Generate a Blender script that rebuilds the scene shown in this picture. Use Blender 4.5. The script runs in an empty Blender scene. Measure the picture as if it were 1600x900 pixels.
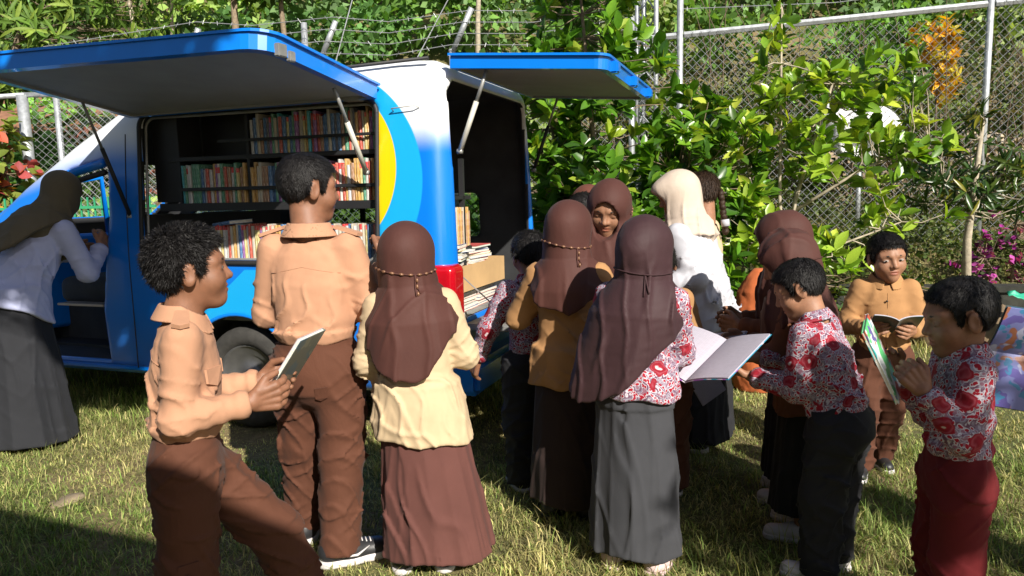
import bpy, bmesh, math, random
import numpy as np
from mathutils import Vector, Matrix

# ------------------------------------------------------------------ camera, world, sun, exposure
scene = bpy.context.scene
cam_data = bpy.data.cameras.new('camera')
cam_data.sensor_width = 36.0
cam_data.lens = 36.0 * 1160.0 / 1600.0
cam_data.clip_start = 0.02
cam_data.clip_end = 500.0
cam = bpy.data.objects.new('camera', cam_data)
scene.collection.objects.link(cam)
cam.matrix_world = (Matrix.Translation((0, 0, 1.4)) @ Matrix.Rotation(math.radians(90 - 7.37), 4, 'X')
                    @ Matrix.Rotation(math.radians(-1.2), 4, 'Z'))
scene.camera = cam

SUN_RAY = Vector((-0.62, 1.27, -0.92)).normalized()      # the way the light travels
to_sun = -SUN_RAY
world = bpy.data.worlds.new('World')
scene.world = world
world.use_nodes = True
wn = world.node_tree
wn.nodes.clear()
sky = wn.nodes.new('ShaderNodeTexSky')
sky.sky_type = 'NISHITA'
sky.sun_disc = False
sky.sun_elevation = math.asin(to_sun.z)
sky.sun_rotation = math.atan2(to_sun.x, to_sun.y)
sky.air_density = 1.0
sky.dust_density = 1.2
bg = wn.nodes.new('ShaderNodeBackground')
bg.inputs['Strength'].default_value = 0.058
wout = wn.nodes.new('ShaderNodeOutputWorld')
wn.links.new(sky.outputs[0], bg.inputs[0])
wn.links.new(bg.outputs[0], wout.inputs[0])

sun_data = bpy.data.lights.new('sun', 'SUN')
sun_data.energy = 5.0
sun_data.angle = math.radians(0.55)
sun_data.color = (1.0, 0.94, 0.84)
sun = bpy.data.objects.new('sun', sun_data)
scene.collection.objects.link(sun)
sun.rotation_euler = SUN_RAY.to_track_quat('-Z', 'Y').to_euler()
sun.location = (4, -8, 9)

vs = scene.view_settings
vs.view_transform = 'Standard'
vs.look = 'None'
vs.exposure = 0.70
vs.gamma = 1.0
vs.use_curve_mapping = False
scene.cycles.use_denoising = True
scene.cycles.max_bounces = 6
scene.cycles.transparent_max_bounces = 6

# ------------------------------------------------------------------ helpers
COL = scene.collection
RNG = np.random.default_rng(7)
random.seed(7)
PI = math.pi

def link(o, parent=None):
    COL.objects.link(o)
    if parent is not None:
        o.parent = parent
    return o

def tag(o, label=None, cat=None, group=None, kind=None):
    if label: o['label'] = label
    if cat: o['category'] = cat
    if group: o['group'] = group
    if kind: o['kind'] = kind
    return o

def empty(name, loc=(0, 0, 0), rz=0.0, parent=None):
    o = bpy.data.objects.new(name, None)
    o.empty_display_size = 0.1
    o.location = loc
    o.rotation_euler = (0, 0, rz)
    return link(o, parent)

def np_mesh(name, verts, faces, mat=None, smooth=False, colors=None):
    """faces: list of int arrays (n,k) with any k"""
    me = bpy.data.meshes.new(name)
    verts = np.asarray(verts, dtype=np.float32)
    if isinstance(faces, np.ndarray):
        faces = [faces]
    faces = [np.asarray(f, dtype=np.int32) for f in faces if len(f)]
    loops = np.concatenate([f.ravel() for f in faces])
    tot = np.concatenate([np.full(len(f), f.shape[1], np.int32) for f in faces])
    start = np.concatenate([[0], np.cumsum(tot)[:-1]]).astype(np.int32)
    me.vertices.add(len(verts)); me.vertices.foreach_set('co', verts.ravel())
    me.loops.add(len(loops)); me.loops.foreach_set('vertex_index', loops)
    me.polygons.add(len(tot)); me.polygons.foreach_set('loop_start', start)
    me.polygons.foreach_set('loop_total', tot)
    if smooth:
        me.polygons.foreach_set('use_smooth', np.ones(len(tot), bool))
    if colors is not None:
        a = me.color_attributes.new('Col', 'FLOAT_COLOR', 'POINT')
        c = np.ones((len(verts), 4), np.float32); c[:, :3] = colors
        a.data.foreach_set('color', c.ravel())
    me.update(calc_edges=True)
    me.validate()
    if mat is not None:
        for m in (mat if isinstance(mat, (list, tuple)) else [mat]):
            me.materials.append(m)
    return me

def np_obj(name, verts, faces, mat=None, parent=None, smooth=False, colors=None):
    return link(bpy.data.objects.new(name, np_mesh(name, verts, faces, mat, smooth, colors)), parent)

class MB:
    """collects simple shapes into one mesh"""
    def __init__(self):
        self.v = []; self.f = []
    def add(self, verts, faces):
        n = len(self.v)
        self.v += [tuple(map(float, p)) for p in verts]
        self.f += [tuple(n + i for i in f) for f in faces]
        return self
    def box(self, a, b, M=None):
        x0, y0, z0 = a; x1, y1, z1 = b
        vs_ = [Vector(p) for p in ((x0,y0,z0),(x1,y0,z0),(x1,y1,z0),(x0,y1,z0),(x0,y0,z1),(x1,y0,z1),(x1,y1,z1),(x0,y1,z1))]
        if M is not None: vs_ = [M @ p for p in vs_]
        return self.add(vs_, ((0,3,2,1),(4,5,6,7),(0,1,5,4),(1,2,6,5),(2,3,7,6),(3,0,4,7)))
    def tube(self, pts, r, n=8, caps=True, r2=None):
        pts = [Vector(p) for p in pts]
        m = len(pts)
        rs = r if isinstance(r, (list, tuple)) else [r + ((r2 if r2 is not None else r) - r) * i / max(1, m - 1) for i in range(m)]
        base = len(self.v)
        up = None
        for i, p in enumerate(pts):
            d = (pts[min(i + 1, m - 1)] - pts[max(i - 1, 0)]).normalized()
            if up is None:
                up = Vector((0, 0, 1)) if abs(d.z) < 0.9 else Vector((1, 0, 0))
            s = d.cross(up).normalized(); up = s.cross(d).normalized()
            for k in range(n):
                a = 2 * PI * k / n
                self.v.append(tuple(p + (s * math.cos(a) + up * math.sin(a)) * rs[i]))
        for i in range(m - 1):
            for k in range(n):
                a = base + i * n + k; b = base + i * n + (k + 1) % n
                self.f.append((a, b, b + n, a + n))
        if caps:
            self.f.append(tuple(base + k for k in range(n))[::-1])
            self.f.append(tuple(base + (m - 1) * n + k for k in range(n)))
        return self
    def prism(self, poly, z0, z1, M=None):
        n = len(poly)
        vs_ = [Vector((p[0], p[1], z0)) for p in poly] + [Vector((p[0], p[1], z1)) for p in poly]
        if M is not None: vs_ = [M @ p for p in vs_]
        return self.add(vs_, [tuple(range(n))[::-1], tuple(range(n, 2 * n))] + [(i, (i + 1) % n, n + (i + 1) % n, n + i) for i in range(n)])
    def obj(self, name, mat=None, parent=None, smooth=False, bevel=0.0, seg=2):
        me = bpy.data.meshes.new(name)
        me.from_pydata(self.v, [], self.f)
        bm = bmesh.new(); bm.from_mesh(me)
        bmesh.ops.recalc_face_normals(bm, faces=bm.faces)
        if bevel > 0:
            ed = [e for e in bm.edges if len(e.link_faces) == 2 and e.calc_face_angle(0) > 0.6]
            bmesh.ops.bevel(bm, geom=ed, offset=bevel, segments=seg, affect='EDGES', clamp_overlap=True)
        bm.to_mesh(me); bm.free()
        if smooth:
            for p in me.polygons: p.use_smooth = True
        if mat is not None: me.materials.append(mat)
        return link(bpy.data.objects.new(name, me), parent)

def rrect(x0, y0, x1, y1, r, n=5):
    pts = []
    for cx, cy, a0 in ((x1 - r, y1 - r, 0), (x0 + r, y1 - r, 90), (x0 + r, y0 + r, 180), (x1 - r, y0 + r, 270)):
        for i in range(n + 1):
            a = math.radians(a0 + 90 * i / n)
            pts.append((cx + r * math.cos(a), cy + r * math.sin(a)))
    return pts

# ------------------------------------------------------------------ materials
def nodes_of(m):
    m.use_nodes = True
    nt = m.node_tree; nt.nodes.clear()
    out = nt.nodes.new('ShaderNodeOutputMaterial')
    bs = nt.nodes.new('ShaderNodeBsdfPrincipled')
    nt.links.new(bs.outputs[0], out.inputs[0])
    return nt, bs, out

def ramp(nt, fac, stops, interp='LINEAR'):
    r = nt.nodes.new('ShaderNodeValToRGB')
    r.color_ramp.interpolation = interp
    el = r.color_ramp.elements
    while len(el) < len(stops): el.new(0.5)
    for e, (p, c) in zip(el, stops):
        e.position = p; e.color = (*c, 1) if len(c) == 3 else c
    nt.links.new(fac, r.inputs[0])
    return r.outputs[0]

def texco(nt, kind='Object', scale=None):
    t = nt.nodes.new('ShaderNodeTexCoord')
    o = t.outputs[kind]
    if scale is not None:
        mp = nt.nodes.new('ShaderNodeMapping')
        mp.inputs['Scale'].default_value = scale if hasattr(scale, '__len__') else (scale,) * 3
        nt.links.new(o, mp.inputs[0]); o = mp.outputs[0]
    return o

def noise(nt, vec, scale, detail=3.0, rough=0.55, dist=0.0):
    n = nt.nodes.new('ShaderNodeTexNoise')
    n.inputs['Scale'].default_value = scale
    n.inputs['Detail'].default_value = detail
    n.inputs['Roughness'].default_value = rough
    n.inputs['Distortion'].default_value = dist
    nt.links.new(vec, n.inputs['Vector'])
    return n.outputs[0]

def bump(nt, bs, height, strength, dist=0.01, prev=None):
    b = nt.nodes.new('ShaderNodeBump')
    b.inputs['Strength'].default_value = strength
    b.inputs['Distance'].default_value = dist
    nt.links.new(height, b.inputs['Height'])
    if prev is not None: nt.links.new(prev, b.inputs['Normal'])
    nt.links.new(b.outputs[0], bs.inputs['Normal'])
    return b.outputs[0]

def mixc(nt, fac, a, b, mode='MIX'):
    m = nt.nodes.new('ShaderNodeMix'); m.data_type = 'RGBA'; m.blend_type = mode
    for v, i in ((fac, 0), (a, 6), (b, 7)):
        if hasattr(v, 'links') or isinstance(v, bpy.types.NodeSocket): nt.links.new(v, m.inputs[i])
        elif i == 0: m.inputs[0].default_value = v
        else: m.inputs[i].default_value = (*v, 1)
    return m.outputs[2]

def math_(nt, op, a, b=None, clamp=False):
    m = nt.nodes.new('ShaderNodeMath'); m.operation = op; m.use_clamp = clamp
    for v, i in ((a, 0), (b, 1)):
        if v is None: continue
        if isinstance(v, bpy.types.NodeSocket): nt.links.new(v, m.inputs[i])
        else: m.inputs[i].default_value = v
    return m.outputs[0]

def mat_plain(name, c, rough=0.6, var=0.15, nscale=6.0, bumpk=0.15, bscale=60.0, metal=0.0, spec=0.5, coat=0.0):
    m = bpy.data.materials.new(name)
    nt, bs, out = nodes_of(m)
    v = texco(nt)
    n = noise(nt, v, nscale, 4)
    lo = tuple(x * (1 - var) for x in c); hi = tuple(min(1, x * (1 + var)) for x in c)
    nt.links.new(ramp(nt, n, [(0.3, lo), (0.7, hi)]), bs.inputs['Base Color'])
    bs.inputs['Roughness'].default_value = rough
    bs.inputs['Metallic'].default_value = metal
    bs.inputs['Specular IOR Level'].default_value = spec
    bs.inputs['Coat Weight'].default_value = coat
    if bumpk > 0:
        bump(nt, bs, noise(nt, v, bscale, 3), bumpk, 0.004)
    return m

def mat_cloth(name, c, rough=0.85, var=0.12, wr=0.14, sheen=0.03):
    m = bpy.data.materials.new(name)
    nt, bs, out = nodes_of(m)
    v = texco(nt)
    n = noise(nt, v, 5.0, 5, 0.6)
    lo = tuple(x * (1 - var) for x in c); hi = tuple(min(1, x * (1 + var)) for x in c)
    nt.links.new(ramp(nt, n, [(0.28, lo), (0.72, hi)]), bs.inputs['Base Color'])
    bs.inputs['Roughness'].default_value = rough
    bs.inputs['Specular IOR Level'].default_value = 0.25
    bs.inputs['Sheen Weight'].default_value = sheen
    bs.inputs['Sheen Roughness'].default_value = 0.5
    b = bump(nt, bs, noise(nt, texco(nt, 'Object', (1.0, 1.0, 0.55)), 16.0, 3, 0.5, 0.8), wr, 0.012)
    bump(nt, bs, noise(nt, v, 420.0, 1), 0.15, 0.002, b)
    return m

def mat_vcol(name, rough=0.6, nscale=30.0, var=0.2, spec=0.4, transl=0.0, bumpk=0.0):
    m = bpy.data.materials.new(name)
    nt, bs, out = nodes_of(m)
    a = nt.nodes.new('ShaderNodeVertexColor'); a.layer_name = 'Col'
    n = noise(nt, texco(nt), nscale, 2)
    k = ramp(nt, n, [(0.25, (1 - var,) * 3), (0.75, (1 + var,) * 3)])
    c = mixc(nt, 1.0, a.outputs[0], k, 'MULTIPLY')
    nt.links.new(c, bs.inputs['Base Color'])
    bs.inputs['Roughness'].default_value = rough
    bs.inputs['Specular IOR Level'].default_value = spec
    if bumpk: bump(nt, bs, noise(nt, texco(nt), nscale * 3, 2), bumpk, 0.003)
    if transl > 0:
        t = nt.nodes.new('ShaderNodeBsdfTranslucent')
        c2 = mixc(nt, 1.0, c, (1.5, 1.55, 0.5), 'MULTIPLY')
        nt.links.new(c2, t.inputs[0])
        mx = nt.nodes.new('ShaderNodeMixShader'); mx.inputs[0].default_value = transl
        nt.links.new(bs.outputs[0], mx.inputs[1]); nt.links.new(t.outputs[0], mx.inputs[2])
        nt.links.new(mx.outputs[0], out.inputs[0])
    return m
M = {}

# ------------------------------------------------------------------ distance-field modelling (numpy surface nets)
F4 = np.float32
def smin(a, b, k):
    h = np.clip(0.5 + 0.5 * (b - a) / k, 0, 1)
    return b + (a - b) * h - k * h * (1 - h)
def smax(a, b, k): return -smin(-a, -b, k)
def nrm(q): return np.sqrt(np.einsum('ij,ij->i', q, q))
def sph(P, c, r): return nrm(P - np.asarray(c, F4)) - r
def ell(P, c, r):
    r = np.asarray(r, F4)
    q = (P - np.asarray(c, F4)) / r
    l = nrm(q); l2 = nrm(q / r)
    return l * (l - 1) / np.maximum(l2, 1e-6)
def capd(P, a, b):
    a = np.asarray(a, F4); b = np.asarray(b, F4)
    ba = b - a; pa = P - a
    h = np.clip(pa @ ba / max(float(ba @ ba), 1e-9), 0, 1)
    return nrm(pa - h[:, None] * ba), h
def cap(P, a, b, ra, rb=None):
    d, h = capd(P, a, b)
    return d - (ra + ((rb if rb is not None else ra) - ra) * h)
def rbox(P, c, hs, r):
    q = np.abs(P - np.asarray(c, F4)) - (np.asarray(hs, F4) - r)
    return nrm(np.maximum(q, 0)) + np.minimum(q.max(axis=1), 0) - r
def rot_x(a): return np.array([[1, 0, 0], [0, math.cos(a), -math.sin(a)], [0, math.sin(a), math.cos(a)]], F4)
def rot_y(a): return np.array([[math.cos(a), 0, math.sin(a)], [0, 1, 0], [-math.sin(a), 0, math.cos(a)]], F4)
def rot_z(a): return np.array([[math.cos(a), -math.sin(a), 0], [math.sin(a), math.cos(a), 0], [0, 0, 1]], F4)

def surface(f, lo, hi, h, newton=2):
    """isosurface of f as (verts, quads): a coarse pass finds the band, a fine pass meshes it"""
    lo = np.asarray(lo, F4); hi = np.asarray(hi, F4)
    B = 4
    nb = np.maximum(np.ceil((hi - lo) / (h * B)).astype(int), 1) + 1
    cx, cy, cz = [lo[i] + (np.arange(nb[i]) + 0.5) * h * B for i in range(3)]
    G = np.stack(np.meshgrid(cx, cy, cz, indexing='ij'), -1).reshape(-1, 3).astype(F4)
    dc = f(G).reshape(nb)
    near = np.abs(dc) < h * B * 2.1
    n = nb * B + 1
    V = np.repeat(np.repeat(np.repeat(dc, B, 0), B, 1), B, 2)
    V = np.pad(V, ((0, 1),) * 3, mode='edge').astype(F4)
    m = np.zeros(n, bool)
    bi = np.argwhere(near)
    offs = np.stack(np.meshgrid(*[np.arange(B + 1)] * 3, indexing='ij'), -1).reshape(-1, 3)
    idx = (bi[:, None, :] * B + offs[None]).reshape(-1, 3)
    m[idx[:, 0], idx[:, 1], idx[:, 2]] = True
    pi = np.argwhere(m)
    pts = (lo + pi * h).astype(F4)
    vals = np.empty(len(pts), F4)
    for s in range(0, len(pts), 400000):
        vals[s:s + 400000] = f(pts[s:s + 400000])
    V[pi[:, 0], pi[:, 1], pi[:, 2]] = vals
    # the outermost layer counts as outside
    V[0] = V[-1] = 1; V[:, 0] = V[:, -1] = 1; V[:, :, 0] = V[:, :, -1] = 1
    S = V < 0
    c = np.zeros(np.array(n) - 1, np.int8)
    for dx in (0, 1):
        for dy in (0, 1):
            for dz in (0, 1):
                c += S[dx:n[0] - 1 + dx, dy:n[1] - 1 + dy, dz:n[2] - 1 + dz]
    act = (c > 0) & (c < 8)
    ai = np.argwhere(act)
    vid = np.full(act.shape, -1, np.int32)
    vid[act] = np.arange(len(ai))
    acc = np.zeros((len(ai), 3)); cnt = np.zeros(len(ai))
    cor = [(0, 0, 0), (1, 0, 0), (0, 1, 0), (1, 1, 0), (0, 0, 1), (1, 0, 1), (0, 1, 1), (1, 1, 1)]
    for a in range(8):
        for b in range(a + 1, 8):
            if bin(a ^ b).count('1') != 1: continue
            ca, cb = np.array(cor[a]), np.array(cor[b])
            va = V[tuple((ai + ca).T)]; vb = V[tuple((ai + cb).T)]
            k = (va < 0) != (vb < 0)
            t = va[k] / (va[k] - vb[k])
            acc[k] += ca + (cb - ca) * t[:, None]
            cnt[k] += 1
    vert = (lo + (ai + acc / cnt[:, None]) * h).astype(F4)
    quads = []
    for ax in range(3):
        e = [slice(None)] * 3; e2 = [slice(None)] * 3
        e[ax] = slice(0, -1); e2[ax] = slice(1, None)
        s0 = S[tuple(e)]; s1 = S[tuple(e2)]
        o1, o2 = [(1, 2), (2, 0), (0, 1)][ax]
        ed = np.argwhere(s0 != s1)
        ok = (ed[:, o1] > 0) & (ed[:, o2] > 0) & (ed[:, o1] < n[o1] - 1) & (ed[:, o2] < n[o2] - 1)
        ed = ed[ok]
        fl = s0[tuple(ed.T)]
        def cell(d1, d2):
            q = ed.copy(); q[:, o1] += d1; q[:, o2] += d2
            return vid[tuple(q.T)]
        q = np.stack([cell(-1, -1), cell(0, -1), cell(0, 0), cell(-1, 0)], 1)
        q[~fl] = q[~fl][:, ::-1]
        quads.append(q)
    quads = np.concatenate(quads)
    quads = quads[(quads >= 0).all(1)]
    eps = F4(h * 0.25)
    for _ in range(newton):
        d = f(vert)
        g = np.stack([f(vert + np.eye(3, dtype=F4)[i] * eps) - d for i in range(3)], 1) / eps
        step = d[:, None] * g / np.maximum(np.einsum('ij,ij->i', g, g), 0.05)[:, None]
        L = nrm(step)
        step *= np.minimum(1, h * 0.8 / np.maximum(L, 1e-9))[:, None]
        vert = (vert - step).astype(F4)
    return vert, quads

def vnormals(v, q):
    n = np.zeros_like(v)
    fn = np.cross(v[q[:, 2]] - v[q[:, 0]], v[q[:, 3]] - v[q[:, 1]])
    for i in range(4): np.add.at(n, q[:, i], fn)
    return n / np.maximum(nrm(n), 1e-9)[:, None]

class Wrinkle:
    """smooth fold-like noise: warped sines with soft ridges"""
    def __init__(self, seed, freq=14.0, aniso=(1, 1, 1), n=4):
        r = np.random.default_rng(seed)
        self.k = (r.normal(size=(n, 3)) * np.asarray(aniso)).astype(F4)
        self.k /= nrm(self.k)[:, None]
        self.k *= (freq * r.uniform(0.7, 1.6, n))[:, None].astype(F4)
        self.w = (r.normal(size=(n, 3)) * freq * 0.45).astype(F4)
        self.p = r.uniform(0, 6.28, (2, n)).astype(F4)
    def __call__(self, P):
        s = 0
        for i in range(len(self.k)):
            a = P @ self.k[i] + self.p[0, i] + 1.3 * np.sin(P @ self.w[i] + self.p[1, i])
            s = s + (1 - 2 * np.abs(np.sin(a * 0.5)) ** 0.8)
        return s / len(self.k)

class Folds:
    """cloth folds: a few families of long soft ridges, each present only in patches"""
    def __init__(self, seed, dirs, patch=11.0, warp=0.9):
        r = np.random.default_rng(seed)
        self.f = []
        for d in dirs:
            k = np.asarray(d, float); L = np.linalg.norm(k)
            k = k / L + r.normal(0, 0.16, 3); k = k / np.linalg.norm(k) * L * r.uniform(0.85, 1.2)
            self.f.append((k.astype(F4), (r.normal(size=3) * 14).astype(F4), (r.normal(size=3) * patch).astype(F4), r.uniform(0, 6.28, 4)))
        self.w = warp
    def __call__(self, P):
        s = 0
        for k, w, m, p in self.f:
            a = P @ k + p[0] + self.w * 2.0 * np.sin(P @ w + p[1])
            mask = np.clip(0.45 + 0.85 * np.sin(P @ m + p[2]), 0, 1)
            s = s + mask * (0.25 - np.exp(-(np.sin(a * 0.5) / 0.30) ** 2))
        return s

# ------------------------------------------------------------------ the setting: ground, hill, grass
def terrain(x, y):
    x = np.asarray(x, float); y = np.asarray(y, float)
    e = 6.95 - 0.13 * (x - 1.5)                       # edge of the lawn
    k = np.clip((y - e) / 0.25, 0, 1) * (x > 0.9)
    z = 0.40 * k
    z = z + np.clip(y - e - 0.3, 0, 3.5) * 0.24
    z = z + np.clip(y - e - 3.8, 0, 60) * 0.62
    z = z + 0.02 * np.sin(x * 2.1 + y * 1.3) + 0.015 * np.sin(x * 4.7 - y * 3.1)
    return np.where(y < e - 0.3, 0.012 * np.sin(x * 2.1 + y * 1.3) * np.clip((y - 4.6) / 2, 0, 1), z)

def mat_lawn():
    m = bpy.data.materials.new('lawn_soil')
    nt, bs, out = nodes_of(m)
    v = texco(nt)
    big = noise(nt, v, 0.9, 4, 0.6)
    fine = noise(nt, v, 22.0, 5, 0.7)
    green = ramp(nt, fine, [(0.25, (0.03, 0.036, 0.012)), (0.5, (0.10, 0.11, 0.03)), (0.75, (0.24, 0.22, 0.08))])
    dry = ramp(nt, fine, [(0.25, (0.09, 0.06, 0.03)), (0.55, (0.24, 0.175, 0.085)), (0.8, (0.42, 0.34, 0.17))])
    nt.links.new(mixc(nt, ramp(nt, big, [(0.42, (0, 0, 0)), (0.62, (1, 1, 1))]), green, dry), bs.inputs['Base Color'])
    bs.inputs['Roughness'].default_value = 0.95
    bump(nt, bs, noise(nt, v, 60.0, 4, 0.7), 0.8, 0.02)
    return m

xs = np.concatenate([np.linspace(-60, -8, 14), np.linspace(-7.5, 7.5, 76), np.linspace(8, 60, 14)])
ys = np.concatenate([np.linspace(-40, -2, 10), np.linspace(-1.8, 14, 100), np.linspace(14.5, 60, 24)])
gx, gy = np.meshgrid(xs, ys, indexing='ij')
gv = np.stack([gx, gy, terrain(gx, gy)], -1).reshape(-1, 3)
nx_, ny_ = gx.shape
ii, jj = np.meshgrid(np.arange(nx_ - 1), np.arange(ny_ - 1), indexing='ij')
gf = np.stack([ii * ny_ + jj, (ii + 1) * ny_ + jj, (ii + 1) * ny_ + jj + 1, ii * ny_ + jj + 1], -1).reshape(-1, 4)
ground = np_obj('ground', gv, gf, mat_lawn(), None, True)
tag(ground, kind='structure')

M['grass'] = mat_vcol('grass_blades', 0.6, 3.0, 0.25, 0.3, 0.25)
def lowfreq(x, y, s=0):
    return (np.sin(x * 1.7 + 1.1 * np.sin(y * 1.3 + s) + s) + np.sin(y * 2.3 + 1.4 * np.sin(x * 1.9) + 2 * s) + 0.7 * np.sin(x * 5.1 + y * 4.3 + s)) / 2.7
def blades(n, x0, x1, y0, y1, lmin, lmax, wid, zf, dryb=0.0, power=1.0, flat=0.8):
    x = RNG.uniform(x0, x1, n)
    y = y0 + (y1 - y0) * RNG.uniform(0, 1, n) ** power
    # tufts
    tuft = RNG.integers(0, n // 14 + 1, n)
    tx = RNG.uniform(x0, x1, n // 14 + 2)[tuft]; ty = (y0 + (y1 - y0) * RNG.uniform(0, 1, n // 14 + 2) ** power)[tuft]
    use = RNG.uniform(0, 1, n) < 0.65
    x = np.where(use, tx + RNG.normal(0, 0.03, n), x); y = np.where(use, ty + RNG.normal(0, 0.03, n), y)
    lf = lowfreq(x, y, 0.7)
    L = RNG.uniform(lmin, lmax, n) * np.where(use, 1.15, 0.75) * np.clip(0.85 + 0.7 * lf, 0.18, 1.6)
    az = RNG.uniform(0, 2 * PI, n)
    tilt = RNG.uniform(0.25, 1.0, n) * flat
    d = np.stack([np.cos(az), np.sin(az)], 1)
    s = np.stack([-d[:, 1], d[:, 0]], 1) * (wid * RNG.uniform(0.6, 1.3, n))[:, None]
    z = zf(x, y)
    p0 = np.stack([x, y, z - 0.004], 1)
    out1 = L * 0.5 * np.sin(tilt * 0.7); up1 = L * 0.5 * np.cos(tilt * 0.7)
    out2 = out1 + L * 0.5 * np.sin(tilt * 1.5); up2 = up1 + L * 0.5 * np.cos(tilt * 1.5)
    p1 = p0 + np.stack([d[:, 0] * out1, d[:, 1] * out1, up1], 1)
    p2 = p0 + np.stack([d[:, 0] * out2, d[:, 1] * out2, np.maximum(up2, 0.006)], 1)
    s3 = np.concatenate([s, np.zeros((n, 1))], 1)
    v = np.concatenate([p0 - s3, p0 + s3, p1 + s3 * 0.8, p1 - s3 * 0.8, p2])
    i = np.arange(n)
    q = np.stack([i, i + n, i + 2 * n, i + 3 * n], 1); t = np.stack([i + 3 * n, i + 2 * n, i + 4 * n], 1)
    dry = np.clip(0.5 + 0.45 * lowfreq(x, y, 2.0) + dryb + RNG.normal(0, 0.28, n), 0, 1)[:, None]
    g = np.array([0.16, 0.26, 0.05]) * RNG.uniform(0.45, 1.5, (n, 1)); st = np.array([0.58, 0.48, 0.22]) * RNG.uniform(0.45, 1.35, (n, 1))
    c = g * (1 - dry) + st * dry
    c = c * np.where(use, RNG.uniform(0.5, 1.5, n // 14 + 2)[tuft], 0.8)[:, None]
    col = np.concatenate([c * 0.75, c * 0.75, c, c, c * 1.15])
    return v, [q, t], col
parts = [blades(190000, -3.6, 3.6, 1.9, 5.4, 0.025, 0.07, 0.0021, terrain, -0.02, 1.2, 1.35),
         blades(45000, -5.5, 5.5, 4.6, 9.2, 0.04, 0.10, 0.0032, terrain, 0.0),
         blades(3500, -3.2, 3.2, 2.0, 5.5, 0.08, 0.15, 0.0019, terrain, -0.02, 1.0, 1.0)]
vv = []; qq = []; tt = []; cc = []; n0 = 0
for v, (q, t), c in parts:
    vv.append(v); qq.append(q + n0); tt.append(t + n0); cc.append(c); n0 += len(v)
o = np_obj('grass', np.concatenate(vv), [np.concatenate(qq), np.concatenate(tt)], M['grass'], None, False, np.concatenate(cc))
tag(o, 'short dry and green grass of the lawn around the van', 'grass', kind='stuff')

# a few flat stones in the turf
M['stone'] = mat_plain('pale_stone', (0.22, 0.17, 0.11), 0.9, 0.35, 14, 0.6, 40)
def stone(x, y, r, sq, label, z=-0.006, name='stone', mat='stone', tall=0.35):
    rg = np.random.default_rng(int(abs(x * 1000 + y * 100)))
    W_ = Wrinkle(int(abs(x * 91 + y * 37)) + 3, 30.0 / r * 0.15)
    f = lambda P: ell(P, (0, 0, 0), (r, r * sq, r * tall)) + r * 0.12 * W_(P)
    v, q = surface(f, (-r * 1.3,) * 3, (r * 1.3,) * 3, r / 9, 1)
    o = np_obj(name, v, q, M[mat], None, True)
    o.location = (x, y, z); o.rotation_euler = (0, 0, rg.uniform(0, 3))
    tag(o, label, 'stone', 'flat stones lying in the lawn')
stone(-2.12, 3.35, 0.085, 0.7, 'flat pale stone in the lawn near the left edge', tall=0.22)
stone(-1.62, 3.25, 0.07, 0.75, 'flat pale stone in the lawn left of the curly haired boy', tall=0.22)

# ------------------------------------------------------------------ leaves
def leaf_template(kind='broad'):
    """a folded, slightly arched leaf along +Y, unit length"""
    if kind == 'broad':
        ws_ = [(0.0, 0.02), (0.18, 0.15), (0.45, 0.235), (0.75, 0.17), (1.0, 0.0)]
    elif kind == 'lance':
        ws_ = [(0.0, 0.02), (0.2, 0.07), (0.45, 0.10), (0.75, 0.07), (1.0, 0.0)]
    else:
        ws_ = [(0.0, 0.05), (0.2, 0.28), (0.5, 0.36), (0.8, 0.22), (1.0, 0.0)]
    v = []; f = []
    for i, (y, w) in enumerate(ws_):
        arch = (-0.11 if kind == 'broad' else -0.22) * y * y
        v += [(-w, y, arch + w * 0.38), (0, y, arch), (w, y, arch + w * 0.38)]
    for i in range(len(ws_) - 1):
        a = 3 * i
        f += [(a, a + 1, a + 4, a + 3), (a + 1, a + 2, a + 5, a + 4)]
    return np.array(v, float), np.array(f)

def leaf_frames(dirs, ups, roll):
    """rotation matrices whose +Y is dirs"""
    y = dirs / np.maximum(np.linalg.norm(dirs, axis=1), 1e-9)[:, None]
    x = np.cross(y, ups); x /= np.maximum(np.linalg.norm(x, axis=1), 1e-9)[:, None]
    z = np.cross(x, y)
    c, s = np.cos(roll)[:, None], np.sin(roll)[:, None]
    x2 = x * c + z * s; z2 = -x * s + z * c
    return np.stack([x2, y, z2], -1)

def leaf_cloud(pos, R, size, tpl, cols):
    tv, tf = tpl
    v = np.einsum('nij,kj->nki', R, tv) * size[:, None, None] + pos[:, None, :]
    n, k = len(pos), len(tv)
    f = (tf[None] + (np.arange(n) * k)[:, None, None]).reshape(-1, tf.shape[1])
    return v.reshape(-1, 3), f, np.repeat(cols, k, 0)

M['leaf'] = mat_vcol('glossy_leaf', 0.32, 40.0, 0.15, 0.5, 0.30)
M['leaf_soft'] = mat_vcol('soft_leaf', 0.6, 20.0, 0.2, 0.3, 0.25)
M['bark'] = mat_plain('grey_brown_bark', (0.20, 0.15, 0.10), 0.9, 0.35, 25, 0.7, 80)
M['bark_pale'] = mat_plain('pale_bark', (0.36, 0.31, 0.23), 0.9, 0.3, 18, 0.6, 70)
M['bark_dark'] = mat_plain('dark_bark', (0.09, 0.065, 0.045), 0.95, 0.35, 25, 0.7, 60)
LEAF_COLS = {'citrus': [(0.08, 0.20, 0.016), (0.15, 0.30, 0.022), (0.32, 0.42, 0.045), (0.045, 0.12, 0.014)],
             'dark': [(0.025, 0.07, 0.012), (0.05, 0.12, 0.016), (0.09, 0.17, 0.02)],
             'small': [(0.03, 0.07, 0.012), (0.07, 0.11, 0.02), (0.15, 0.17, 0.025)]}

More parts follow.
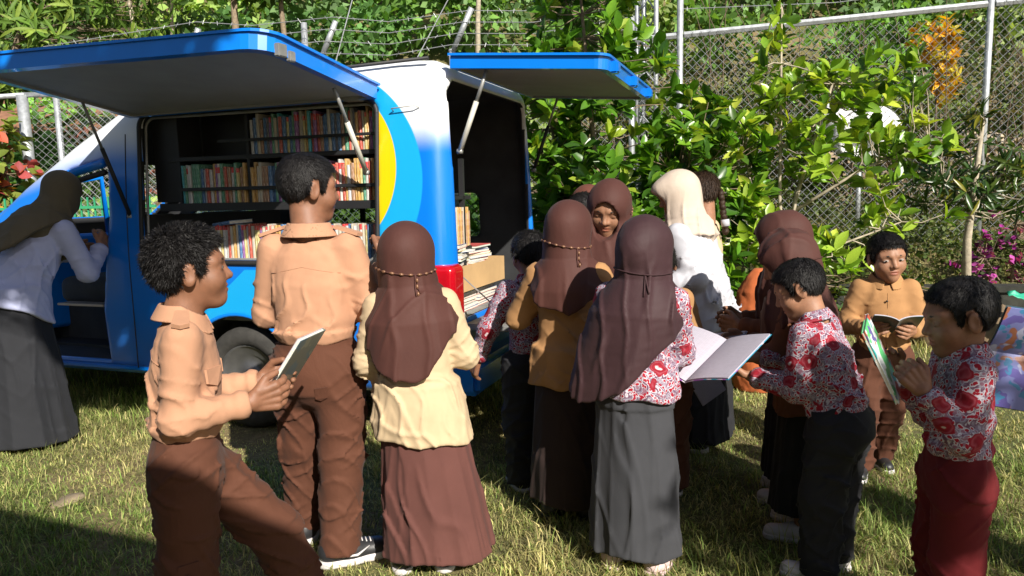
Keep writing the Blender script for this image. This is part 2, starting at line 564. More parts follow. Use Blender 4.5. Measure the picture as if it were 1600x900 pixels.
def whorl_tree(name, label, cat, group, base, limbs, tips, leaf, ncol, kind='broad', per=7, lsz=(0.08, 0.13), trunk_r=0.03, bark='bark', single=300, mat='leaf', upb=0.55, seed=1, weights=None, cam_pt=(0, 0, 1.4)):
    """limbs: polylines in world space; tips: (n,3) twig ends; leaves stand round each tip. Leaves that show largest are single objects."""
    rg = np.random.default_rng(seed)
    root = empty(name, base)
    tag(root, label, cat, group)
    b = np.asarray(base, float)
    mb = MB()
    nodes = []
    for pl, r0, r1 in limbs:
        pl = [np.asarray(p, float) - b for p in pl]
        mb.tube([Vector(p) for p in pl], r0, 7, True, r1)
        for i in range(len(pl) - 1):
            for t in np.linspace(0, 1, 8): nodes.append(pl[i] * (1 - t) + pl[i + 1] * t)
    tr = mb.obj('trunk', M[bark], root, True)
    nodes = np.array(nodes)
    tips = np.asarray(tips, float) - b
    mb = MB()
    tdir = []
    for p in tips:
        cand = nodes[(nodes[:, 2] < p[2] + 0.1)]
        if not len(cand): cand = nodes
        j = cand[np.argmin(np.linalg.norm(cand - p, axis=1) + rg.uniform(0, 0.1, len(cand)))]
        mid = (j + p) / 2 + rg.normal(0, 0.03, 3) + np.array([0, 0, -0.03])
        mb.tube([Vector(j), Vector(mid), Vector(p)], 0.007, 4, False, 0.003)
        dd = p - mid; tdir.append(dd / max(np.linalg.norm(dd), 1e-6))
    tag(mb.obj('twigs', M[bark], tr, True), kind='stuff')
    tdir = np.array(tdir)
    n = len(tips) * per
    ti = np.repeat(np.arange(len(tips)), per)
    ax = tdir[ti] * 0.6 + np.array([0, 0, upb])
    ax /= np.linalg.norm(ax, axis=1)[:, None]
    rnd = rg.normal(size=(n, 3)); rnd -= ax * np.einsum('ij,ij->i', rnd, ax)[:, None]
    rnd /= np.linalg.norm(rnd, axis=1)[:, None]
    el = rg.uniform(0.1, 1.2, n) if kind == 'broad' else rg.uniform(-0.15, 0.95, n)
    dirs = rnd * np.cos(el)[:, None] + ax * np.sin(el)[:, None]
    pos = tips[ti] - ax * rg.uniform(0, 0.09, n)[:, None]
    up = ax + rg.normal(0, 0.2, (n, 3))
    R_ = leaf_frames(dirs, up, rg.normal(0, 0.35, n))
    size = rg.uniform(*lsz, n)
    cols = np.array(ncol)
    tipc = rg.choice(len(cols), len(tips), p=weights)[ti]
    ci = np.where(rg.uniform(size=n) < 0.6, tipc, rg.choice(len(cols), n, p=weights))
    c = cols[ci] * rg.uniform(0.75, 1.25, (n, 1))
    tpl = leaf_template(kind)
    dist = np.linalg.norm(pos + b - np.array(cam_pt), axis=1)
    order = np.argsort(dist / size)
    k = min(single, n)
    near, rest = order[:k], order[k:]
    if len(rest):
        v, f, cc_ = leaf_cloud(pos[rest], R_[rest], size[rest], tpl, c[rest])
        crown = np_obj('crown', v, f, M[mat], root, True, cc_)
        tag(crown, kind='stuff')
    # single leaves share mesh data, one mesh for each colour
    meshes = [np_mesh('leaf', tpl[0], tpl[1], M[mat], True, np.repeat((np.array(x) * s_)[None], len(tpl[0]), 0)) for x in cols for s_ in (0.85, 1.12)]
    for i in near:
        o = bpy.data.objects.new('leaf', meshes[int(ci[i]) * 2 + int(rg.integers(0, 2))])
        Mx = Matrix([list(R_[i][r] * size[i]) + [pos[i][r]] for r in range(3)] + [[0, 0, 0, 1]])
        link(o, root); o.matrix_local = Mx
    return root

def blob_tips(rg, blobs, dens, shell=0.55):
    out = []
    for c, r in blobs:
        c = np.array(c); r = np.array(r)
        n = int(dens * (r[0] * r[1] * r[2]) ** (2 / 3))
        d = rg.normal(size=(n, 3)); d /= np.linalg.norm(d, axis=1)[:, None]
        k = shell + (1 - shell) * rg.uniform(0, 1, (n, 1)) ** 0.5
        out.append(c + d * k * r * rg.uniform(0.85, 1.12, (n, 1)))
    return np.concatenate(out)

rg = np.random.default_rng(11)
# dense glossy bush right behind the van
bx = 0.95
tips = blob_tips(rg, [((0.75, 6.0, 1.0), (0.65, 0.55, 0.75)), ((1.35, 6.05, 0.9), (0.6, 0.5, 0.75)), ((0.95, 6.15, 1.85), (0.75, 0.55, 0.75)), ((1.6, 6.1, 1.55), (0.55, 0.5, 0.5)), ((0.62, 6.2, 2.75), (0.5, 0.45, 0.65)), ((0.3, 6.3, 2.1), (0.45, 0.4, 0.6)), ((0.55, 6.3, 3.3), (0.42, 0.4, 0.5)), ((0.2, 6.4, 1.2), (0.5, 0.4, 0.8))], 270)
whorl_tree('leafy_bush', 'dense glossy green bush right behind the open back of the van', 'bush', 'leafy shrubs along the fence', (0.9, 6.15, 0.0),
           [([(0.9, 6.15, 0.0), (0.85, 6.15, 0.8), (0.7, 6.2, 1.7), (0.6, 6.25, 3.0)], 0.04, 0.012), ([(0.95, 6.15, 0.0), (1.15, 6.1, 0.7), (1.4, 6.1, 1.5)], 0.03, 0.01), ([(0.85, 6.15, 0.3), (0.5, 6.25, 1.2), (0.3, 6.3, 2.2)], 0.03, 0.01)],
           tips, None, LEAF_COLS['citrus'], 'broad', 8, (0.115, 0.185), seed=3, weights=[0.42, 0.28, 0.1, 0.2])
# open, light green shrub in front of the fence
tips = blob_tips(rg, [((2.0, 6.1, 1.55), (0.5, 0.4, 0.32)), ((2.55, 6.1, 2.0), (0.5, 0.4, 0.36)), ((2.9, 6.1, 2.25), (0.5, 0.35, 0.3)), ((2.2, 6.05, 2.35), (0.3, 0.3, 0.3)), ((2.15, 6.1, 2.75), (0.12, 0.12, 0.25)), ((2.75, 6.0, 1.6), (0.55, 0.4, 0.22)), ((1.75, 6.0, 1.2), (0.4, 0.35, 0.3)), ((2.2, 5.9, 1.05), (0.45, 0.3, 0.25)), ((3.3, 6.1, 1.75), (0.35, 0.3, 0.25)), ((2.55, 5.8, 0.85), (0.4, 0.3, 0.16)), ((1.7, 6.1, 1.85), (0.3, 0.3, 0.25)), ((3.1, 5.9, 1.15), (0.35, 0.25, 0.12))], 190)
whorl_tree('open_shrub', 'open light green shrub with several thin stems before the wire fence', 'shrub', 'leafy shrubs along the fence', (2.28, 6.15, 0.0),
           [([(2.28, 6.15, 0.0), (2.25, 6.15, 0.7), (2.35, 6.15, 1.3), (2.6, 6.1, 2.2)], 0.035, 0.01), ([(2.25, 6.15, 0.2), (2.05, 6.1, 1.0), (1.9, 6.1, 1.7)], 0.025, 0.008), ([(2.3, 6.15, 0.3), (2.2, 6.1, 1.3), (2.18, 6.1, 2.8)], 0.025, 0.006), ([(2.35, 6.15, 1.2), (2.8, 6.05, 1.5), (3.4, 6.1, 1.75)], 0.016, 0.006), ([(2.25, 6.15, 0.5), (2.6, 6.0, 0.9), (3.1, 5.9, 1.1)], 0.014, 0.005)],
           tips, None, [(0.17, 0.31, 0.025), (0.29, 0.42, 0.04), (0.42, 0.48, 0.06), (0.07, 0.15, 0.016)], 'broad', 7, (0.11, 0.18), seed=4, weights=[0.38, 0.3, 0.14, 0.18], bark='bark_pale')
# young tree with one pale stem at the right
tips = blob_tips(rg, [((4.05, 6.5, 1.55), (0.5, 0.4, 0.3)), ((3.75, 6.5, 1.35), (0.3, 0.3, 0.25)), ((4.35, 6.5, 1.3), (0.35, 0.3, 0.3)), ((4.1, 6.5, 1.9), (0.16, 0.16, 0.22))], 220)
whorl_tree('young_tree', 'young tree with a straight pale stem and drooping dark leaves', 'tree', None, (4.02, 6.5, 0.3),
           [([(4.02, 6.5, 0.3), (4.0, 6.5, 0.9), (4.04, 6.5, 1.4), (4.08, 6.5, 1.95)], 0.045, 0.015), ([(4.03, 6.5, 1.2), (4.3, 6.5, 1.5)], 0.015, 0.006), ([(4.03, 6.5, 1.15), (3.75, 6.5, 1.45)], 0.015, 0.006)],
           tips, None, [(0.035, 0.08, 0.014), (0.07, 0.11, 0.02), (0.20, 0.19, 0.02), (0.02, 0.05, 0.012)], 'lance', 9, (0.11, 0.17), seed=5, weights=[0.45, 0.27, 0.08, 0.2], bark='bark_pale', upb=-0.15)

# ------------------------------------------------------------------ hillside wood
def diamond_leaves(pos, dirs, size, cols, rg):
    n = len(pos)
    R_ = leaf_frames(dirs, np.array([0, 0, 1.0]) + rg.normal(0, 0.5, (n, 3)), rg.uniform(-1.2, 1.2, n))
    tv = np.array([(0, 0, 0), (0.30, 0.5, 0.06), (0, 1, -0.15), (-0.30, 0.5, 0.06)])
    return leaf_cloud(pos, R_, size, (tv, np.array([(0, 1, 2, 3)])), cols)

M['wood_leaf'] = mat_vcol('woodland_leaf', 0.55, 3.0, 0.3, 0.3, 0.35)
rg = np.random.default_rng(21)
hazy_greens = np.array([(0.16, 0.30, 0.07), (0.19, 0.36, 0.08), (0.28, 0.40, 0.11), (0.10, 0.21, 0.06), (0.25, 0.32, 0.11), (0.15, 0.25, 0.10)])  # haze put into the leaf colours: lighter and less saturated
V_, F_, C_ = [], [], []
n0 = 0
cent = []
for row, (y, zoff, n, r0, r1) in enumerate([(11.6, 0.1, 30, 0.5, 1.0), (13.5, 0.3, 30, 0.7, 1.3), (16, 0.6, 28, 0.9, 1.7), (19, 0.8, 26, 1.1, 2.0), (23, 1.2, 24, 1.4, 2.4), (28, 1.5, 22, 1.8, 3.0)]):
    half = 0.72 * y + 3
    for i in range(n):
        x = -half + 2 * half * (i + rg.uniform(0, 1)) / n
        yy = y + rg.uniform(-0.9, 0.9)
        cent.append((x, yy, float(terrain(x, yy)) + zoff + rg.uniform(0, 0.5) * r1, rg.uniform(r0, r1)))
for (x, y, z, r) in cent:
    if rg.uniform() < 0.05: continue
    lsz = 0.0072 * y
    n = int(np.clip(4.5 * r * r / (lsz * lsz), 500, 2600))
    d = rg.normal(size=(n, 3)); d[:, 1] -= 0.5; d[:, 2] += 0.25
    d /= np.linalg.norm(d, axis=1)[:, None]
    lump = 0.72 + 0.18 * np.sin(4 * d[:, 0] + x) + 0.18 * np.sin(5 * d[:, 2] + 2 * x) + rg.uniform(-0.25, 0.12, n)
    p = np.array([x, y, z]) + d * (lump * r)[:, None] * np.array([1, 0.8, 0.85])
    c = hazy_greens[rg.integers(0, len(hazy_greens))] * rg.uniform(0.7, 1.35)
    cols = c * rg.uniform(0.6, 1.4, (n, 1))
    dirs = d * 0.6 + rg.normal(0, 0.6, (n, 3)) + np.array([0, 0, -0.35])
    v, f, cc_ = diamond_leaves(p, dirs, rg.uniform(0.8, 1.7, n) * lsz * 1.5, cols, rg)
    V_.append(v); F_.append(f + n0); C_.append(cc_); n0 += len(v)
o = np_obj('hillside_wood', np.concatenate(V_), np.concatenate(F_), M['wood_leaf'], None, False, np.concatenate(C_))
tag(o, 'mass of green woodland covering the hillside behind the fence', 'woodland', kind='stuff')

# weeds on the bank between the lawn and the wood
def weed_cloud(name, label, n, x0, x1, y0, y1, hmax, size, cols, seed):
    rg = np.random.default_rng(seed)
    x = rg.uniform(x0, x1, n); y = rg.uniform(y0, y1, n)
    hgt = hmax * np.clip(0.55 + 0.5 * lowfreq(x * 1.3, y * 1.3, seed), 0.1, 1) * rg.uniform(0, 1, n) ** 0.7
    p = np.stack([x, y, terrain(x, y) + hgt], 1)
    dirs = rg.normal(size=(n, 3)) * np.array([1, 1, 0.6]) + np.array([0, -0.2, 0.3])
    c = np.array(cols)[rg.integers(0, len(cols), n)] * rg.uniform(0.6, 1.35, (n, 1))
    v, f, cc_ = diamond_leaves(p, dirs, rg.uniform(0.6, 1.4, n) * size, c, rg)
    o = np_obj(name, v, f, M['leaf_soft'], None, False, cc_)
    tag(o, label, 'weeds', kind='stuff')
weed_cloud('weeds', 'low green weeds on the bank beyond the lawn', 26000, 0.8, 7.5, 6.9, 10.8, 0.55, 0.055, [(0.07, 0.11, 0.025), (0.11, 0.15, 0.035), (0.16, 0.17, 0.06), (0.05, 0.08, 0.02)], 31)
weed_cloud('undergrowth', 'tangled brown and green undergrowth behind the wire fence', 22000, 1.0, 9.0, 9.3, 11.8, 2.4, 0.075, [(0.05, 0.085, 0.02), (0.09, 0.13, 0.03), (0.17, 0.14, 0.07), (0.03, 0.05, 0.015), (0.14, 0.11, 0.07)], 32)
weed_cloud('weeds', 'weeds on the bank behind the cab of the van', 12000, -9.5, 0.8, 7.3, 11.0, 0.6, 0.06, [(0.07, 0.12, 0.025), (0.12, 0.16, 0.035), (0.05, 0.08, 0.02)], 33)

# bare twigs and creepers among the undergrowth
mb = MB()
rg = np.random.default_rng(5)
for i in range(60):
    x = rg.uniform(1.0, 8.0); y = rg.uniform(8.8, 10.2)
    z = float(terrain(x, y)); hgt = rg.uniform(1.0, 3.0)
    lean = rg.normal(0, 0.5, 2)
    mb.tube([(x, y, z), (x + lean[0] * 0.4, y + lean[1] * 0.3, z + hgt * 0.5), (x + lean[0] * 1.1 + rg.normal(0, 0.2), y + lean[1] * 0.6, z + hgt)], 0.012, 4, False, 0.004)
tag(mb.obj('dry_twigs', mat_plain('dry_twig', (0.14, 0.10, 0.065), 0.9), None, True), 'tangle of bare brown twigs and creepers behind the fence', 'twigs', kind='stuff')

# single trees one can tell apart on the hillside
def hill_tree(px, py, hgt, r, label, lean=0.0, pale=True, seed=1, crown=0.9, ccol=(0.07, 0.13, 0.025)):
    rg = np.random.default_rng(seed)
    z0 = float(terrain(px, py))
    root = empty('hillside_tree', (px, py, z0)); tag(root, label, 'tree', 'trees standing out on the hillside')
    MB().tube([(0, 0, -0.2), (lean * 0.3, 0, hgt * 0.4), (lean * 0.8, 0.05, hgt * 0.75), (lean, 0, hgt)], r, 8, True, r * 0.5).obj('trunk', M['bark_pale'] if pale else M['bark'], root, True)
    n = 900
    d = rg.normal(size=(n, 3)); d /= np.linalg.norm(d, axis=1)[:, None]
    p = np.array([lean, 0, hgt + crown * 0.5]) + d * (crown * rg.uniform(0.4, 1.05, n))[:, None] * np.array([1.1, 0.9, 0.8])
    c = np.array(ccol) * rg.uniform(0.6, 1.4, (n, 1))
    v, f, cc_ = diamond_leaves(p, d + rg.normal(0, 0.6, (n, 3)), rg.uniform(0.16, 0.32, n), c, rg)
    tag(np_obj('crown', v, f, M['wood_leaf'], root, False, cc_), kind='stuff')
hill_tree(-6.55, 14.0, 3.6, 0.06, 'slender pale leaning trunk left of the others on the hillside', -0.35, True, 41)
hill_tree(-6.2, 14.2, 3.8, 0.045, 'thin straight pale trunk beside the leaning one on the hillside', 0.05, True, 42)
hill_tree(-4.6, 12.8, 3.4, 0.09, 'thick brown trunk on the hillside above the side hatch', 0.1, False, 43)
hill_tree(-3.7, 13.0, 3.2, 0.07, 'mottled brown trunk right of the thick one on the hillside', -0.1, False, 44)
hill_tree(-0.6, 15.0, 3.6, 0.06, 'tree with pale trunk on the hillside above the van roof', 0.15, True, 45, 1.1, (0.10, 0.16, 0.03))

# banana plant
def banana(px, py, label, seed):
    rg = np.random.default_rng(seed)
    z0 = float(terrain(px, py))
    root = empty('banana_plant', (px, py, z0)); tag(root, label, 'plant', 'banana plants on the hillside')
    MB().tube([(0, 0, -0.1), (0.02, 0, 0.7), (0, 0, 1.2)], 0.10, 9, True, 0.06).obj('stem', M['leaf_stem'], root, True)
    for i in range(9):
        a = i * 2.4 + rg.uniform(-0.3, 0.3); L = rg.uniform(0.9, 1.3); el = rg.uniform(0.5, 1.2)
        pts, w = [], []
        v = []; f = []
        for k in range(9):
            t = k / 8
            rr = L * t * math.cos(el * (1 - 0.55 * t)); zz = 1.15 + L * t * math.sin(el) * (1 - 0.75 * t * t)
            c_ = np.array([math.cos(a) * rr, math.sin(a) * rr, zz]); s_ = np.array([-math.sin(a), math.cos(a), 0]) * 0.17 * math.sin(PI * min(1, 0.08 + t * 0.92)) ** 0.6
            v += [c_ - s_ + np.array([0, 0, 0.04]), c_, c_ + s_ + np.array([0, 0, 0.04])]
            if k: f += [(3 * k - 3, 3 * k - 2, 3 * k + 1, 3 * k), (3 * k - 2, 3 * k - 1, 3 * k + 2, 3 * k + 1)]
        np_obj('leaf', v, np.array(f), M['leaf_stem'], root, True)
M['leaf_stem'] = mat_plain('banana_leaf', (0.12, 0.20, 0.05), 0.45, 0.25, 8)
banana(-6.15, 12.2, 'banana plant with arching leaves left of the pale trunks on the hillside', 3)
banana(-4.9, 12.4, 'smaller banana plant with arching leaves near the mottled trunk', 4)

# ------------------------------------------------------------------ trees near the fence on the left
rg = np.random.default_rng(77)
tips = blob_tips(rg, [((-6.2, 9.6, 3.35), (0.8, 0.6, 0.5)), ((-5.3, 9.5, 3.5), (0.6, 0.5, 0.4)), ((-6.6, 9.4, 2.9), (0.5, 0.5, 0.35)), ((-5.0, 9.8, 4.1), (0.8, 0.6, 0.5)), ((-6.3, 9.8, 4.2), (0.9, 0.6, 0.5)), ((-4.5, 9.8, 3.3), (0.4, 0.4, 0.35)), ((-5.6, 9.6, 2.95), (0.5, 0.4, 0.25))], 170)
whorl_tree('feathery_tree', 'tree with narrow light green leaves at the upper left corner', 'tree', None, (-6.9, 9.9, 0.9),
           [([(-6.9, 9.9, 0.9), (-6.7, 9.8, 2.4), (-6.0, 9.6, 3.6), (-5.0, 9.7, 4.2)], 0.09, 0.02), ([(-6.7, 9.8, 2.4), (-6.4, 9.7, 4.3)], 0.05, 0.02)],
           tips, None, [(0.11, 0.20, 0.03), (0.19, 0.27, 0.04), (0.05, 0.10, 0.02)], 'lance', 9, (0.16, 0.26), single=200, seed=8, weights=[0.45, 0.33, 0.22], upb=-0.1, mat='leaf_soft')
tips = blob_tips(rg, [((-5.75, 8.5, 2.15), (0.35, 0.3, 0.2)), ((-5.55, 8.4, 1.75), (0.4, 0.3, 0.3)), ((-5.9, 8.4, 1.4), (0.4, 0.3, 0.3))], 190)
whorl_tree('croton_bush', 'croton with red, orange and yellow-green leaves at the left edge', 'bush', None, (-5.7, 8.5, 0.3),
           [([(-5.7, 8.5, 0.3), (-5.65, 8.5, 1.2), (-5.7, 8.5, 2.1)], 0.03, 0.01)], tips, None,
           [(0.45, 0.10, 0.05), (0.50, 0.27, 0.03), (0.14, 0.19, 0.03), (0.20, 0.24, 0.04), (0.34, 0.06, 0.06)], 'round', 6, (0.11, 0.17), single=260, seed=9, weights=[0.2, 0.15, 0.3, 0.2, 0.15], mat='leaf_soft')
tips = blob_tips(rg, [((-5.05, 9.6, 2.25), (0.45, 0.3, 0.25)), ((-4.75, 9.6, 1.7), (0.3, 0.3, 0.4))], 80)
whorl_tree('croton_bush', 'thin stemmed croton with pinkish tops behind the wire mesh', 'bush', None, (-4.9, 9.6, 0.4),
           [([(-4.9, 9.6, 0.4), (-4.95, 9.6, 1.4), (-5.1, 9.6, 2.2)], 0.035, 0.012), ([(-4.93, 9.6, 1.3), (-4.7, 9.6, 2.0)], 0.025, 0.01)], tips, None,
           [(0.40, 0.14, 0.10), (0.12, 0.17, 0.04), (0.08, 0.12, 0.03)], 'broad', 5, (0.09, 0.15), single=150, seed=10, weights=[0.25, 0.45, 0.3], mat='leaf_soft', bark='bark_pale')
tips = blob_tips(rg, [((5.35, 9.6, 3.15), (0.3, 0.3, 0.3)), ((5.5, 9.6, 2.7), (0.2, 0.2, 0.26))], 420)
whorl_tree('yellow_shrub', 'shrub with bright yellow-orange leaves behind the top of the fence', 'shrub', None, (5.45, 9.6, 0.9),
           [([(5.45, 9.6, 0.9), (5.4, 9.6, 3.1)], 0.025, 0.01)], tips, None, [(0.66, 0.40, 0.02), (0.60, 0.30, 0.02), (0.52, 0.44, 0.05)], 'broad', 8, (0.10, 0.17), single=140, seed=12, mat='leaf_soft')
tips = blob_tips(rg, [((4.75, 6.95, 0.95), (0.4, 0.3, 0.3)), ((4.55, 6.9, 0.7), (0.3, 0.25, 0.25)), ((5.0, 7.0, 0.75), (0.35, 0.3, 0.35)), ((4.35, 6.95, 0.6), (0.25, 0.2, 0.2))], 210)
whorl_tree('bougainvillea', 'bougainvillea with magenta flowers at the right edge', 'bush', None, (4.75, 7.0, 0.2),
           [([(4.75, 7.0, 0.2), (4.75, 6.98, 1.0)], 0.02, 0.008), ([(4.75, 7.0, 0.3), (4.45, 6.95, 0.7)], 0.012, 0.005)], tips, None, [(0.34, 0.03, 0.26), (0.48, 0.09, 0.36), (0.62, 0.24, 0.50), (0.05, 0.08, 0.03), (0.12, 0.012, 0.10)], 'round', 7, (0.045, 0.075), single=250, seed=13, weights=[0.32, 0.2, 0.12, 0.16, 0.2], mat='leaf_soft')
tips = blob_tips(rg, [((2.75, 6.6, 0.55), (0.4, 0.2, 0.2)), ((3.5, 6.6, 0.5), (0.4, 0.2, 0.16)), ((2.2, 6.5, 0.5), (0.35, 0.2, 0.2)), ((3.1, 6.5, 0.35), (0.5, 0.15, 0.2)), ((3.9, 6.45, 0.35), (0.3, 0.15, 0.2))], 260)
whorl_tree('hedge_plant', 'low leafy plants growing along the dark wall behind the tan shirted boy', 'plant', None, (2.8, 6.62, 0.0),
           [([(2.8, 6.62, 0.0), (2.75, 6.6, 0.6)], 0.012, 0.006), ([(2.8, 6.62, 0.05), (3.5, 6.6, 0.5)], 0.01, 0.005), ([(2.8, 6.62, 0.05), (2.2, 6.52, 0.5)], 0.01, 0.005)], tips, None, LEAF_COLS['small'], 'broad', 6, (0.05, 0.09), single=120, seed=14, mat='leaf_soft')

# ------------------------------------------------------------------ wire fences
def mat_galv(name, c=(0.42, 0.44, 0.46)):
    return mat_plain(name, c, 0.5, 0.25, 20, 0.2, 60, metal=0.55)
M['galv'] = mat_galv('galvanised_steel')
M['wire'] = mat_plain('galvanised_wire', (0.46, 0.47, 0.48), 0.45, 0.2, 4, 0, metal=0.5)
M['green_paint'] = mat_plain('green_paint', (0.03, 0.26, 0.12), 0.5)

def chain_link(parent, a, b, z0, z1, pitch=0.09, w=0.003):
    """two families of diagonal wires clipped to the panel a-b"""
    a = Vector(a); b = Vector(b); d = (b - a); L = d.length; d.normalize(); n_ = Vector((-d.y, d.x, 0))
    Hh = z1 - z0
    mb = MB()
    def wire(s0, zz0, s1, zz1, off):
        p = a + d * s0 + Vector((0, 0, z0 + zz0)) + n_ * off; q = a + d * s1 + Vector((0, 0, z0 + zz1)) + n_ * off
        mb.tube([p, q], w, 3, False)
    k = -Hh
    while k < L:
        s0, zz0 = max(k, 0), max(-k, 0)
        e = min(L - s0, Hh - zz0)
        if e > 0.03:
            wire(s0, zz0, s0 + e, zz0 + e, 0.002)
        s0, zz0 = max(k, 0), Hh - max(-k, 0)
        if e > 0.03:
            wire(s0, zz0, s0 + e, zz0 - e, -0.002)
        k += pitch
    return mb.obj('wire_mesh', M['wire'], parent)

fence = empty('wire_fence', (1.8, 8.0, 0))
tag(fence, 'tall galvanised chain link fence with barbed wire along the back', 'fence')
def fp(x):                                            # the fence line
    return 8.25 - 0.13 * (x - 1.8) if x > 1.2 else 8.6
def fl(p): return Vector(p) - Vector((1.8, 8.0, 0))
def fpost(x, z1, r=0.032, arm=None):
    y = fp(x); z0 = float(terrain(x, y))
    mb = MB()
    pts = [fl((x, y, z0 - 0.1)), fl((x, y, z1))]
    mb.tube(pts, r, 10)
    if arm: mb.tube([fl((x, y, z1 - 0.05)), fl((x + arm[0], y - 0.1, z1 + arm[1]))], r * 0.95, 10)
    mb.obj('post', M['galv'], fence, True)
for x, z1, arm in ((1.35, 3.25, None), (1.86, 4.1, None), (4.93, 3.9, None), (7.9, 3.5, None), (-0.62, 3.0, (0.24, 0.42)), (-2.1, 2.95, (0.22, 0.36)), (-2.26, 3.32, None), (-3.6, 2.9, (0.2, 0.36)), (-5.1, 2.7, None)):
    fpost(x, z1, 0.034, arm)
zr = lambda x: 3.0 + 0.055 * (x - 1.35)
rail = MB().box((0, -0.02, -0.035), (1, 0.02, 0.035))
for xa, xb in ((1.35, 1.82), (1.9, 4.89), (4.97, 7.87)):
    p = fl((xa, fp(xa), zr(xa))); q = fl((xb, fp(xb), zr(xb)))
    MB().tube([p, q], 0.035, 6).obj('rail', M['galv'], fence)
for xa, xb in ((1.42, 1.82), (1.9, 4.89), (4.97, 7.87)):
    pa = fl((xa, fp(xa) - 0.045, 0)); pb = fl((xb, fp(xb) - 0.045, 0))
    chain_link(fence, pa, pb, float(terrain(xa, 8.1)) + 0.05, zr((xa + xb) / 2) - 0.06)
for xa, xb in ((-5.06, -3.63), (-3.57, -2.13), (-2.07, -0.65), (-0.59, 1.32)):
    chain_link(fence, fl((xa, 8.55, 0)), fl((xb, 8.55, 0)), float(terrain((xa + xb) / 2, 8.5)) + 0.05, 2.72)
def barbed(pts, lab=None):
    pts = [fl(p) for p in pts]
    mb = MB(); mb.tube(pts, 0.004, 4, False)
    for i in range(len(pts) - 1):
        n = int((pts[i + 1] - pts[i]).length / 0.14)
        for k in range(n):
            c_ = pts[i].lerp(pts[i + 1], (k + 0.5) / n)
            dd = Vector((random.uniform(-0.02, 0.02), random.uniform(-0.03, 0.03), 0.022)); mb.tube([c_ - dd, c_ + dd], 0.0035, 3, False)
    mb.obj('barbed_wire', M['wire'], fence)
for k in range(4):
    t = k / 3
    zz = 2.98 + 0.36 * t; xo = 0.2 * t
    barbed([(-5.1, 8.55 - 0.1 * t, zz - 0.25), (-3.6 + xo, 8.55 - 0.1 * t, zz - 0.05 + 0.03), (-2.8, 8.5, zz - 0.06), (-2.1 + xo, 8.55 - 0.1 * t, zz), (-1.3, 8.5, zz - 0.05), (-0.62 + xo, 8.5, zz + 0.05), (0.3, 8.45, zz + 0.02), (1.4, 8.3, zz + 0.15)])
for k in range(3):
    zz = 3.25 + 0.13 * k
    barbed([(1.86, 8.24, zz + 0.05), (3.4, 8.02, zz + 0.03), (4.93, 7.84, zz + 0.14), (7.9, 7.45, zz + 0.2)])
MB().tube([fl((-1.15, 8.4, 2.6)), fl((-0.2, 8.9, 4.4))], 0.006, 4).obj('guy_wire', M['wire'], fence)
MB().tube([fl((-2.0, 8.4, 2.5)), fl((-1.45, 8.9, 4.6))], 0.006, 4).obj('guy_wire', M['wire'], fence)

# slim lattice mast behind the bush
mast = empty('lattice_mast', (1.62, 8.9, float(terrain(1.62, 8.9))))
tag(mast, 'slim galvanised lattice mast behind the glossy bush', 'mast')
for dx, dy in ((-0.11, 0), (0.11, 0), (0, 0.18)):
    MB().tube([(dx, dy, 0), (dx, dy, 4.0)], 0.028, 8).obj('leg', M['galv'], mast, True)
for i in range(14):
    z = 0.2 + 0.27 * i
    for p, q in (((-0.11, 0), (0.11, 0)), ((0.11, 0), (0, 0.18)), ((0, 0.18), (-0.11, 0))):
        s_ = 1 if i % 2 else -1
        MB().tube([(p[0], p[1], z), (q[0], q[1], z + 0.25)] if s_ > 0 else [(p[0], p[1], z + 0.25), (q[0], q[1], z)], 0.009, 5).obj('brace', M['galv'], mast)

# left corner: lower fence post with mesh, green railing, mint green house
cf = empty('corner_fence', (-5.55, 8.75, 0)); tag(cf, 'chain link fence with a stout grey post beyond the cab', 'fence')
z0 = float(terrain(-5.55, 8.75))
MB().tube([(0, 0, z0 - 0.1), (-0.03, 0, 2.62)], 0.06, 12).obj('post', M['galv'], cf, True)
MB().tube([(0, 0.0, 2.62), (2.6, 0.9, 2.72)], 0.03, 8).obj('rail', M['galv'], cf, True)
MB().tube([(0, 0.0, 2.62), (-2.2, 0.5, 2.60)], 0.03, 8).obj('rail', M['galv'], cf, True)
chain_link(cf, (0.05, 0.02, 0), (2.55, 0.86, 0), z0 + 0.05, 2.6, 0.085, 0.003)
gr = empty('green_railing', (-6.4, 8.15, 0)); tag(gr, 'low green painted metal railing at the left edge', 'railing')
z0 = float(terrain(-5.6, 8.15))
for i in range(34):
    MB().box((i * 0.075 - 0.008, -0.008, z0), (i * 0.075 + 0.008, 0.008, 1.44)).obj('bar', M['green_paint'], gr)
for z in (z0 + 0.2, 1.33):
    MB().box((-0.05, -0.03, z - 0.015), (2.55, -0.009, z + 0.015)).obj('rail', M['green_paint'], gr)

M['mint'] = mat_plain('mint_wall_paint', (0.42, 0.62, 0.52), 0.8, 0.12, 3)
M['slat'] = mat_plain('pale_green_slat', (0.50, 0.64, 0.55), 0.7)
M['rust'] = mat_plain('rusty_roof_sheet', (0.25, 0.12, 0.07), 0.85, 0.3, 6)
hs_ = empty('mint_house', (-8.2, 13.4, float(terrain(-8.0, 13.0)) - 1.9)); tag(hs_, 'mint green house with louvred window behind the corner fence', 'house')
MB().box((-2.5, 0, -0.5), (-0.55, 2.5, 3.0)).obj('wall', M['mint'], hs_)
MB().box((0.85, 0, -0.5), (2.1, 2.5, 3.0)).obj('wall', M['mint'], hs_)
MB().box((-0.548, 0.02, 2.5), (0.848, 2.5, 3.0)).obj('wall', M['mint'], hs_)
MB().box((-0.548, 0.02, -0.5), (0.848, 2.5, 1.0)).obj('wall', M['mint'], hs_)
MB().box((-0.54, 0.3, 1.002), (0.84, 0.35, 2.498)).obj('window', mat_plain('dark_glass', (0.02, 0.025, 0.025), 0.2), hs_)
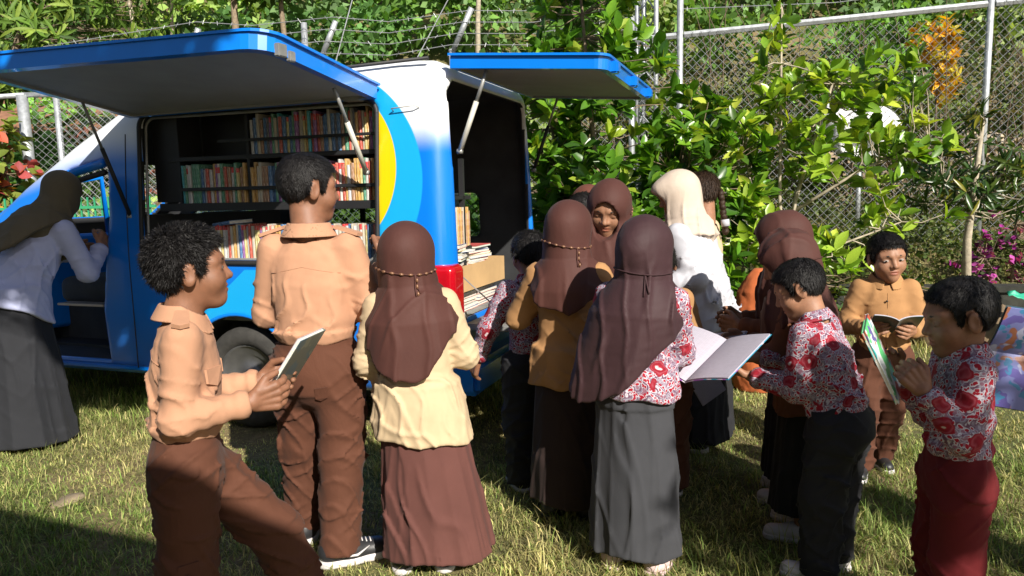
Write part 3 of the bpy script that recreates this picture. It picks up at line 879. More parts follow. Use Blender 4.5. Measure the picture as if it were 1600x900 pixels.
for i in range(13):
    z = 1.06 + i * 0.112
    MB().box((-0.54, -0.05, -0.006), (0.84, 0.06, 0.006), Matrix.Translation((0, 0.08, z)) @ Matrix.Rotation(math.radians(35), 4, 'X')).obj('slat', M['slat'], hs_)
rf = MB()
rf.add([(-3, -0.8, 2.98), (2.6, -0.8, 2.98), (2.6, 1.5, 3.9), (-3, 1.5, 3.9), (-3, -0.8, 3.03), (2.6, -0.8, 3.03), (2.6, 1.5, 3.95), (-3, 1.5, 3.95)], [(0, 3, 2, 1), (4, 5, 6, 7), (0, 1, 5, 4), (1, 2, 6, 5), (2, 3, 7, 6), (3, 0, 4, 7)])
rf.obj('roof', M['rust'], hs_)

# low dark wall at the edge of the lawn
M['dark_wall'] = mat_plain('dark_concrete', (0.022, 0.023, 0.018), 0.95, 0.5, 9, 0.6, 30)  # near-black tone varied by noise
wl = empty('low_wall', (3.2, 6.75, 0)); tag(wl, 'low dark wall along the far edge of the lawn', 'wall')
ang = math.atan(-0.13)
wl.rotation_euler = (0, 0, ang)
MB().box((-2.0, -0.08, -0.1), (3.2, 0.08, 0.42)).obj('base', M['dark_wall'], wl, False, 0.01)
for i in range(7):
    MB().box((-2.03 + i * 0.752, -0.115, 0.423), (-2.03 + i * 0.752 + 0.746, 0.115, 0.48)).obj('coping_stone', M['dark_wall'], wl, False, 0.008)

# pale rocks on the bank behind the fence
rg = np.random.default_rng(99)
M['rock'] = mat_plain('cream_rock', (0.44, 0.36, 0.26), 0.9, 0.3, 8, 0.7, 25)
for i in range(16):
    x = 4.6 + i * 0.30 + rg.uniform(-0.1, 0.1); y = 9.9 + rg.uniform(-0.3, 0.3)
    r = rg.uniform(0.10, 0.2); zz = float(terrain(x, y)) + rg.uniform(0.5, 0.85)
    W_ = Wrinkle(i + 200, 22.0)
    f = lambda P: ell(P, (0, 0, 0), (r, r * 0.8, r * 0.7)) + r * 0.2 * W_(P)
    v, q = surface(f, (-r * 1.4,) * 3, (r * 1.4,) * 3, r / 7, 1)
    o = np_obj('rock', v, q, M['rock'], None, True); o.location = (x, y, zz)
    tag(o, '%s cream rock from the left in the bank behind the fence' % ['first', 'second', 'third', 'fourth', 'fifth', 'sixth', 'seventh', 'eighth', 'ninth', 'tenth', 'eleventh', 'twelfth', 'thirteenth', 'fourteenth', 'fifteenth', 'sixteenth'][i], 'rock', 'cream rocks in the bank')
bank = MB().add([(4.2, 9.75, 0.9), (10, 9.6, 0.9), (10, 9.9, 2.0), (4.2, 10.05, 1.95), (4.2, 10.6, 2.0), (10, 10.5, 2.05)], [(0, 1, 2, 3), (3, 2, 5, 4)]).obj('earth_bank', mat_plain('dry_earth', (0.30, 0.23, 0.15), 0.95, 0.35, 5, 0.7, 18))
tag(bank, kind='structure')

# orange sack on the lawn
M['sack'] = mat_cloth('orange_sack_weave', (0.42, 0.11, 0.035))
W_ = Wrinkle(611, 40.0, (1, 1, 0.5)); W2_ = Wrinkle(612, 90.0)
def f_sack(P):
    z = P[:, 2]
    rr = np.interp(z, [0.0, 0.1, 0.45, 0.75, 0.86, 0.92], [0.17, 0.2, 0.2, 0.17, 0.10, 0.05]).astype(F4)
    d = (np.sqrt(P[:, 0] ** 2 + (P[:, 1] * 1.15) ** 2) - rr) * 0.8 + 0.012 * W_(P) + 0.004 * W2_(P)
    return smax(smax(d, -z, 0.02), z - 0.92, 0.02)
v, q = surface(f_sack, (-0.3, -0.3, -0.02), (0.3, 0.3, 1.0), 0.014)
sk = np_obj('sack', v, q, M['sack'], None, True); sk.location = (1.70, 5.05, 0); sk.scale = (0.85, 0.85, 0.92)
tag(sk, 'orange woven sack standing on the lawn behind the white bloused woman', 'sack')

# soil mound with torn green netting round the young tree
M['soil'] = mat_plain('dry_soil', (0.17, 0.12, 0.07), 0.95, 0.35, 12, 0.8, 40)
W_ = Wrinkle(700, 25.0)
v, q = surface(lambda P: ell(P, (0, 0, 0), (0.5, 0.42, 0.34)) + 0.03 * W_(P), (-0.65, -0.6, -0.05), (0.65, 0.6, 0.5), 0.03)
md = np_obj('soil_mound', v, q, M['soil'], None, True); md.location = (4.02, 6.4, 0.02)
tag(md, 'small mound of dry soil at the foot of the young tree', 'soil')
M['net'] = mat_plain('green_netting', (0.02, 0.30, 0.19), 0.5, 0.3, 10, 0.4, 60)
def scrap(label, pts, w, seed):
    """a crumpled strip of sheet laid along a path"""
    rg = np.random.default_rng(seed)
    pts = np.array(pts, float); n = 26; m_ = 7
    t = np.linspace(0, len(pts) - 1, n); P = np.stack([np.interp(t, range(len(pts)), pts[:, k]) for k in range(3)], 1)
    W_ = Wrinkle(seed, 45.0)
    v = []
    for i in range(n):
        dd = P[min(i + 1, n - 1)] - P[max(i - 1, 0)]; s_ = np.cross(dd, [0.2, -0.6, 0.8]); s_ /= np.linalg.norm(s_)
        for j in range(m_):
            v.append(P[i] + s_ * w * (j / (m_ - 1) - 0.5) * (0.7 + 0.4 * math.sin(i * 0.7 + seed)))
    v = np.array(v); nn = W_(v.astype(F4)); nn2 = W_((v + 3.3).astype(F4))
    v += np.stack([nn * 0.02, -np.abs(nn2) * 0.05, nn2 * 0.03], 1)
    f = np.array([(i * m_ + j, (i + 1) * m_ + j, (i + 1) * m_ + j + 1, i * m_ + j + 1) for i in range(n - 1) for j in range(m_ - 1)])
    o = np_obj('netting', v, f, M['net'], None, True)
    md_ = o.modifiers.new('thickness', 'SOLIDIFY'); md_.thickness = 0.004
    tag(o, label, 'netting', 'scraps of green netting around the young tree')
scrap('crumpled green netting left of the young tree stem', [(3.55, 6.05, 0.42), (3.75, 6.0, 0.52), (3.95, 6.02, 0.50)], 0.16, 3)
scrap('strip of green netting looped over the mound right of the young tree stem', [(4.05, 6.0, 0.50), (4.3, 5.95, 0.46), (4.45, 5.9, 0.28), (4.5, 5.85, 0.2)], 0.07, 5)
scrap('torn green netting hanging down behind the head of the red trousered boy', [(4.0, 5.9, 0.34), (4.05, 5.82, 0.15), (4.06, 5.78, 0.03)], 0.16, 7)

# white cover behind the open shrub
M['white_sheet'] = mat_plain('white_plastic', (0.78, 0.78, 0.78), 0.45, 0.05, 3, 0.1, 10)
W_ = Wrinkle(800, 8.0)
def f_cov(P):
    d = ell(P, (0.2, 0, 0.0), (0.55, 0.3, 0.46))
    d = smin(d, ell(P, (-0.38, 0, 0.3), (0.22, 0.2, 0.22)), 0.1)
    d = smax(d, -ell(P, (-0.05, -0.35, -0.22), (0.3, 0.3, 0.22)), 0.04)
    return smax(d + 0.012 * W_(P), -0.42 - P[:, 2], 0.02)
v, q = surface(f_cov, (-0.75, -0.45, -0.55), (0.85, 0.45, 0.65), 0.03)
cv = np_obj('white_cover', v, q, M['white_sheet'], None, True); cv.location = (4.0, 8.75, 1.98); cv.scale = (0.74, 0.74, 0.74)
tag(cv, 'rounded white object half seen through the open shrub', 'cover')
MB().tube([(0.1, 0, -0.4), (0.1, 0, -1.5)], 0.04, 8).obj('stand', M['galv'], cv, True)

# ------------------------------------------------------------------ behind the photographer: what throws the shade
M['plaster'] = mat_plain('cream_plaster', (0.55, 0.50, 0.42), 0.85)
M['roof_sheet'] = mat_plain('grey_roof_sheet', (0.30, 0.31, 0.32), 0.6)
sb = empty('school_building', (1.45, -1.61, 0), math.atan2(0.37, -0.93)); tag(sb, 'single storey school building behind the photographer', 'building')
# local +X runs left along the eave, local +Y runs back from the lawn
MB().add([(0, 0, 2.95), (9, 0, 2.95), (9, 0, 3.02), (0, 0, 3.02), (0, 4.5, 4.3), (9, 4.5, 4.3), (9, 4.5, 4.37), (0, 4.5, 4.37)], [(0, 1, 2, 3), (0, 4, 5, 1), (3, 2, 6, 7), (4, 7, 6, 5), (0, 3, 7, 4), (1, 5, 6, 2)]).obj('roof', M['roof_sheet'], sb)
for i in range(4):
    MB().box((0.3 + i * 2.7, 0.35, 0), (0.42 + i * 2.7, 0.47, 3.0)).obj('veranda_post', M['plaster'], sb)
MB().box((0.1, 2.2, 0), (9, 2.4, 3.5)).obj('wall', M['plaster'], sb)
MB().box((0.1, 2.41, 0), (0.3, 4.4, 3.5)).obj('wall', M['plaster'], sb)
for i in range(3):
    w_ = MB().box((1.2 + i * 2.6, 2.15, 1.0), (2.6 + i * 2.6, 2.19, 2.2)).obj('window', mat_plain('window_glass', (0.03, 0.04, 0.05), 0.1), sb)

rg = np.random.default_rng(123)
tips = blob_tips(rg, [((-0.62, 0.25, 4.05), (0.55, 0.42, 0.4)), ((0.0, -0.15, 4.65), (0.5, 0.4, 0.4)), ((-0.95, 0.5, 3.95), (0.4, 0.35, 0.35)), ((-0.35, 0.1, 3.9), (0.5, 0.4, 0.4))], 620, 0.2)
tips2 = blob_tips(rg, [((2.45, -1.25, 3.05), (0.32, 0.25, 0.3)), ((3.55, -1.0, 2.75), (0.35, 0.3, 0.3)), ((3.0, -0.55, 3.3), (0.3, 0.25, 0.25)), ((3.9, -0.6, 3.2), (0.4, 0.3, 0.3)), ((3.6, -1.6, 3.7), (0.5, 0.4, 0.3))], 70, 0.2)
tips2 = np.concatenate([tips2, blob_tips(rg, [((3.1, -1.6, 3.05), (0.4, 0.3, 0.35)), ((3.2, -1.75, 3.6), (0.3, 0.25, 0.3)), ((2.9, -1.35, 3.35), (0.22, 0.2, 0.2))], 190, 0.2)])
whorl_tree('shade_tree', 'tree behind the photographer at the right whose leaves dapple the lawn', 'tree', None, (3.6, -2.6, 0.0),
           [([(3.6, -2.6, 0.0), (3.5, -2.4, 1.6), (3.2, -1.9, 2.8), (2.6, -1.4, 3.1)], 0.10, 0.02), ([(3.4, -2.2, 2.2), (3.6, -1.2, 2.9), (3.9, -0.6, 3.2)], 0.04, 0.012)],
           tips2, None, LEAF_COLS['citrus'], 'broad', 7, (0.10, 0.16), single=0, seed=15, weights=[0.42, 0.28, 0.1, 0.2])
whorl_tree('shade_tree', 'unseen tree added left of the photographer to shade the cab of the van', 'tree', None, (-2.3, 0.1, 0.0),  # added out of view, crown placed to shade cab and leaning woman
           [([(-2.3, 0.1, 0.0), (-2.2, 0.1, 1.8), (-1.8, 0.2, 3.2), (-0.9, 0.3, 4.0), (-0.1, -0.1, 4.5)], 0.11, 0.02)],
           tips, None, LEAF_COLS['citrus'], 'broad', 7, (0.10, 0.16), single=0, seed=16, weights=[0.42, 0.28, 0.1, 0.2])

# ------------------------------------------------------------------ the mobile library van
VAN_O = (-0.345, 3.89, 0.0)
VAN_R = math.radians(-19.1)          # local +X points to the rear, local +Y to the far side
van = empty('library_van', VAN_O, VAN_R)
tag(van, 'blue and white mobile library van with side and rear hatches raised', 'van')

def mat_van_paint():
    m = bpy.data.materials.new('van_paint')
    nt, bs, out = nodes_of(m)
    v = texco(nt)
    s = nt.nodes.new('ShaderNodeSeparateXYZ'); nt.links.new(v, s.inputs[0])
    X, Z = s.outputs[0], s.outputs[2]
    n = noise(nt, v, 1.5, 2)
    zz = math_(nt, 'ADD', Z, math_(nt, 'MULTIPLY', math_(nt, 'SUBTRACT', n, 0.5), 0.03))
    # white above, blue below, softly airbrushed
    edge = math_(nt, 'ADD', zz, math_(nt, 'MULTIPLY', math_(nt, 'MAXIMUM', math_(nt, 'SUBTRACT', -2.25, X), 0.0), 0.26))
    g = nt.nodes.new('ShaderNodeMapRange'); g.inputs[1].default_value = 1.61; g.inputs[2].default_value = 1.82
    g.interpolation_type = 'SMOOTHSTEP'; nt.links.new(edge, g.inputs[0])
    base = mixc(nt, g.outputs[0], (0.001, 0.165, 0.66), (0.80, 0.82, 0.84))
    def disc(cx, cz, r, soft):
        a = math_(nt, 'POWER', math_(nt, 'SUBTRACT', X, cx), 2.0); b = math_(nt, 'POWER', math_(nt, 'SUBTRACT', Z, cz), 2.0)
        d = math_(nt, 'SQRT', math_(nt, 'ADD', a, b))
        mr = nt.nodes.new('ShaderNodeMapRange'); mr.inputs[1].default_value = r + soft; mr.inputs[2].default_value = r - soft
        nt.links.new(d, mr.inputs[0]); return mr.outputs[0]
    c1 = disc(-0.75, 1.47, 0.62, 0.004)
    base = mixc(nt, c1, base, (0.008, 0.34, 0.72))
    c2 = disc(-0.78, 1.54, 0.495, 0.003)
    base = mixc(nt, c2, base, (0.78, 0.52, 0.002))
    # everything below the belt and forward of the window stays blue
    lo_ = nt.nodes.new('ShaderNodeMapRange'); lo_.inputs[1].default_value = 0.985; lo_.inputs[2].default_value = 0.98
    nt.links.new(Z, lo_.inputs[0])
    fr = nt.nodes.new('ShaderNodeMapRange'); fr.inputs[1].default_value = -1.2; fr.inputs[2].default_value = -1.21
    nt.links.new(X, fr.inputs[0])
    keep = math_(nt, 'MAXIMUM', fr.outputs[0], lo_.outputs[0])
    blue = mixc(nt, g.outputs[0], (0.001, 0.165, 0.66), (0.80, 0.82, 0.84))
    base = mixc(nt, keep, base, blue)
    # pale blue wedge of the swoosh below the window
    ln = math_(nt, 'SUBTRACT', math_(nt, 'SUBTRACT', X, -1.47), math_(nt, 'MULTIPLY', math_(nt, 'SUBTRACT', Z, 0.83), 1.23))
    w1 = math_(nt, 'GREATER_THAN', ln, 0.0); w2 = math_(nt, 'LESS_THAN', ln, 0.42)
    base = mixc(nt, math_(nt, 'MULTIPLY', math_(nt, 'MULTIPLY', w1, w2), lo_.outputs[0]), base, (0.008, 0.34, 0.72))
    # road dust low down
    du = nt.nodes.new('ShaderNodeMapRange'); du.inputs[1].default_value = 0.75; du.inputs[2].default_value = 0.35
    nt.links.new(Z, du.inputs[0])
    dust = math_(nt, 'MULTIPLY', math_(nt, 'MULTIPLY', du.outputs[0], noise(nt, v, 9.0, 5, 0.7)), 0.35, True)
    base = mixc(nt, dust, base, (0.22, 0.19, 0.14))
    nt.links.new(base, bs.inputs['Base Color'])
    bs.inputs['Roughness'].default_value = 0.33
    bs.inputs['Coat Weight'].default_value = 0.4
    bs.inputs['Coat Roughness'].default_value = 0.12
    bump(nt, bs, noise(nt, v, 3.0, 2), 0.06, 0.02)
    return m
M['van_paint'] = mat_van_paint()
M['van_inside'] = mat_plain('dark_lining', (0.028, 0.029, 0.032), 0.75, 0.25, 6, 0.2)
M['van_blue'] = mat_plain('hatch_blue_paint', (0.001, 0.17, 0.66), 0.3, 0.06, 4, 0, coat=0.4)
M['hatch_in'] = mat_plain('grey_hatch_lining', (0.30, 0.31, 0.32), 0.7, 0.1, 4, 0.1)
M['rubber'] = mat_plain('black_rubber', (0.016, 0.016, 0.017), 0.6, 0.2)
M['tyre'] = mat_plain('dusty_tyre', (0.035, 0.033, 0.03), 0.9, 0.3, 20, 0.3)
M['rim'] = mat_plain('steel_rim', (0.15, 0.15, 0.155), 0.4, 0.15, 10, 0, metal=0.6)
M['red_lens'] = mat_plain('red_lens', (0.42, 0.004, 0.012), 0.12, 0.1, 8, 0, coat=0.6)
M['clear_lens'] = mat_plain('pale_lens', (0.55, 0.48, 0.42), 0.15, 0.1, 8, 0)
M['shelf'] = mat_plain('black_shelf_steel', (0.018, 0.018, 0.02), 0.5, 0.2)
M['grey_metal'] = mat_plain('worn_grey_steel', (0.30, 0.30, 0.29), 0.5, 0.25, 9, 0.2, metal=0.4)
M['strut'] = mat_plain('pale_strut', (0.55, 0.53, 0.47), 0.4, 0.1, metal=0.2)
def mat_glass():
    m = bpy.data.materials.new('tinted_glass'); nt, bs, out = nodes_of(m)
    t = nt.nodes.new('ShaderNodeBsdfTransparent'); t.inputs[0].default_value = (0.62, 0.70, 0.66, 1)
    gl = nt.nodes.new('ShaderNodeBsdfGlossy'); gl.inputs['Roughness'].default_value = 0.03
    n_ = noise(nt, texco(nt), 2.0, 2); fr = nt.nodes.new('ShaderNodeFresnel'); fr.inputs[0].default_value = 1.45
    mx = nt.nodes.new('ShaderNodeMixShader'); nt.links.new(fr.outputs[0], mx.inputs[0]); nt.links.new(t.outputs[0], mx.inputs[1]); nt.links.new(gl.outputs[0], mx.inputs[2])
    nt.links.new(mx.outputs[0], out.inputs[0]); return m
M['glass'] = mat_glass()

VW = 1.60
def van_outer(P):
    x, y, z = P[:, 0], P[:, 1], P[:, 2]
    # half width narrows above the belt
    hw = VW / 2 - 0.085 * np.clip((z - 1.0) / 1.1, 0, 1) ** 1.5 - 0.02 * np.clip((0.7 - z) / 0.35, 0, 1)
    roof = np.interp(x, [-4.25, -4.1, -3.6, -3.3, -3.03, -2.6, -2.2, -2.0, -0.3, 0.0], [0.80, 0.95, 1.12, 1.33, 1.51, 1.76, 1.97, 2.05, 2.12, 2.10]).astype(F4)
    qx = np.maximum(x - 0.02 - 0.03 * (z - 1.0) * -1.0, -4.2 - x)
    qy = np.abs(y - VW / 2) - hw
    qz = np.maximum(z - roof, 0.28 - z)
    r = 0.11
    q = np.stack([qx + r, qy + r, qz * 0.93 + r], 1)
    return nrm(np.maximum(q, 0)) + np.minimum(q.max(1), 0) - r
def box2(P, ax, c, hs, r):
    """endless rounded box: ax = the two axes it is cut in"""
    q = np.abs(P[:, ax] - np.asarray(c, F4)) - (np.asarray(hs, F4) - r)
    return np.sqrt((np.maximum(q, 0) ** 2).sum(1)) + np.minimum(q.max(1), 0) - r
WX, WZ = 1.36, 0.315                       # rear wheel
def f_van(P):
    d = van_outer(P)
    inn = van_outer(P) + 0.045
    inn = smax(inn, 0.70 - P[:, 2], 0.01)
    d = smax(d, -inn, 0.008)                                                      # hollow
    near = P[:, 1] - 0.5
    d = smax(d, -np.maximum(box2(P, [0, 2], (-1.215, 1.465), (0.815, 0.445), 0.07), near), 0.012)      # library window
    d = smax(d, -np.maximum(box2(P, [1, 2], (VW / 2, 1.355), (VW / 2 - 0.135, 0.645), 0.09), -0.25 - P[:, 0]), 0.012)      # rear opening
    # cab doorways: straight rear edge, top follows the screen
    top = np.interp(P[:, 0], [-3.5, -3.2, -2.9, -2.6, -2.28], [1.02, 1.17, 1.38, 1.60, 1.66]).astype(F4)
    door = np.maximum(np.maximum(np.maximum(P[:, 0] + 2.29 + 0.10 * np.clip((1.3 - P[:, 2]) / 0.6, 0, 1), -3.55 - P[:, 0]), P[:, 2] - top), 0.38 - P[:, 2])
    d = smax(d, -np.maximum(door, near), 0.02)
    fwin = np.maximum(np.maximum(np.maximum(P[:, 0] + 2.31, -3.4 - P[:, 0]), P[:, 2] - top + 0.02), 1.02 - P[:, 2])
    d = smax(d, -np.maximum(fwin, 1.1 - P[:, 1]), 0.02)
    d = smax(d, -np.maximum(box2(P, [0, 2], (-1.215, 1.24), (0.80, 0.16), 0.05), 1.1 - P[:, 1]), 0.012)   # far side windows
    # windscreen
    ws_ = np.maximum(np.maximum(P[:, 0] + 2.72, -3.36 - P[:, 0]), np.abs(P[:, 1] - VW / 2) - 0.62)
    d = smax(d, -np.maximum(ws_, 1.12 - P[:, 2]), 0.02)
    for wx in (-WX, -3.75):
        w = np.sqrt((P[:, 0] - wx) ** 2 + (P[:, 2] - WZ) ** 2) - 0.395
        d = smax(d, -np.maximum(w, np.minimum(P[:, 1] - 0.30, VW - 0.30 - P[:, 1])), 0.01)
    return d
v, q = surface(f_van, (-4.3, -0.05, 0.22), (0.12, VW + 0.05, 2.2), 0.018, 3)
body = np_obj('body', v, q, [M['van_paint'], M['van_inside']], van, True)
fc = v[q].mean(1)
ins = (van_outer(fc.astype(F4)) < -0.022)
body.data.polygons.foreach_set('material_index', ins.astype(np.int32))

def side_y(z): return 0.0 + 0.085 * np.clip((z - 1.0) / 1.1, 0, 1) ** 1.5
# rubber gasket round the library window, inner frame, wheel arch lips
loop = rrect(-2.03, 1.02, -0.40, 1.91, 0.075, 6)
MB().tube([(x, side_y(z) - 0.004, z) for x, z in loop + loop[:1]], 0.013, 8, False).obj('window_gasket', M['rubber'], van, True)
loop2 = rrect(-2.01, 1.04, -0.42, 1.89, 0.065, 6)
MB().tube([(x, side_y(z) + 0.03, z) for x, z in loop2 + loop2[:1]], 0.009, 6, False).obj('window_frame', M['grey_metal'], van, True)
arch = [(-WX + 0.40 * math.cos(a), -0.002 + 0.004, WZ + 0.40 * math.sin(a)) for a in np.linspace(0.22, PI - 0.22, 25)]
MB().tube(arch, 0.012, 6).obj('wheel_arch_lip', M['van_blue'], van, True)
# gutter, panel seams, grab handle
MB().tube([(-2.15, 0.075, 2.035), (-1.2, 0.078, 2.075), (-0.1, 0.085, 2.105)], 0.010, 6).obj('roof_gutter', M['rubber'], van, True)
for pl in ([(-2.14, z_) for z_ in np.linspace(0.34, 1.80, 14)],):
    MB().tube([(x, side_y(z_) - 0.0005, z_) for x, z_ in pl], 0.0035, 5).obj('panel_seam', M['rubber'], van, True)
MB().tube([(-0.30, 0.055, 1.84), (-0.30, 0.028, 1.85), (-0.16, 0.028, 1.86), (-0.15, 0.055, 1.85)], 0.0035, 6).obj('rain_lip', M['strut'], van, True)
MB().box((-3.0, -0.004, 0.33), (-2.0, 0.02, 0.355)).obj('sill_trim', M['van_blue'], van, False, 0.006)
MB().tube([(-2.31, 0.03, 1.63), (-2.6, 0.025, 1.57), (-2.9, 0.01, 1.36), (-3.3, 0.01, 1.12)], 0.028, 8).obj('door_top_trim', M['van_blue'], van, True)
MB().tube([(-2.31, 0.04, 1.575), (-2.6, 0.035, 1.515), (-2.9, 0.02, 1.31), (-3.3, 0.02, 1.07)], 0.018, 8).obj('door_seal', M['rubber'], van, True)

# wheels
def wheel(wx, yy, side):
    w = empty('wheel', (wx, yy, WZ), 0, van)
    pr = [(0.0, 0.0), (0.20, 0.0), (0.205, 0.015), (0.25, -0.012), (0.295, 0.0), (0.315, 0.03), (0.315, 0.16), (0.295, 0.19), (0.2, 0.19)]
    def lathe(pr, n=40):
        v, f = [], []
        for i in range(n):
            a = 2 * PI * i / n
            for r, y in pr: v.append((r * math.cos(a), y * side, r * math.sin(a)))
        m = len(pr)
        for i in range(n):
            for k in range(m - 1):
                a, b = i * m + k, ((i + 1) % n) * m + k
                f.append((a, b, b + 1, a + 1))
        return MB().add(v, f)
    lathe([(0.20, 0.02), (0.205, 0.005), (0.25, -0.012), (0.293, 0.0), (0.313, 0.03), (0.315, 0.05), (0.315, 0.14), (0.293, 0.19), (0.2, 0.19)]).obj('tyre', M['tyre'], w, True)
    lathe([(0.0, 0.02), (0.05, 0.02), (0.06, 0.05), (0.13, 0.06), (0.16, 0.03), (0.19, 0.03), (0.203, 0.008), (0.205, 0.10), (0.0, 0.10)]).obj('rim', M['rim'], w, True)
    for i in range(5):
        a = 2 * PI * i / 5
        MB().tube([(0.035 * math.cos(a), 0.01 * side, 0.035 * math.sin(a)), (0.035 * math.cos(a), 0.03 * side, 0.035 * math.sin(a))], 0.009, 6).obj('wheel_nut', M['grey_metal'], w)
wheel(-WX, 0.05, 1); wheel(-WX, VW - 0.05, -1); wheel(-3.75, 0.05, 1); wheel(-3.75, VW - 0.05, -1)
MB().box((-4.0, 0.32, 0.24), (-0.1, VW - 0.32, 0.40)).obj('chassis', M['rubber'], van)
MB().box((-0.9, 0.24, 0.2), (-0.35, 0.6, 0.339)).obj('exhaust_box', M['rubber'], van, False, 0.03)
MB().tube([(-WX, 0.25, 0.315), (-WX, VW - 0.25, 0.315)], 0.045, 8).obj('axle', M['rubber'], van)
# mudguard inner
mb = MB()
for s_ in (0.06, 0.31):
    pass
mb.tube([(-WX + 0.405 * math.cos(a), 0.16, WZ + 0.405 * math.sin(a)) for a in np.linspace(-0.1, PI + 0.1, 20)], 0.13, 4, False)
# tail lights, bumper, number plate area
for yy, s_ in ((0.0, 1), (VW, -1)):
    pl = rrect(0, 0.0, 1, 1, 0.2, 4)
    f = lambda P: smax(rbox(P, (-0.035, yy + 0.06 * s_, 0.87), (0.085, 0.085, 0.155), 0.04), -(van_outer(P) + 0.012), 0.004)
    v, q = surface(f, (-0.2, yy - 0.17, 0.6), (0.12, yy + 0.17, 1.1), 0.01)
    tl = np_obj('tail_light', v, q, M['red_lens'], van, True)
    f2 = lambda P: smax(smax(rbox(P, (-0.03, yy + 0.06 * s_, 0.735), (0.088, 0.088, 0.022), 0.012), -(van_outer(P) + 0.012), 0.004), van_outer(P) - 0.03, 0.01)
    v, q = surface(f2, (-0.2, yy - 0.17, 0.66), (0.12, yy + 0.17, 0.82), 0.008)
    np_obj('reverse_lens', v, q, M['clear_lens'], tl, True)
MB().box((-0.02, 0.06, 0.30), (0.14, VW - 0.06, 0.48)).obj('rear_bumper', M['van_blue'], van, False, 0.03)
# folded down tailgate with steel floor plate
MB().box((0.035, 0.13, 0.655), (0.36, VW - 0.13, 0.69)).obj('tailgate', M['grey_metal'], van, False, 0.006)
MB().box((-1.9, 0.10, 0.66), (0.0, VW - 0.10, 0.712)).obj('load_floor', M['grey_metal'], van)
for yy in (0.15, VW - 0.15):
    MB().tube([(0.33, yy, 0.69), (-0.01, yy, 0.98)], 0.004, 5).obj('tailgate_cable', M['grey_metal'], van)

# hatches
def hatch(name, hinge_a, hinge_b, out_a, out_b, thick, lip, cham=0.12):
    """a door leaf between hinge line and outer line, blue pan with a recessed grey lining below"""
    ha, hb, oa, ob = [Vector(p) for p in (hinge_a, hinge_b, out_a, out_b)]
    ux = (hb - ha).normalized(); n_ = (hb - ha).cross(oa - ha).normalized()
    if n_.z < 0: n_ = -n_
    def loop(ins):
        def lerp2(s, t):
            p = ha.lerp(hb, s); q_ = oa.lerp(ob, s); return p.lerp(q_, t)
        L = (hb - ha).length; D = (oa - ha).length
        si, ti = ins / L, ins / D
        cs, ct = cham / L, cham / D
        pts = [(si, ti * 0.6), (1 - si, ti * 0.6)]
        for k in range(6):
            a = k / 5 * PI / 2
            pts.append((1 - si - cs + cs * math.cos(a), 1 - ti - ct + ct * math.sin(a)))
        for k in range(6):
            a = PI / 2 + k / 5 * PI / 2
            pts.append((si + cs + cs * math.cos(a), 1 - ti - ct + ct * math.sin(a)))
        # gentle crown across the leaf
        return [lerp2(s, t) for s, t in pts]
    A = loop(0.0); B_ = loop(lip)
    m = len(A)
    mb = MB()
    top = [p + n_ * thick * 0.5 for p in A]; top2 = [p + n_ * (thick * 0.5 + 0.018) for p in loop(0.05)]; bot = [p - n_ * thick * 0.5 for p in A]
    inn = [p - n_ * thick * 0.5 for p in B_]; rec = [p - n_ * (thick * 0.5 - 0.014) for p in B_]
    flange = [p + n_ * thick * 0.5 + (p - (ha + hb + oa + ob) / 4).normalized() * 0.018 for p in A]
    fl2 = [p + n_ * 0.012 for p in flange]
    vs_ = bot + top + flange + fl2 + top2 + inn
    f = []
    for r in range(4):
        f += [(r * m + i, r * m + (i + 1) % m, (r + 1) * m + (i + 1) % m, (r + 1) * m + i) for i in range(m)]
    f.append(tuple(4 * m + i for i in range(m)))
    f += [(5 * m + i, 5 * m + (i + 1) % m, (i + 1) % m, i) for i in range(m)]
    mb.add(vs_, f)
    o = mb.obj(name, M['van_blue'], van)
    ml = MB().add(inn + rec, [(i, (i + 1) % m, m + (i + 1) % m, m + i) for i in range(m)] + [tuple(m + i for i in range(m))])
    ml.obj('lining', M['hatch_in'], o)
    return o, n_
sh_, n1 = hatch('side_hatch', (-2.06, 0.03, 1.925), (-0.38, 0.03, 1.94), (-2.06, -0.95, 2.055), (-0.40, -0.87, 2.055), 0.072, 0.045)
rh_, n2 = hatch('rear_hatch', (0.02, 0.09, 2.075), (0.02, VW - 0.09, 2.075), (0.84, 0.10, 2.015), (0.84, VW - 0.10, 2.015), 0.062, 0.04, 0.06)
for x in (-1.9, -0.52):
    MB().box((x - 0.05, -0.005, 1.90), (x + 0.05, 0.055, 1.925)).obj('hinge', M['grey_metal'], sh_, False, 0.004)
MB().box((-0.41, -0.80, 1.995), (-0.382, -0.74, 2.05)).obj('latch', M['grey_metal'], sh_, False, 0.004)
MB().box((-0.408, -0.72, 1.985), (-0.382, -0.68, 2.03)).obj('latch', M['grey_metal'], sh_, False, 0.004)
for y in (0.25, 0.8, 1.35):
    MB().box((0.83, y - 0.035, 1.98), (0.875, y + 0.035, 2.04)).obj('latch', M['van_blue'], rh_, False, 0.008)
for y in (0.25, 1.3):
    MB().box((-0.01, y - 0.05, 2.075), (0.06, y + 0.05, 2.12)).obj('hinge', M['grey_metal'], rh_, False, 0.004)
def strut(a, b, ra=0.013, rb=0.009, mat='strut'):
    a = Vector(a); b = Vector(b); m_ = a.lerp(b, 0.62)
    s_ = MB().tube([a, m_], ra, 10).obj('gas_strut', M[mat], van, True)
    MB().tube([m_ - (b - a).normalized() * 0.01, b], rb, 10).obj('strut_rod', M['grey_metal'], s_, True)
    MB().tube([a + Vector((-0.015, 0, 0)), a + Vector((0.015, 0, 0))], 0.014, 8).obj('strut_joint', M['grey_metal'], s_, True)
strut((-0.46, 0.02, 1.52), (-0.46, -0.26, 1.93), 0.014, 0.010)
strut((-2.12, 0.02, 1.30), (-2.02, -0.34, 1.945), 0.012, 0.008, 'rubber')
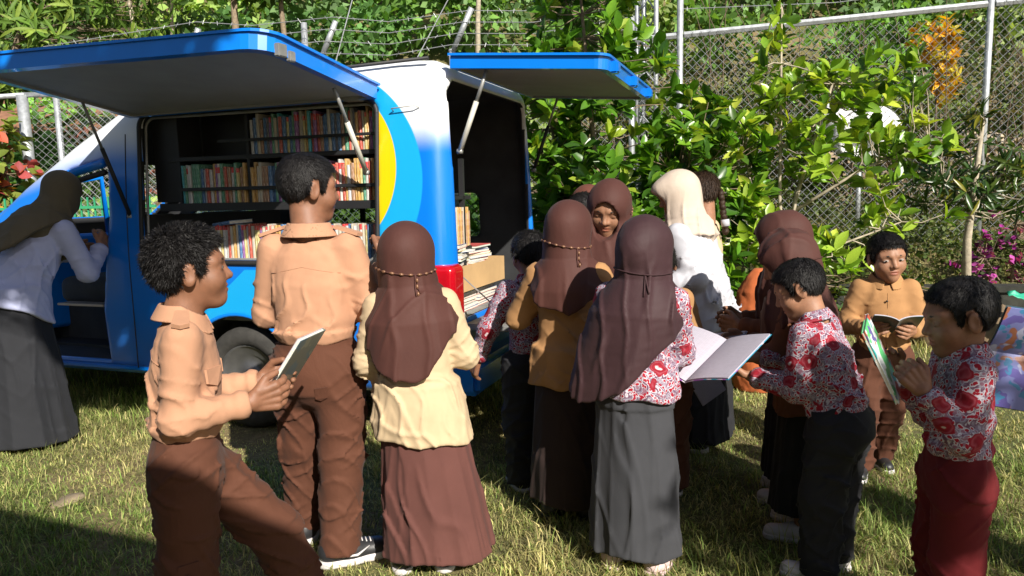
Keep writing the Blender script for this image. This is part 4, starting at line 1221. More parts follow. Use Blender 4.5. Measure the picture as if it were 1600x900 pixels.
strut((0.04, 0.14, 1.62), (0.20, 0.15, 2.03), 0.014, 0.010)
strut((0.04, VW - 0.14, 1.55), (0.22, VW - 0.15, 2.028), 0.012, 0.008, 'rubber')

# shelving inside
def part_box(name, a, b, mat='shelf', bev=0.003): return MB().box(a, b).obj(name, M[mat], van, False, bev)
SH_Y0, SH_Y1 = 0.12, 0.32
part_box('shelf_board', (-1.80, SH_Y0 - 0.03, 1.345), (-0.42, SH_Y1, 1.37))
part_box('shelf_board', (-1.90, SH_Y0 + 0.0, 1.625), (-0.42, SH_Y1, 1.65))
part_box('shelf_board', (-1.95, SH_Y0 - 0.03, 1.005), (-0.42, SH_Y1 + 0.1, 1.03))
part_box('shelf_rail', (-1.80, SH_Y0 - 0.03, 1.445), (-0.42, SH_Y0 - 0.02, 1.465))
part_box('shelf_rail', (-1.50, SH_Y0 - 0.02, 1.725), (-0.42, SH_Y0 - 0.01, 1.742))
part_box('shelf_rail', (-1.95, SH_Y0 - 0.035, 1.325), (-0.42, SH_Y0 - 0.031, 1.372))
part_box('shelf_panel', (-2.02, SH_Y0 + 0.02, 1.38), (-1.82, SH_Y1, 1.92))
part_box('shelf_panel', (-1.80, SH_Y1 + 0.002, 1.34), (-0.42, SH_Y1 + 0.014, 1.95))
for x in (-1.815, -1.3, -0.415):
    part_box('shelf_upright', (x - 0.012, SH_Y0 - 0.0, 1.34), (x + 0.012, SH_Y1 - 0.002, 1.94))
# rear rack post and side panels seen from the back
part_box('rack_post', (-0.13, 0.30, 0.713), (-0.095, 0.335, 1.55))
part_box('rack_post', (-0.13, 0.50, 0.713), (-0.10, 0.53, 1.60))
part_box('rack_shelf', (-0.40, 0.30, 1.06), (-0.10, 0.62, 1.085))
part_box('rack_shelf', (-0.40, 0.30, 1.36), (-0.10, 0.62, 1.385))
part_box('wheel_box', (-1.8, 0.32, 0.713), (-0.95, 0.75, 0.95), 'van_inside')
# cab: seats, dashboard, far window glass, steering wheel
for y0_ in (0.16, 0.88):
    f = lambda P: smin(rbox(P, (-2.72, y0_ + 0.27, 0.80), (0.26, 0.25, 0.09), 0.06), rbox(P, (-2.38, y0_ + 0.27, 1.02), (0.07, 0.24, 0.28), 0.06), 0.05)
    v, q = surface(f, (-3.1, y0_ - 0.05, 0.6), (-2.2, y0_ + 0.6, 1.45), 0.03, 1)
    np_obj('seat', v, q, M['van_inside'], van, True)
part_box('bulkhead', (-2.14, 0.1, 0.70), (-2.11, VW - 0.1, 1.30), 'van_inside')
f = lambda P: rbox(P, (-3.55, VW / 2, 1.02), (0.16, VW / 2 - 0.1, 0.12), 0.06)
v, q = surface(f, (-3.8, 0.0, 0.8), (-3.3, VW, 1.25), 0.03, 1)
np_obj('dashboard', v, q, M['van_inside'], van, True)
MB().tube([(-3.28 + 0.05 * math.sin(a), 1.17 + 0.18 * math.cos(a), 1.14 + 0.17 * math.sin(a)) for a in np.linspace(0, 2 * PI, 25)], 0.014, 7, False).obj('steering_wheel', M['rubber'], van, True)
MB().box((-3.2, VW - 0.055, 1.02), (-2.33, VW - 0.050, 1.45)).obj('window_glass', M['glass'], van)
MB().box((-2.0, VW - 0.045, 1.09), (-0.43, VW - 0.040, 1.39)).obj('window_glass', M['glass'], van)
for x in (-1.75, -1.4, -1.0, -0.7):
    MB().box((x - 0.02, VW - 0.039, 1.09), (x + 0.02, VW - 0.02, 1.39)).obj('window_bar', M['rubber'], van)
# open cab door swung forward
cd = empty('cab_door', (-3.52, -0.01, 0), math.radians(68), van)
f = lambda P: smax(smax(rbox(P, (0.46, 0.0, 0.82), (0.46, 0.035, 0.34), 0.03), -10 - P[:, 0], 0.01), -10 - P[:, 2], 0.01)
v, q = surface(f, (-0.1, -0.1, 0.4), (1.0, 0.1, 1.3), 0.02)
np_obj('door_panel', v, q, M['van_blue'], cd, True)
MB().tube([(0.02, 0, 1.15), (0.25, 0, 1.34), (0.55, 0, 1.52), (0.88, 0, 1.57), (0.90, 0, 1.15)], 0.02, 8).obj('window_frame', M['van_blue'], cd, True)
part_box('paper_tray', (-2.9, 0.10, 0.71), (-2.5, 0.45, 0.725), 'clear_lens')

# ------------------------------------------------------------------ books on the shelves
BOOK_COLS = [(0.55, 0.10, 0.06), (0.62, 0.55, 0.42), (0.70, 0.68, 0.64), (0.08, 0.20, 0.42), (0.62, 0.36, 0.10), (0.10, 0.32, 0.20), (0.30, 0.12, 0.35), (0.05, 0.42, 0.50), (0.40, 0.22, 0.12), (0.72, 0.70, 0.70), (0.60, 0.50, 0.20), (0.12, 0.12, 0.14)]
def mat_spine(i, c):
    m = bpy.data.materials.new('book_cover'); nt, bs, out = nodes_of(m)
    v = texco(nt); s = nt.nodes.new('ShaderNodeSeparateXYZ'); nt.links.new(v, s.inputs[0])
    t = nt.nodes.new('ShaderNodeTexWave'); t.bands_direction = 'Z'; t.inputs['Scale'].default_value = 2.2; t.inputs['Distortion'].default_value = 3; nt.links.new(v, t.inputs[0])
    a = ramp(nt, s.outputs[2], [(0.0, c), (0.17, c), (0.175, (0.62, 0.04, 0.04)), (0.205, (0.62, 0.04, 0.04)), (0.21, c), (1.0, c)], 'CONSTANT') if i % 4 == 2 else ramp(nt, s.outputs[2], [(0.0, c), (1, c)])
    n_ = noise(nt, texco(nt, 'Object', (200, 200, 26)), 1.0, 2)
    lab = ramp(nt, n_, [(0.52, (0, 0, 0)), (0.56, (1, 1, 1))])
    nt.links.new(mixc(nt, math_(nt, 'MULTIPLY', lab, 0.55), a, tuple(min(1, 0.8 - x) if sum(c) > 1.2 else min(1, x + 0.4) for x in c)), bs.inputs['Base Color'])
    bs.inputs['Roughness'].default_value = 0.45
    return m
SPINES = [mat_spine(i, tuple(x * 0.8 for x in c)) for i, c in enumerate(BOOK_COLS)]
M['pages'] = mat_plain('paper_edge', (0.66, 0.62, 0.54), 0.9, 0.12, 60, 0.3, 200)
def book_mesh(t, d, h, mat):
    """closed book standing on z=0: spine at y=0, rounded, pages inside the boards"""
    mb = MB()
    b = 0.0022
    prof = [(-t / 2, d), (-t / 2, 0.004), (-t / 4, 0.0005), (0, 0), (t / 4, 0.0005), (t / 2, 0.004), (t / 2, d), (t / 2 - b, d), (t / 2 - b, 0.006), (-t / 2 + b, 0.006), (-t / 2 + b, d)]
    n = len(prof)
    me = bpy.data.meshes.new('book')
    v = [(x, y, 0) for x, y in prof] + [(x, y, h) for x, y in prof]
    f = [(i, (i + 1) % n, n + (i + 1) % n, n + i) for i in range(n)]
    f += [(0, 1, 9, 10), (1, 2, 3, 4, 5, 8, 9), (5, 6, 7, 8)]
    f += [tuple(n + i for i in q_)[::-1] for q_ in ((0, 1, 9, 10), (1, 2, 3, 4, 5, 8, 9), (5, 6, 7, 8))]
    k = len(v); e = 0.004
    v += [(-t / 2 + b, 0.006, e), (t / 2 - b, 0.006, e), (t / 2 - b, d - e, e), (-t / 2 + b, d - e, e), (-t / 2 + b, 0.006, h - e), (t / 2 - b, 0.006, h - e), (t / 2 - b, d - e, h - e), (-t / 2 + b, d - e, h - e)]
    pg = [(k, k + 3, k + 2, k + 1), (k + 4, k + 5, k + 6, k + 7), (k + 2, k + 3, k + 7, k + 6)]
    me.from_pydata(v, [], f + pg)
    me.materials.append(mat); me.materials.append(M['pages'])
    for i in range(len(f), len(f) + 3): me.polygons[i].material_index = 1
    me.update()
    return me
VM = Matrix.Translation(VAN_O) @ Matrix.Rotation(VAN_R, 4, 'Z')
COL_NAMES = ['red', 'sand coloured', 'white', 'blue', 'orange', 'green', 'purple', 'turquoise', 'brown', 'pale grey', 'yellow', 'black']
ONES = ['', 'first', 'second', 'third', 'fourth', 'fifth', 'sixth', 'seventh', 'eighth', 'ninth', 'tenth', 'eleventh', 'twelfth', 'thirteenth', 'fourteenth', 'fifteenth', 'sixteenth', 'seventeenth', 'eighteenth', 'nineteenth']
TENS = {2: ('twentieth', 'twenty'), 3: ('thirtieth', 'thirty'), 4: ('fortieth', 'forty'), 5: ('fiftieth', 'fifty'), 6: ('sixtieth', 'sixty'), 7: ('seventieth', 'seventy'), 8: ('eightieth', 'eighty')}
def ordinal(n):
    if n < 20: return ONES[n]
    return TENS[n // 10][0] if n % 10 == 0 else TENS[n // 10][1] + '-' + ONES[n % 10]
rg = np.random.default_rng(321)
BOOKS = [book_mesh(rg.uniform(0.009, 0.022), rg.uniform(0.13, 0.16), rg.uniform(0.19, 0.235), SPINES[i % len(SPINES)]) for i in range(30)]
def book_dims(me):
    c = np.array([v.co for v in me.vertices]); return c.max(0) - c.min(0)
BD = [book_dims(b) for b in BOOKS]
def place_book(i, loc, rot, label, group, cat='book'):
    o = bpy.data.objects.new('book', BOOKS[i]); link(o)
    o.matrix_world = VM @ Matrix.Translation(loc) @ rot
    tag(o, label, cat, group)
def row(x0, x1, z, y, label_fn, group, hlim=0.235, pale=None):
    x = x0; cnt = 0
    while True:
        i = int(rg.integers(0, len(BOOKS)))
        if BD[i][2] > hlim: continue
        if pale is not None and rg.uniform() < 0.65 and (i % len(BOOK_COLS)) not in pale: continue
        t = BD[i][0]
        if x + t > x1: break
        xx = x + t / 2
        cnt += 1; lab = '%s book, %s from the left %s' % (COL_NAMES[i % len(BOOK_COLS)], ordinal(cnt), label_fn(xx))
        place_book(i, (xx, y + rg.uniform(-0.004, 0.012), z), Matrix.Rotation(rg.uniform(-0.02, 0.02), 4, 'Y'), lab, group)
        x += t + rg.uniform(0.0008, 0.003)
warm = (0, 1, 4, 8, 10, 2)
row(-1.285, -0.435, 1.652, SH_Y0 + 0.005, lambda x: 'on the top shelf', 'books on the top shelf', 0.235)
row(-1.795, -1.32, 1.372, SH_Y0 - 0.012, lambda x: 'on the middle shelf left of the divider', 'shaded books on the middle shelf', 0.235)
row(-1.28, -0.80, 1.372, SH_Y0 - 0.012, lambda x: 'on the middle shelf right of the divider', 'books on the middle shelf behind the tall boy', 0.235)
row(-0.79, -0.44, 1.372, SH_Y0 - 0.012, lambda x: 'in the sunlit end of the middle shelf', 'sunlit books on the middle shelf', 0.235, warm)
row(-1.62, -0.45, 1.032, SH_Y0 - 0.01, lambda x: 'in the low row at the window sill', 'books at the window sill', 0.215, (1, 2, 9, 10, 4))
# books lying open-topped on the row
place_book(3, (-1.62, SH_Y0 + 0.03, 1.235), Matrix.Rotation(math.radians(84), 4, 'Y') @ Matrix.Rotation(0.4, 4, 'X'), 'dark book lying on top of the low row at the window sill', 'books lying on the low row')
# a potted plant inside, seen through the window
pp = empty('potted_plant', VM @ Vector((-0.72, 0.62, 1.02))); tag(pp, 'potted plant with broad dark leaves inside the van below the shelves', 'plant')
MB().tube([(0, 0, -0.09), (0, 0, -0.02), (0, 0, 0.05)], [0.06, 0.07, 0.08], 14).obj('pot', mat_plain('dark_pot', (0.05, 0.035, 0.03), 0.6), pp, True)
rg2 = np.random.default_rng(3)
lm = np_mesh('leaf', *leaf_template('broad'), M['leaf'], True, np.repeat(np.array([[0.03, 0.075, 0.015]]), 15, 0))
for i in range(26):
    a = rg2.uniform(0, 2 * PI); el = rg2.uniform(0.1, 1.2); s_ = rg2.uniform(0.09, 0.15)
    d = np.array([[math.cos(a) * math.cos(el), math.sin(a) * math.cos(el), math.sin(el)]])
    R_ = leaf_frames(d, np.array([[0, 0, 1.0]]), np.array([0.0]))[0]
    o = bpy.data.objects.new('leaf', lm); link(o, pp)
    o.matrix_local = Matrix([list(R_[r] * s_) + [[0, 0, 0.05 + rg2.uniform(0, 0.12)][r] + d[0][r] * 0.03] for r in range(3)] + [[0, 0, 0, 1]])

# ------------------------------------------------------------------ load at the back: box, magazines, books
M['card'] = mat_plain('cardboard', (0.50, 0.32, 0.15), 0.85, 0.1, 8, 0.15, 50)
bxo = empty('cardboard_box', VM @ Vector((-0.20, 0.62, 0.84)), VAN_R); tag(bxo, 'open cardboard box full of magazines at the back of the van', 'box')
MB().box((0.17, -0.36, 0), (0.176, 0.36, 0.15)).obj('front_panel', M['card'], bxo)
MB().box((-0.176, -0.36, 0), (-0.17, 0.36, 0.15)).obj('back_panel', M['card'], bxo)
for y in (-0.36, 0.354):
    MB().box((-0.169, y, 0), (0.169, y + 0.006, 0.15)).obj('side_panel', M['card'], bxo)
MB().box((-0.169, -0.353, 0.001), (0.169, 0.353, 0.006)).obj('bottom', M['card'], bxo)
MAGC = [(0.70, 0.70, 0.70), (0.62, 0.55, 0.42), (0.10, 0.16, 0.36), (0.60, 0.45, 0.08), (0.55, 0.10, 0.10), (0.66, 0.66, 0.62), (0.30, 0.45, 0.40)]
MAGM = [mat_plain('magazine_cover', c, 0.35, 0.3, 12, 0) for c in MAGC]
def magazine(x, y, z, t, a, i, label, group, sx=0.27, sy=0.20):
    mb = MB()
    n = 6
    root = empty('magazine', VM @ Vector((x, y, z)), VAN_R + a); tag(root, label, 'magazine', group)
    MB().box((-sx / 2, -sy / 2, 0.0015), (sx / 2, sy / 2, t - 0.0015)).obj('pages', M['pages'], root)
    MB().box((-sx / 2 - 0.002, -sy / 2 - 0.002, t - 0.0014), (sx / 2 + 0.002, sy / 2 + 0.002, t)).obj('cover', MAGM[i % 7], root)
    MB().box((-sx / 2 - 0.002, -sy / 2 - 0.002, 0), (sx / 2 + 0.002, sy / 2 + 0.002, 0.0014)).obj('cover', MAGM[(i + 2) % 7], root)
z = 0.847
for i in range(17):
    t = rg.uniform(0.008, 0.02)
    magazine(-0.20 + rg.uniform(-0.02, 0.02), 0.47 + rg.uniform(-0.03, 0.03), z, t, rg.uniform(-0.25, 0.25) + PI / 2, i, '%s magazine from the bottom, nearer stack in the cardboard box' % ordinal(i + 1), 'magazines in the box')
    z += t + 0.0006
z = 0.847
for i in range(16):
    t = rg.uniform(0.008, 0.02)
    magazine(-0.20 + rg.uniform(-0.02, 0.02), 0.76 + rg.uniform(-0.03, 0.03), z, t, rg.uniform(-0.2, 0.2) + PI / 2, i + 3, '%s magazine from the bottom, farther stack in the cardboard box' % ordinal(i + 1), 'magazines in the box')
    z += t + 0.0006
z = 0.713
for i in range(7):
    t = rg.uniform(0.012, 0.02)
    for y in (0.46, 0.78):
        magazine(-0.18 + rg.uniform(-0.01, 0.01), y + rg.uniform(-0.01, 0.01), z, t, rg.uniform(-0.05, 0.05) + PI / 2, 2 + i % 2 * 4, '%s magazine from the bottom, %s flat stack under the cardboard box' % (ordinal(i + 1), 'nearer' if y < 0.6 else 'farther'), 'magazines under the box', 0.30, 0.21)
    z += t + 0.0005
    if z > 0.82: break
for i in range(12):
    place_book((4, 8, 1, 16, 20)[i % 5], (-0.10, 0.36 + i * 0.021, 1.087), Matrix.Rotation(PI / 2, 4, 'Z'), '%s book from the left on the small rack inside the back opening' % ordinal(i + 1), 'books on the rack at the back')

# ------------------------------------------------------------------ people
def mat_skin(name, c):
    m = bpy.data.materials.new(name)
    nt, bs, out = nodes_of(m)
    a = nt.nodes.new('ShaderNodeVertexColor'); a.layer_name = 'Col'
    n = noise(nt, texco(nt), 40.0, 4)
    k = ramp(nt, n, [(0.3, tuple(x * 0.86 for x in c)), (0.7, tuple(x * 1.1 for x in c))])
    nt.links.new(mixc(nt, 1.0, a.outputs[0], k, 'MULTIPLY'), bs.inputs['Base Color'])
    bs.inputs['Roughness'].default_value = 0.58
    bs.inputs['Subsurface Weight'].default_value = 0.12
    bs.inputs['Subsurface Radius'].default_value = (0.012, 0.005, 0.003)
    bs.inputs['Subsurface Scale'].default_value = 0.6
    bump(nt, bs, noise(nt, texco(nt), 300.0, 2), 0.12, 0.002)
    return m

def mat_hair(name, c=(0.009, 0.008, 0.008)):
    m = bpy.data.materials.new(name)
    nt, bs, out = nodes_of(m)
    n = noise(nt, texco(nt), 90.0, 4)
    nt.links.new(ramp(nt, n, [(0.3, tuple(x * 0.5 for x in c)), (0.75, tuple(x * 1.9 for x in c))]), bs.inputs['Base Color'])
    bs.inputs['Roughness'].default_value = 0.5
    bs.inputs['Specular IOR Level'].default_value = 0.22
    bump(nt, bs, noise(nt, texco(nt), 240.0, 3), 0.6, 0.004)
    return m

def mat_batik(name):
    m = bpy.data.materials.new(name)
    nt, bs, out = nodes_of(m)
    v = texco(nt)
    d = nt.nodes.new('ShaderNodeTexNoise'); d.inputs['Scale'].default_value = 26; nt.links.new(v, d.inputs['Vector'])
    wv = mixc(nt, 0.035, v, d.outputs[1], 'ADD')
    vo = nt.nodes.new('ShaderNodeTexVoronoi'); vo.inputs['Scale'].default_value = 88; nt.links.new(wv, vo.inputs['Vector'])
    ve = nt.nodes.new('ShaderNodeTexVoronoi'); ve.inputs['Scale'].default_value = 13.0; ve.inputs['Randomness'].default_value = 0.8
    nt.links.new(wv, ve.inputs['Vector'])
    # small sprigs: red, white and slate marks
    small = ramp(nt, vo.outputs['Distance'], [(0.0, (0.30, 0.008, 0.022)), (0.42, (0.30, 0.008, 0.022)), (0.48, (0.50, 0.45, 0.50)), (0.60, (0.48, 0.46, 0.52)), (0.72, (0.14, 0.06, 0.10))], 'LINEAR')
    sep = nt.nodes.new('ShaderNodeSeparateColor'); nt.links.new(vo.outputs['Color'], sep.inputs[0])
    pick = ramp(nt, sep.outputs[0], [(0.0, (0, 0, 0)), (0.55, (0, 0, 0)), (0.58, (1, 1, 1))], 'CONSTANT')
    small = mixc(nt, math_(nt, 'MULTIPLY', pick, 0.65), small, (0.20, 0.17, 0.23))
    # large flowers with a pale heart
    fl = ramp(nt, ve.outputs['Distance'], [(0.0, (0.62, 0.56, 0.57)), (0.07, (0.55, 0.45, 0.47)), (0.11, (0.27, 0.010, 0.022)), (0.22, (0.21, 0.008, 0.018)), (0.29, (0.30, 0.05, 0.07)), (0.33, (0.24, 0.008, 0.02))])
    msk = ramp(nt, ve.outputs['Distance'], [(0.0, (1, 1, 1)), (0.36, (1, 1, 1)), (0.38, (0, 0, 0))])
    nt.links.new(mixc(nt, msk, small, fl), bs.inputs['Base Color'])
    bs.inputs['Roughness'].default_value = 0.8
    bs.inputs['Specular IOR Level'].default_value = 0.25
    b = bump(nt, bs, noise(nt, v, 16.0, 3, 0.5, 0.8), 0.3, 0.012)
    return m


M['skin'] = mat_skin('skin', (0.30, 0.148, 0.085))
M['skin_dark'] = mat_skin('skin_dark', (0.225, 0.102, 0.057))
M['skin_pale'] = mat_skin('skin_pale', (0.32, 0.15, 0.085))
M['hair'] = mat_hair('black_hair')
M['hair_brown'] = mat_hair('brown_hair', (0.03, 0.017, 0.01))
M['batik'] = mat_batik('red_batik')
M['peach'] = mat_cloth('peach_cotton', (0.43, 0.23, 0.14))
M['cream'] = mat_cloth('cream_cotton', (0.50, 0.375, 0.235))
M['tan'] = mat_cloth('tan_cotton', (0.36, 0.19, 0.080))
M['brown'] = mat_cloth('brown_twill', (0.090, 0.034, 0.019), wr=0.35)
M['brown_skirt'] = mat_cloth('brown_skirt_cloth', (0.105, 0.041, 0.034))
M['hijab_brown'] = mat_cloth('brown_veil', (0.066, 0.024, 0.019), rough=0.7, wr=0.2)
M['hijab_plum'] = mat_cloth('dark_plum_veil', (0.042, 0.019, 0.022), rough=0.65, wr=0.2)
M['hijab_red'] = mat_cloth('red_brown_veil', (0.12, 0.042, 0.03), rough=0.7, wr=0.2)
M['hijab_olive'] = mat_cloth('olive_veil', (0.12, 0.097, 0.06), rough=0.8, wr=0.2)
M['hijab_beige'] = mat_cloth('beige_veil', (0.50, 0.41, 0.335), rough=0.7, wr=0.25)
M['white_shirt'] = mat_cloth('white_cotton', (0.44, 0.44, 0.48))
M['bluish_shirt'] = mat_cloth('pale_blue_white_cotton', (0.46, 0.49, 0.70))
M['black_cloth'] = mat_cloth('black_cloth', (0.018, 0.018, 0.021))
M['skirt_black'] = mat_cloth('faded_black_cloth', (0.020, 0.021, 0.025))
M['grey_black'] = mat_cloth('washed_black_cloth', (0.043, 0.044, 0.05))
M['dark_brown_skirt'] = mat_cloth('dark_brown_cloth', (0.03, 0.018, 0.016))
M['maroon'] = mat_cloth('maroon_cloth', (0.115, 0.009, 0.011))
M['shoe_black'] = mat_plain('black_leather', (0.02, 0.02, 0.022), 0.45)
M['shoe_white'] = mat_plain('white_leather', (0.55, 0.52, 0.52), 0.5)
M['sock_pale'] = mat_cloth('pale_socks', (0.62, 0.47, 0.46))
M['eye'] = mat_plain('eye_white', (0.32, 0.27, 0.24), 0.25, bumpk=0)
M['iris'] = mat_plain('dark_iris', (0.012, 0.007, 0.005), 0.15, bumpk=0)
M['brow'] = mat_plain('eyebrow_hair', (0.02, 0.013, 0.01), 0.7)
M['bead'] = mat_plain('bronze_beads', (0.20, 0.10, 0.055), 0.35, metal=0.2)
M['stitch'] = mat_plain('dark_button', (0.03, 0.02, 0.015), 0.4)

def unit(v):
    v = np.asarray(v, F4); return v / max(float(np.linalg.norm(v)), 1e-9)

def hand_field(W, d, n, size, side, curl):
    """palm, four fingers of unequal length, thumb. W wrist, d forearm way, n palm normal"""
    d = unit(d); n = unit(np.asarray(n, F4) - d * float(np.dot(n, d))); l = np.cross(d, n) * side   # l points to the thumb
    segs = []
    s = size
    kn = []
    for i, (off, ln) in enumerate(((0.30, 0.40), (0.10, 0.45), (-0.10, 0.42), (-0.29, 0.33))):
        k = W + d * s * (0.52 - 0.03 * abs(i - 1)) + l * s * off * 0.75
        segs.append((W + d * s * 0.08 + l * s * off * 0.45, k, 0.105 * s, 0.098 * s))
        a1 = math.radians(curl); a2 = math.radians(curl * 1.9); a3 = math.radians(curl * 2.5)
        p1 = k + (d * math.cos(a1) + n * math.sin(a1)) * s * ln * 0.48
        p2 = p1 + (d * math.cos(a2) + n * math.sin(a2)) * s * ln * 0.34
        p3 = p2 + (d * math.cos(a3) + n * math.sin(a3)) * s * ln * 0.22
        kn.append(((k, p1, 0.08 * s, 0.074 * s), (p1, p2, 0.074 * s, 0.066 * s), (p2, p3, 0.066 * s, 0.056 * s)))
    t0 = W + d * s * 0.16 + l * s * 0.20
    t1 = t0 + (d * 0.62 + l * 0.55 + n * 0.35) * s * 0.30
    t2 = t1 + (d * 0.85 + l * 0.1 + n * 0.45) * s * 0.27
    def f(P):
        r = None
        for a, b, ra, rb in segs:
            c = cap(P, a, b, ra, rb); r = c if r is None else smin(r, c, 0.03 * s)
        r = smin(r, cap(P, t0, t1, 0.1 * s, 0.08 * s), 0.05 * s)
        r = np.minimum(r, cap(P, t1, t2, 0.08 * s, 0.062 * s))
        for fg in kn:
            g = np.minimum(np.minimum(cap(P, *fg[0]), cap(P, *fg[1])), cap(P, *fg[2]))
            r = smin(r, g, 0.02 * s)
        return r
    pts = np.array([W] + [x for sg in segs for x in sg[:2]] + [x[1] for fg in kn for x in fg] + [t1, t2])
    return f, pts

HEAD_SCALE = 0.21
def head_field(Q):
    """a face looking along +Y, chin at -0.105, crown at +0.105 (before scaling)"""
    X = Q.copy(); X[:, 0] = np.abs(X[:, 0])
    d = ell(X, (0, -0.014, 0.026), (0.073, 0.092, 0.079))
    d = smin(d, ell(X, (0, 0.020, -0.034), (0.056, 0.060, 0.070)), 0.03)
    d = smin(d, sph(X, (0, 0.052, -0.083), 0.022), 0.03)
    d = smin(d, sph(X, (0.036, 0.046, -0.028), 0.027), 0.025)
    d = smin(d, cap(X, (0.012, 0.068, 0.024), (0.045, 0.054, 0.022), 0.013, 0.012), 0.018)
    d = smax(d, -ell(X, (0.032, 0.090, 0.004), (0.022, 0.017, 0.0125)), 0.012)
    d = smin(d, ell(X, (0.032, 0.0625, 0.003), (0.0165, 0.013, 0.0115)), 0.005)
    d = smin(d, cap(X, (0, 0.073, 0.008), (0, 0.089, -0.022), 0.0075, 0.0115), 0.012)
    d = smin(d, sph(X, (0.0125, 0.080, -0.025), 0.0085), 0.007)
    d = smin(d, ell(X, (0, 0.072, -0.0485), (0.021, 0.0115, 0.0058)), 0.006)
    d = smin(d, ell(X, (0, 0.071, -0.0605), (0.018, 0.012, 0.0066)), 0.006)
    d = smax(d, -ell(X, (0, 0.087, -0.0545), (0.022, 0.007, 0.0022)), 0.004)
    e = ell(X, (0.077, -0.012, -0.004), (0.0095, 0.019, 0.031))
    e = smax(e, -ell(X, (0.089, -0.006, -0.001), (0.008, 0.012, 0.021)), 0.005)
    d = smin(d, e, 0.008)
    return d

def cranium(Q):
    return ell(Q, (0, -0.014, 0.026), (0.073, 0.092, 0.079))

HAIR_Y = np.array([-0.13, -0.09, -0.055, -0.035, -0.018, 0.004, 0.012, 0.026, 0.034, 0.055, 0.075, 0.12], F4)
HAIR_Z = np.array([-0.062, -0.060, -0.050, -0.028, 0.034, 0.034, -0.012, -0.008, 0.040, 0.060, 0.066, 0.07], F4)

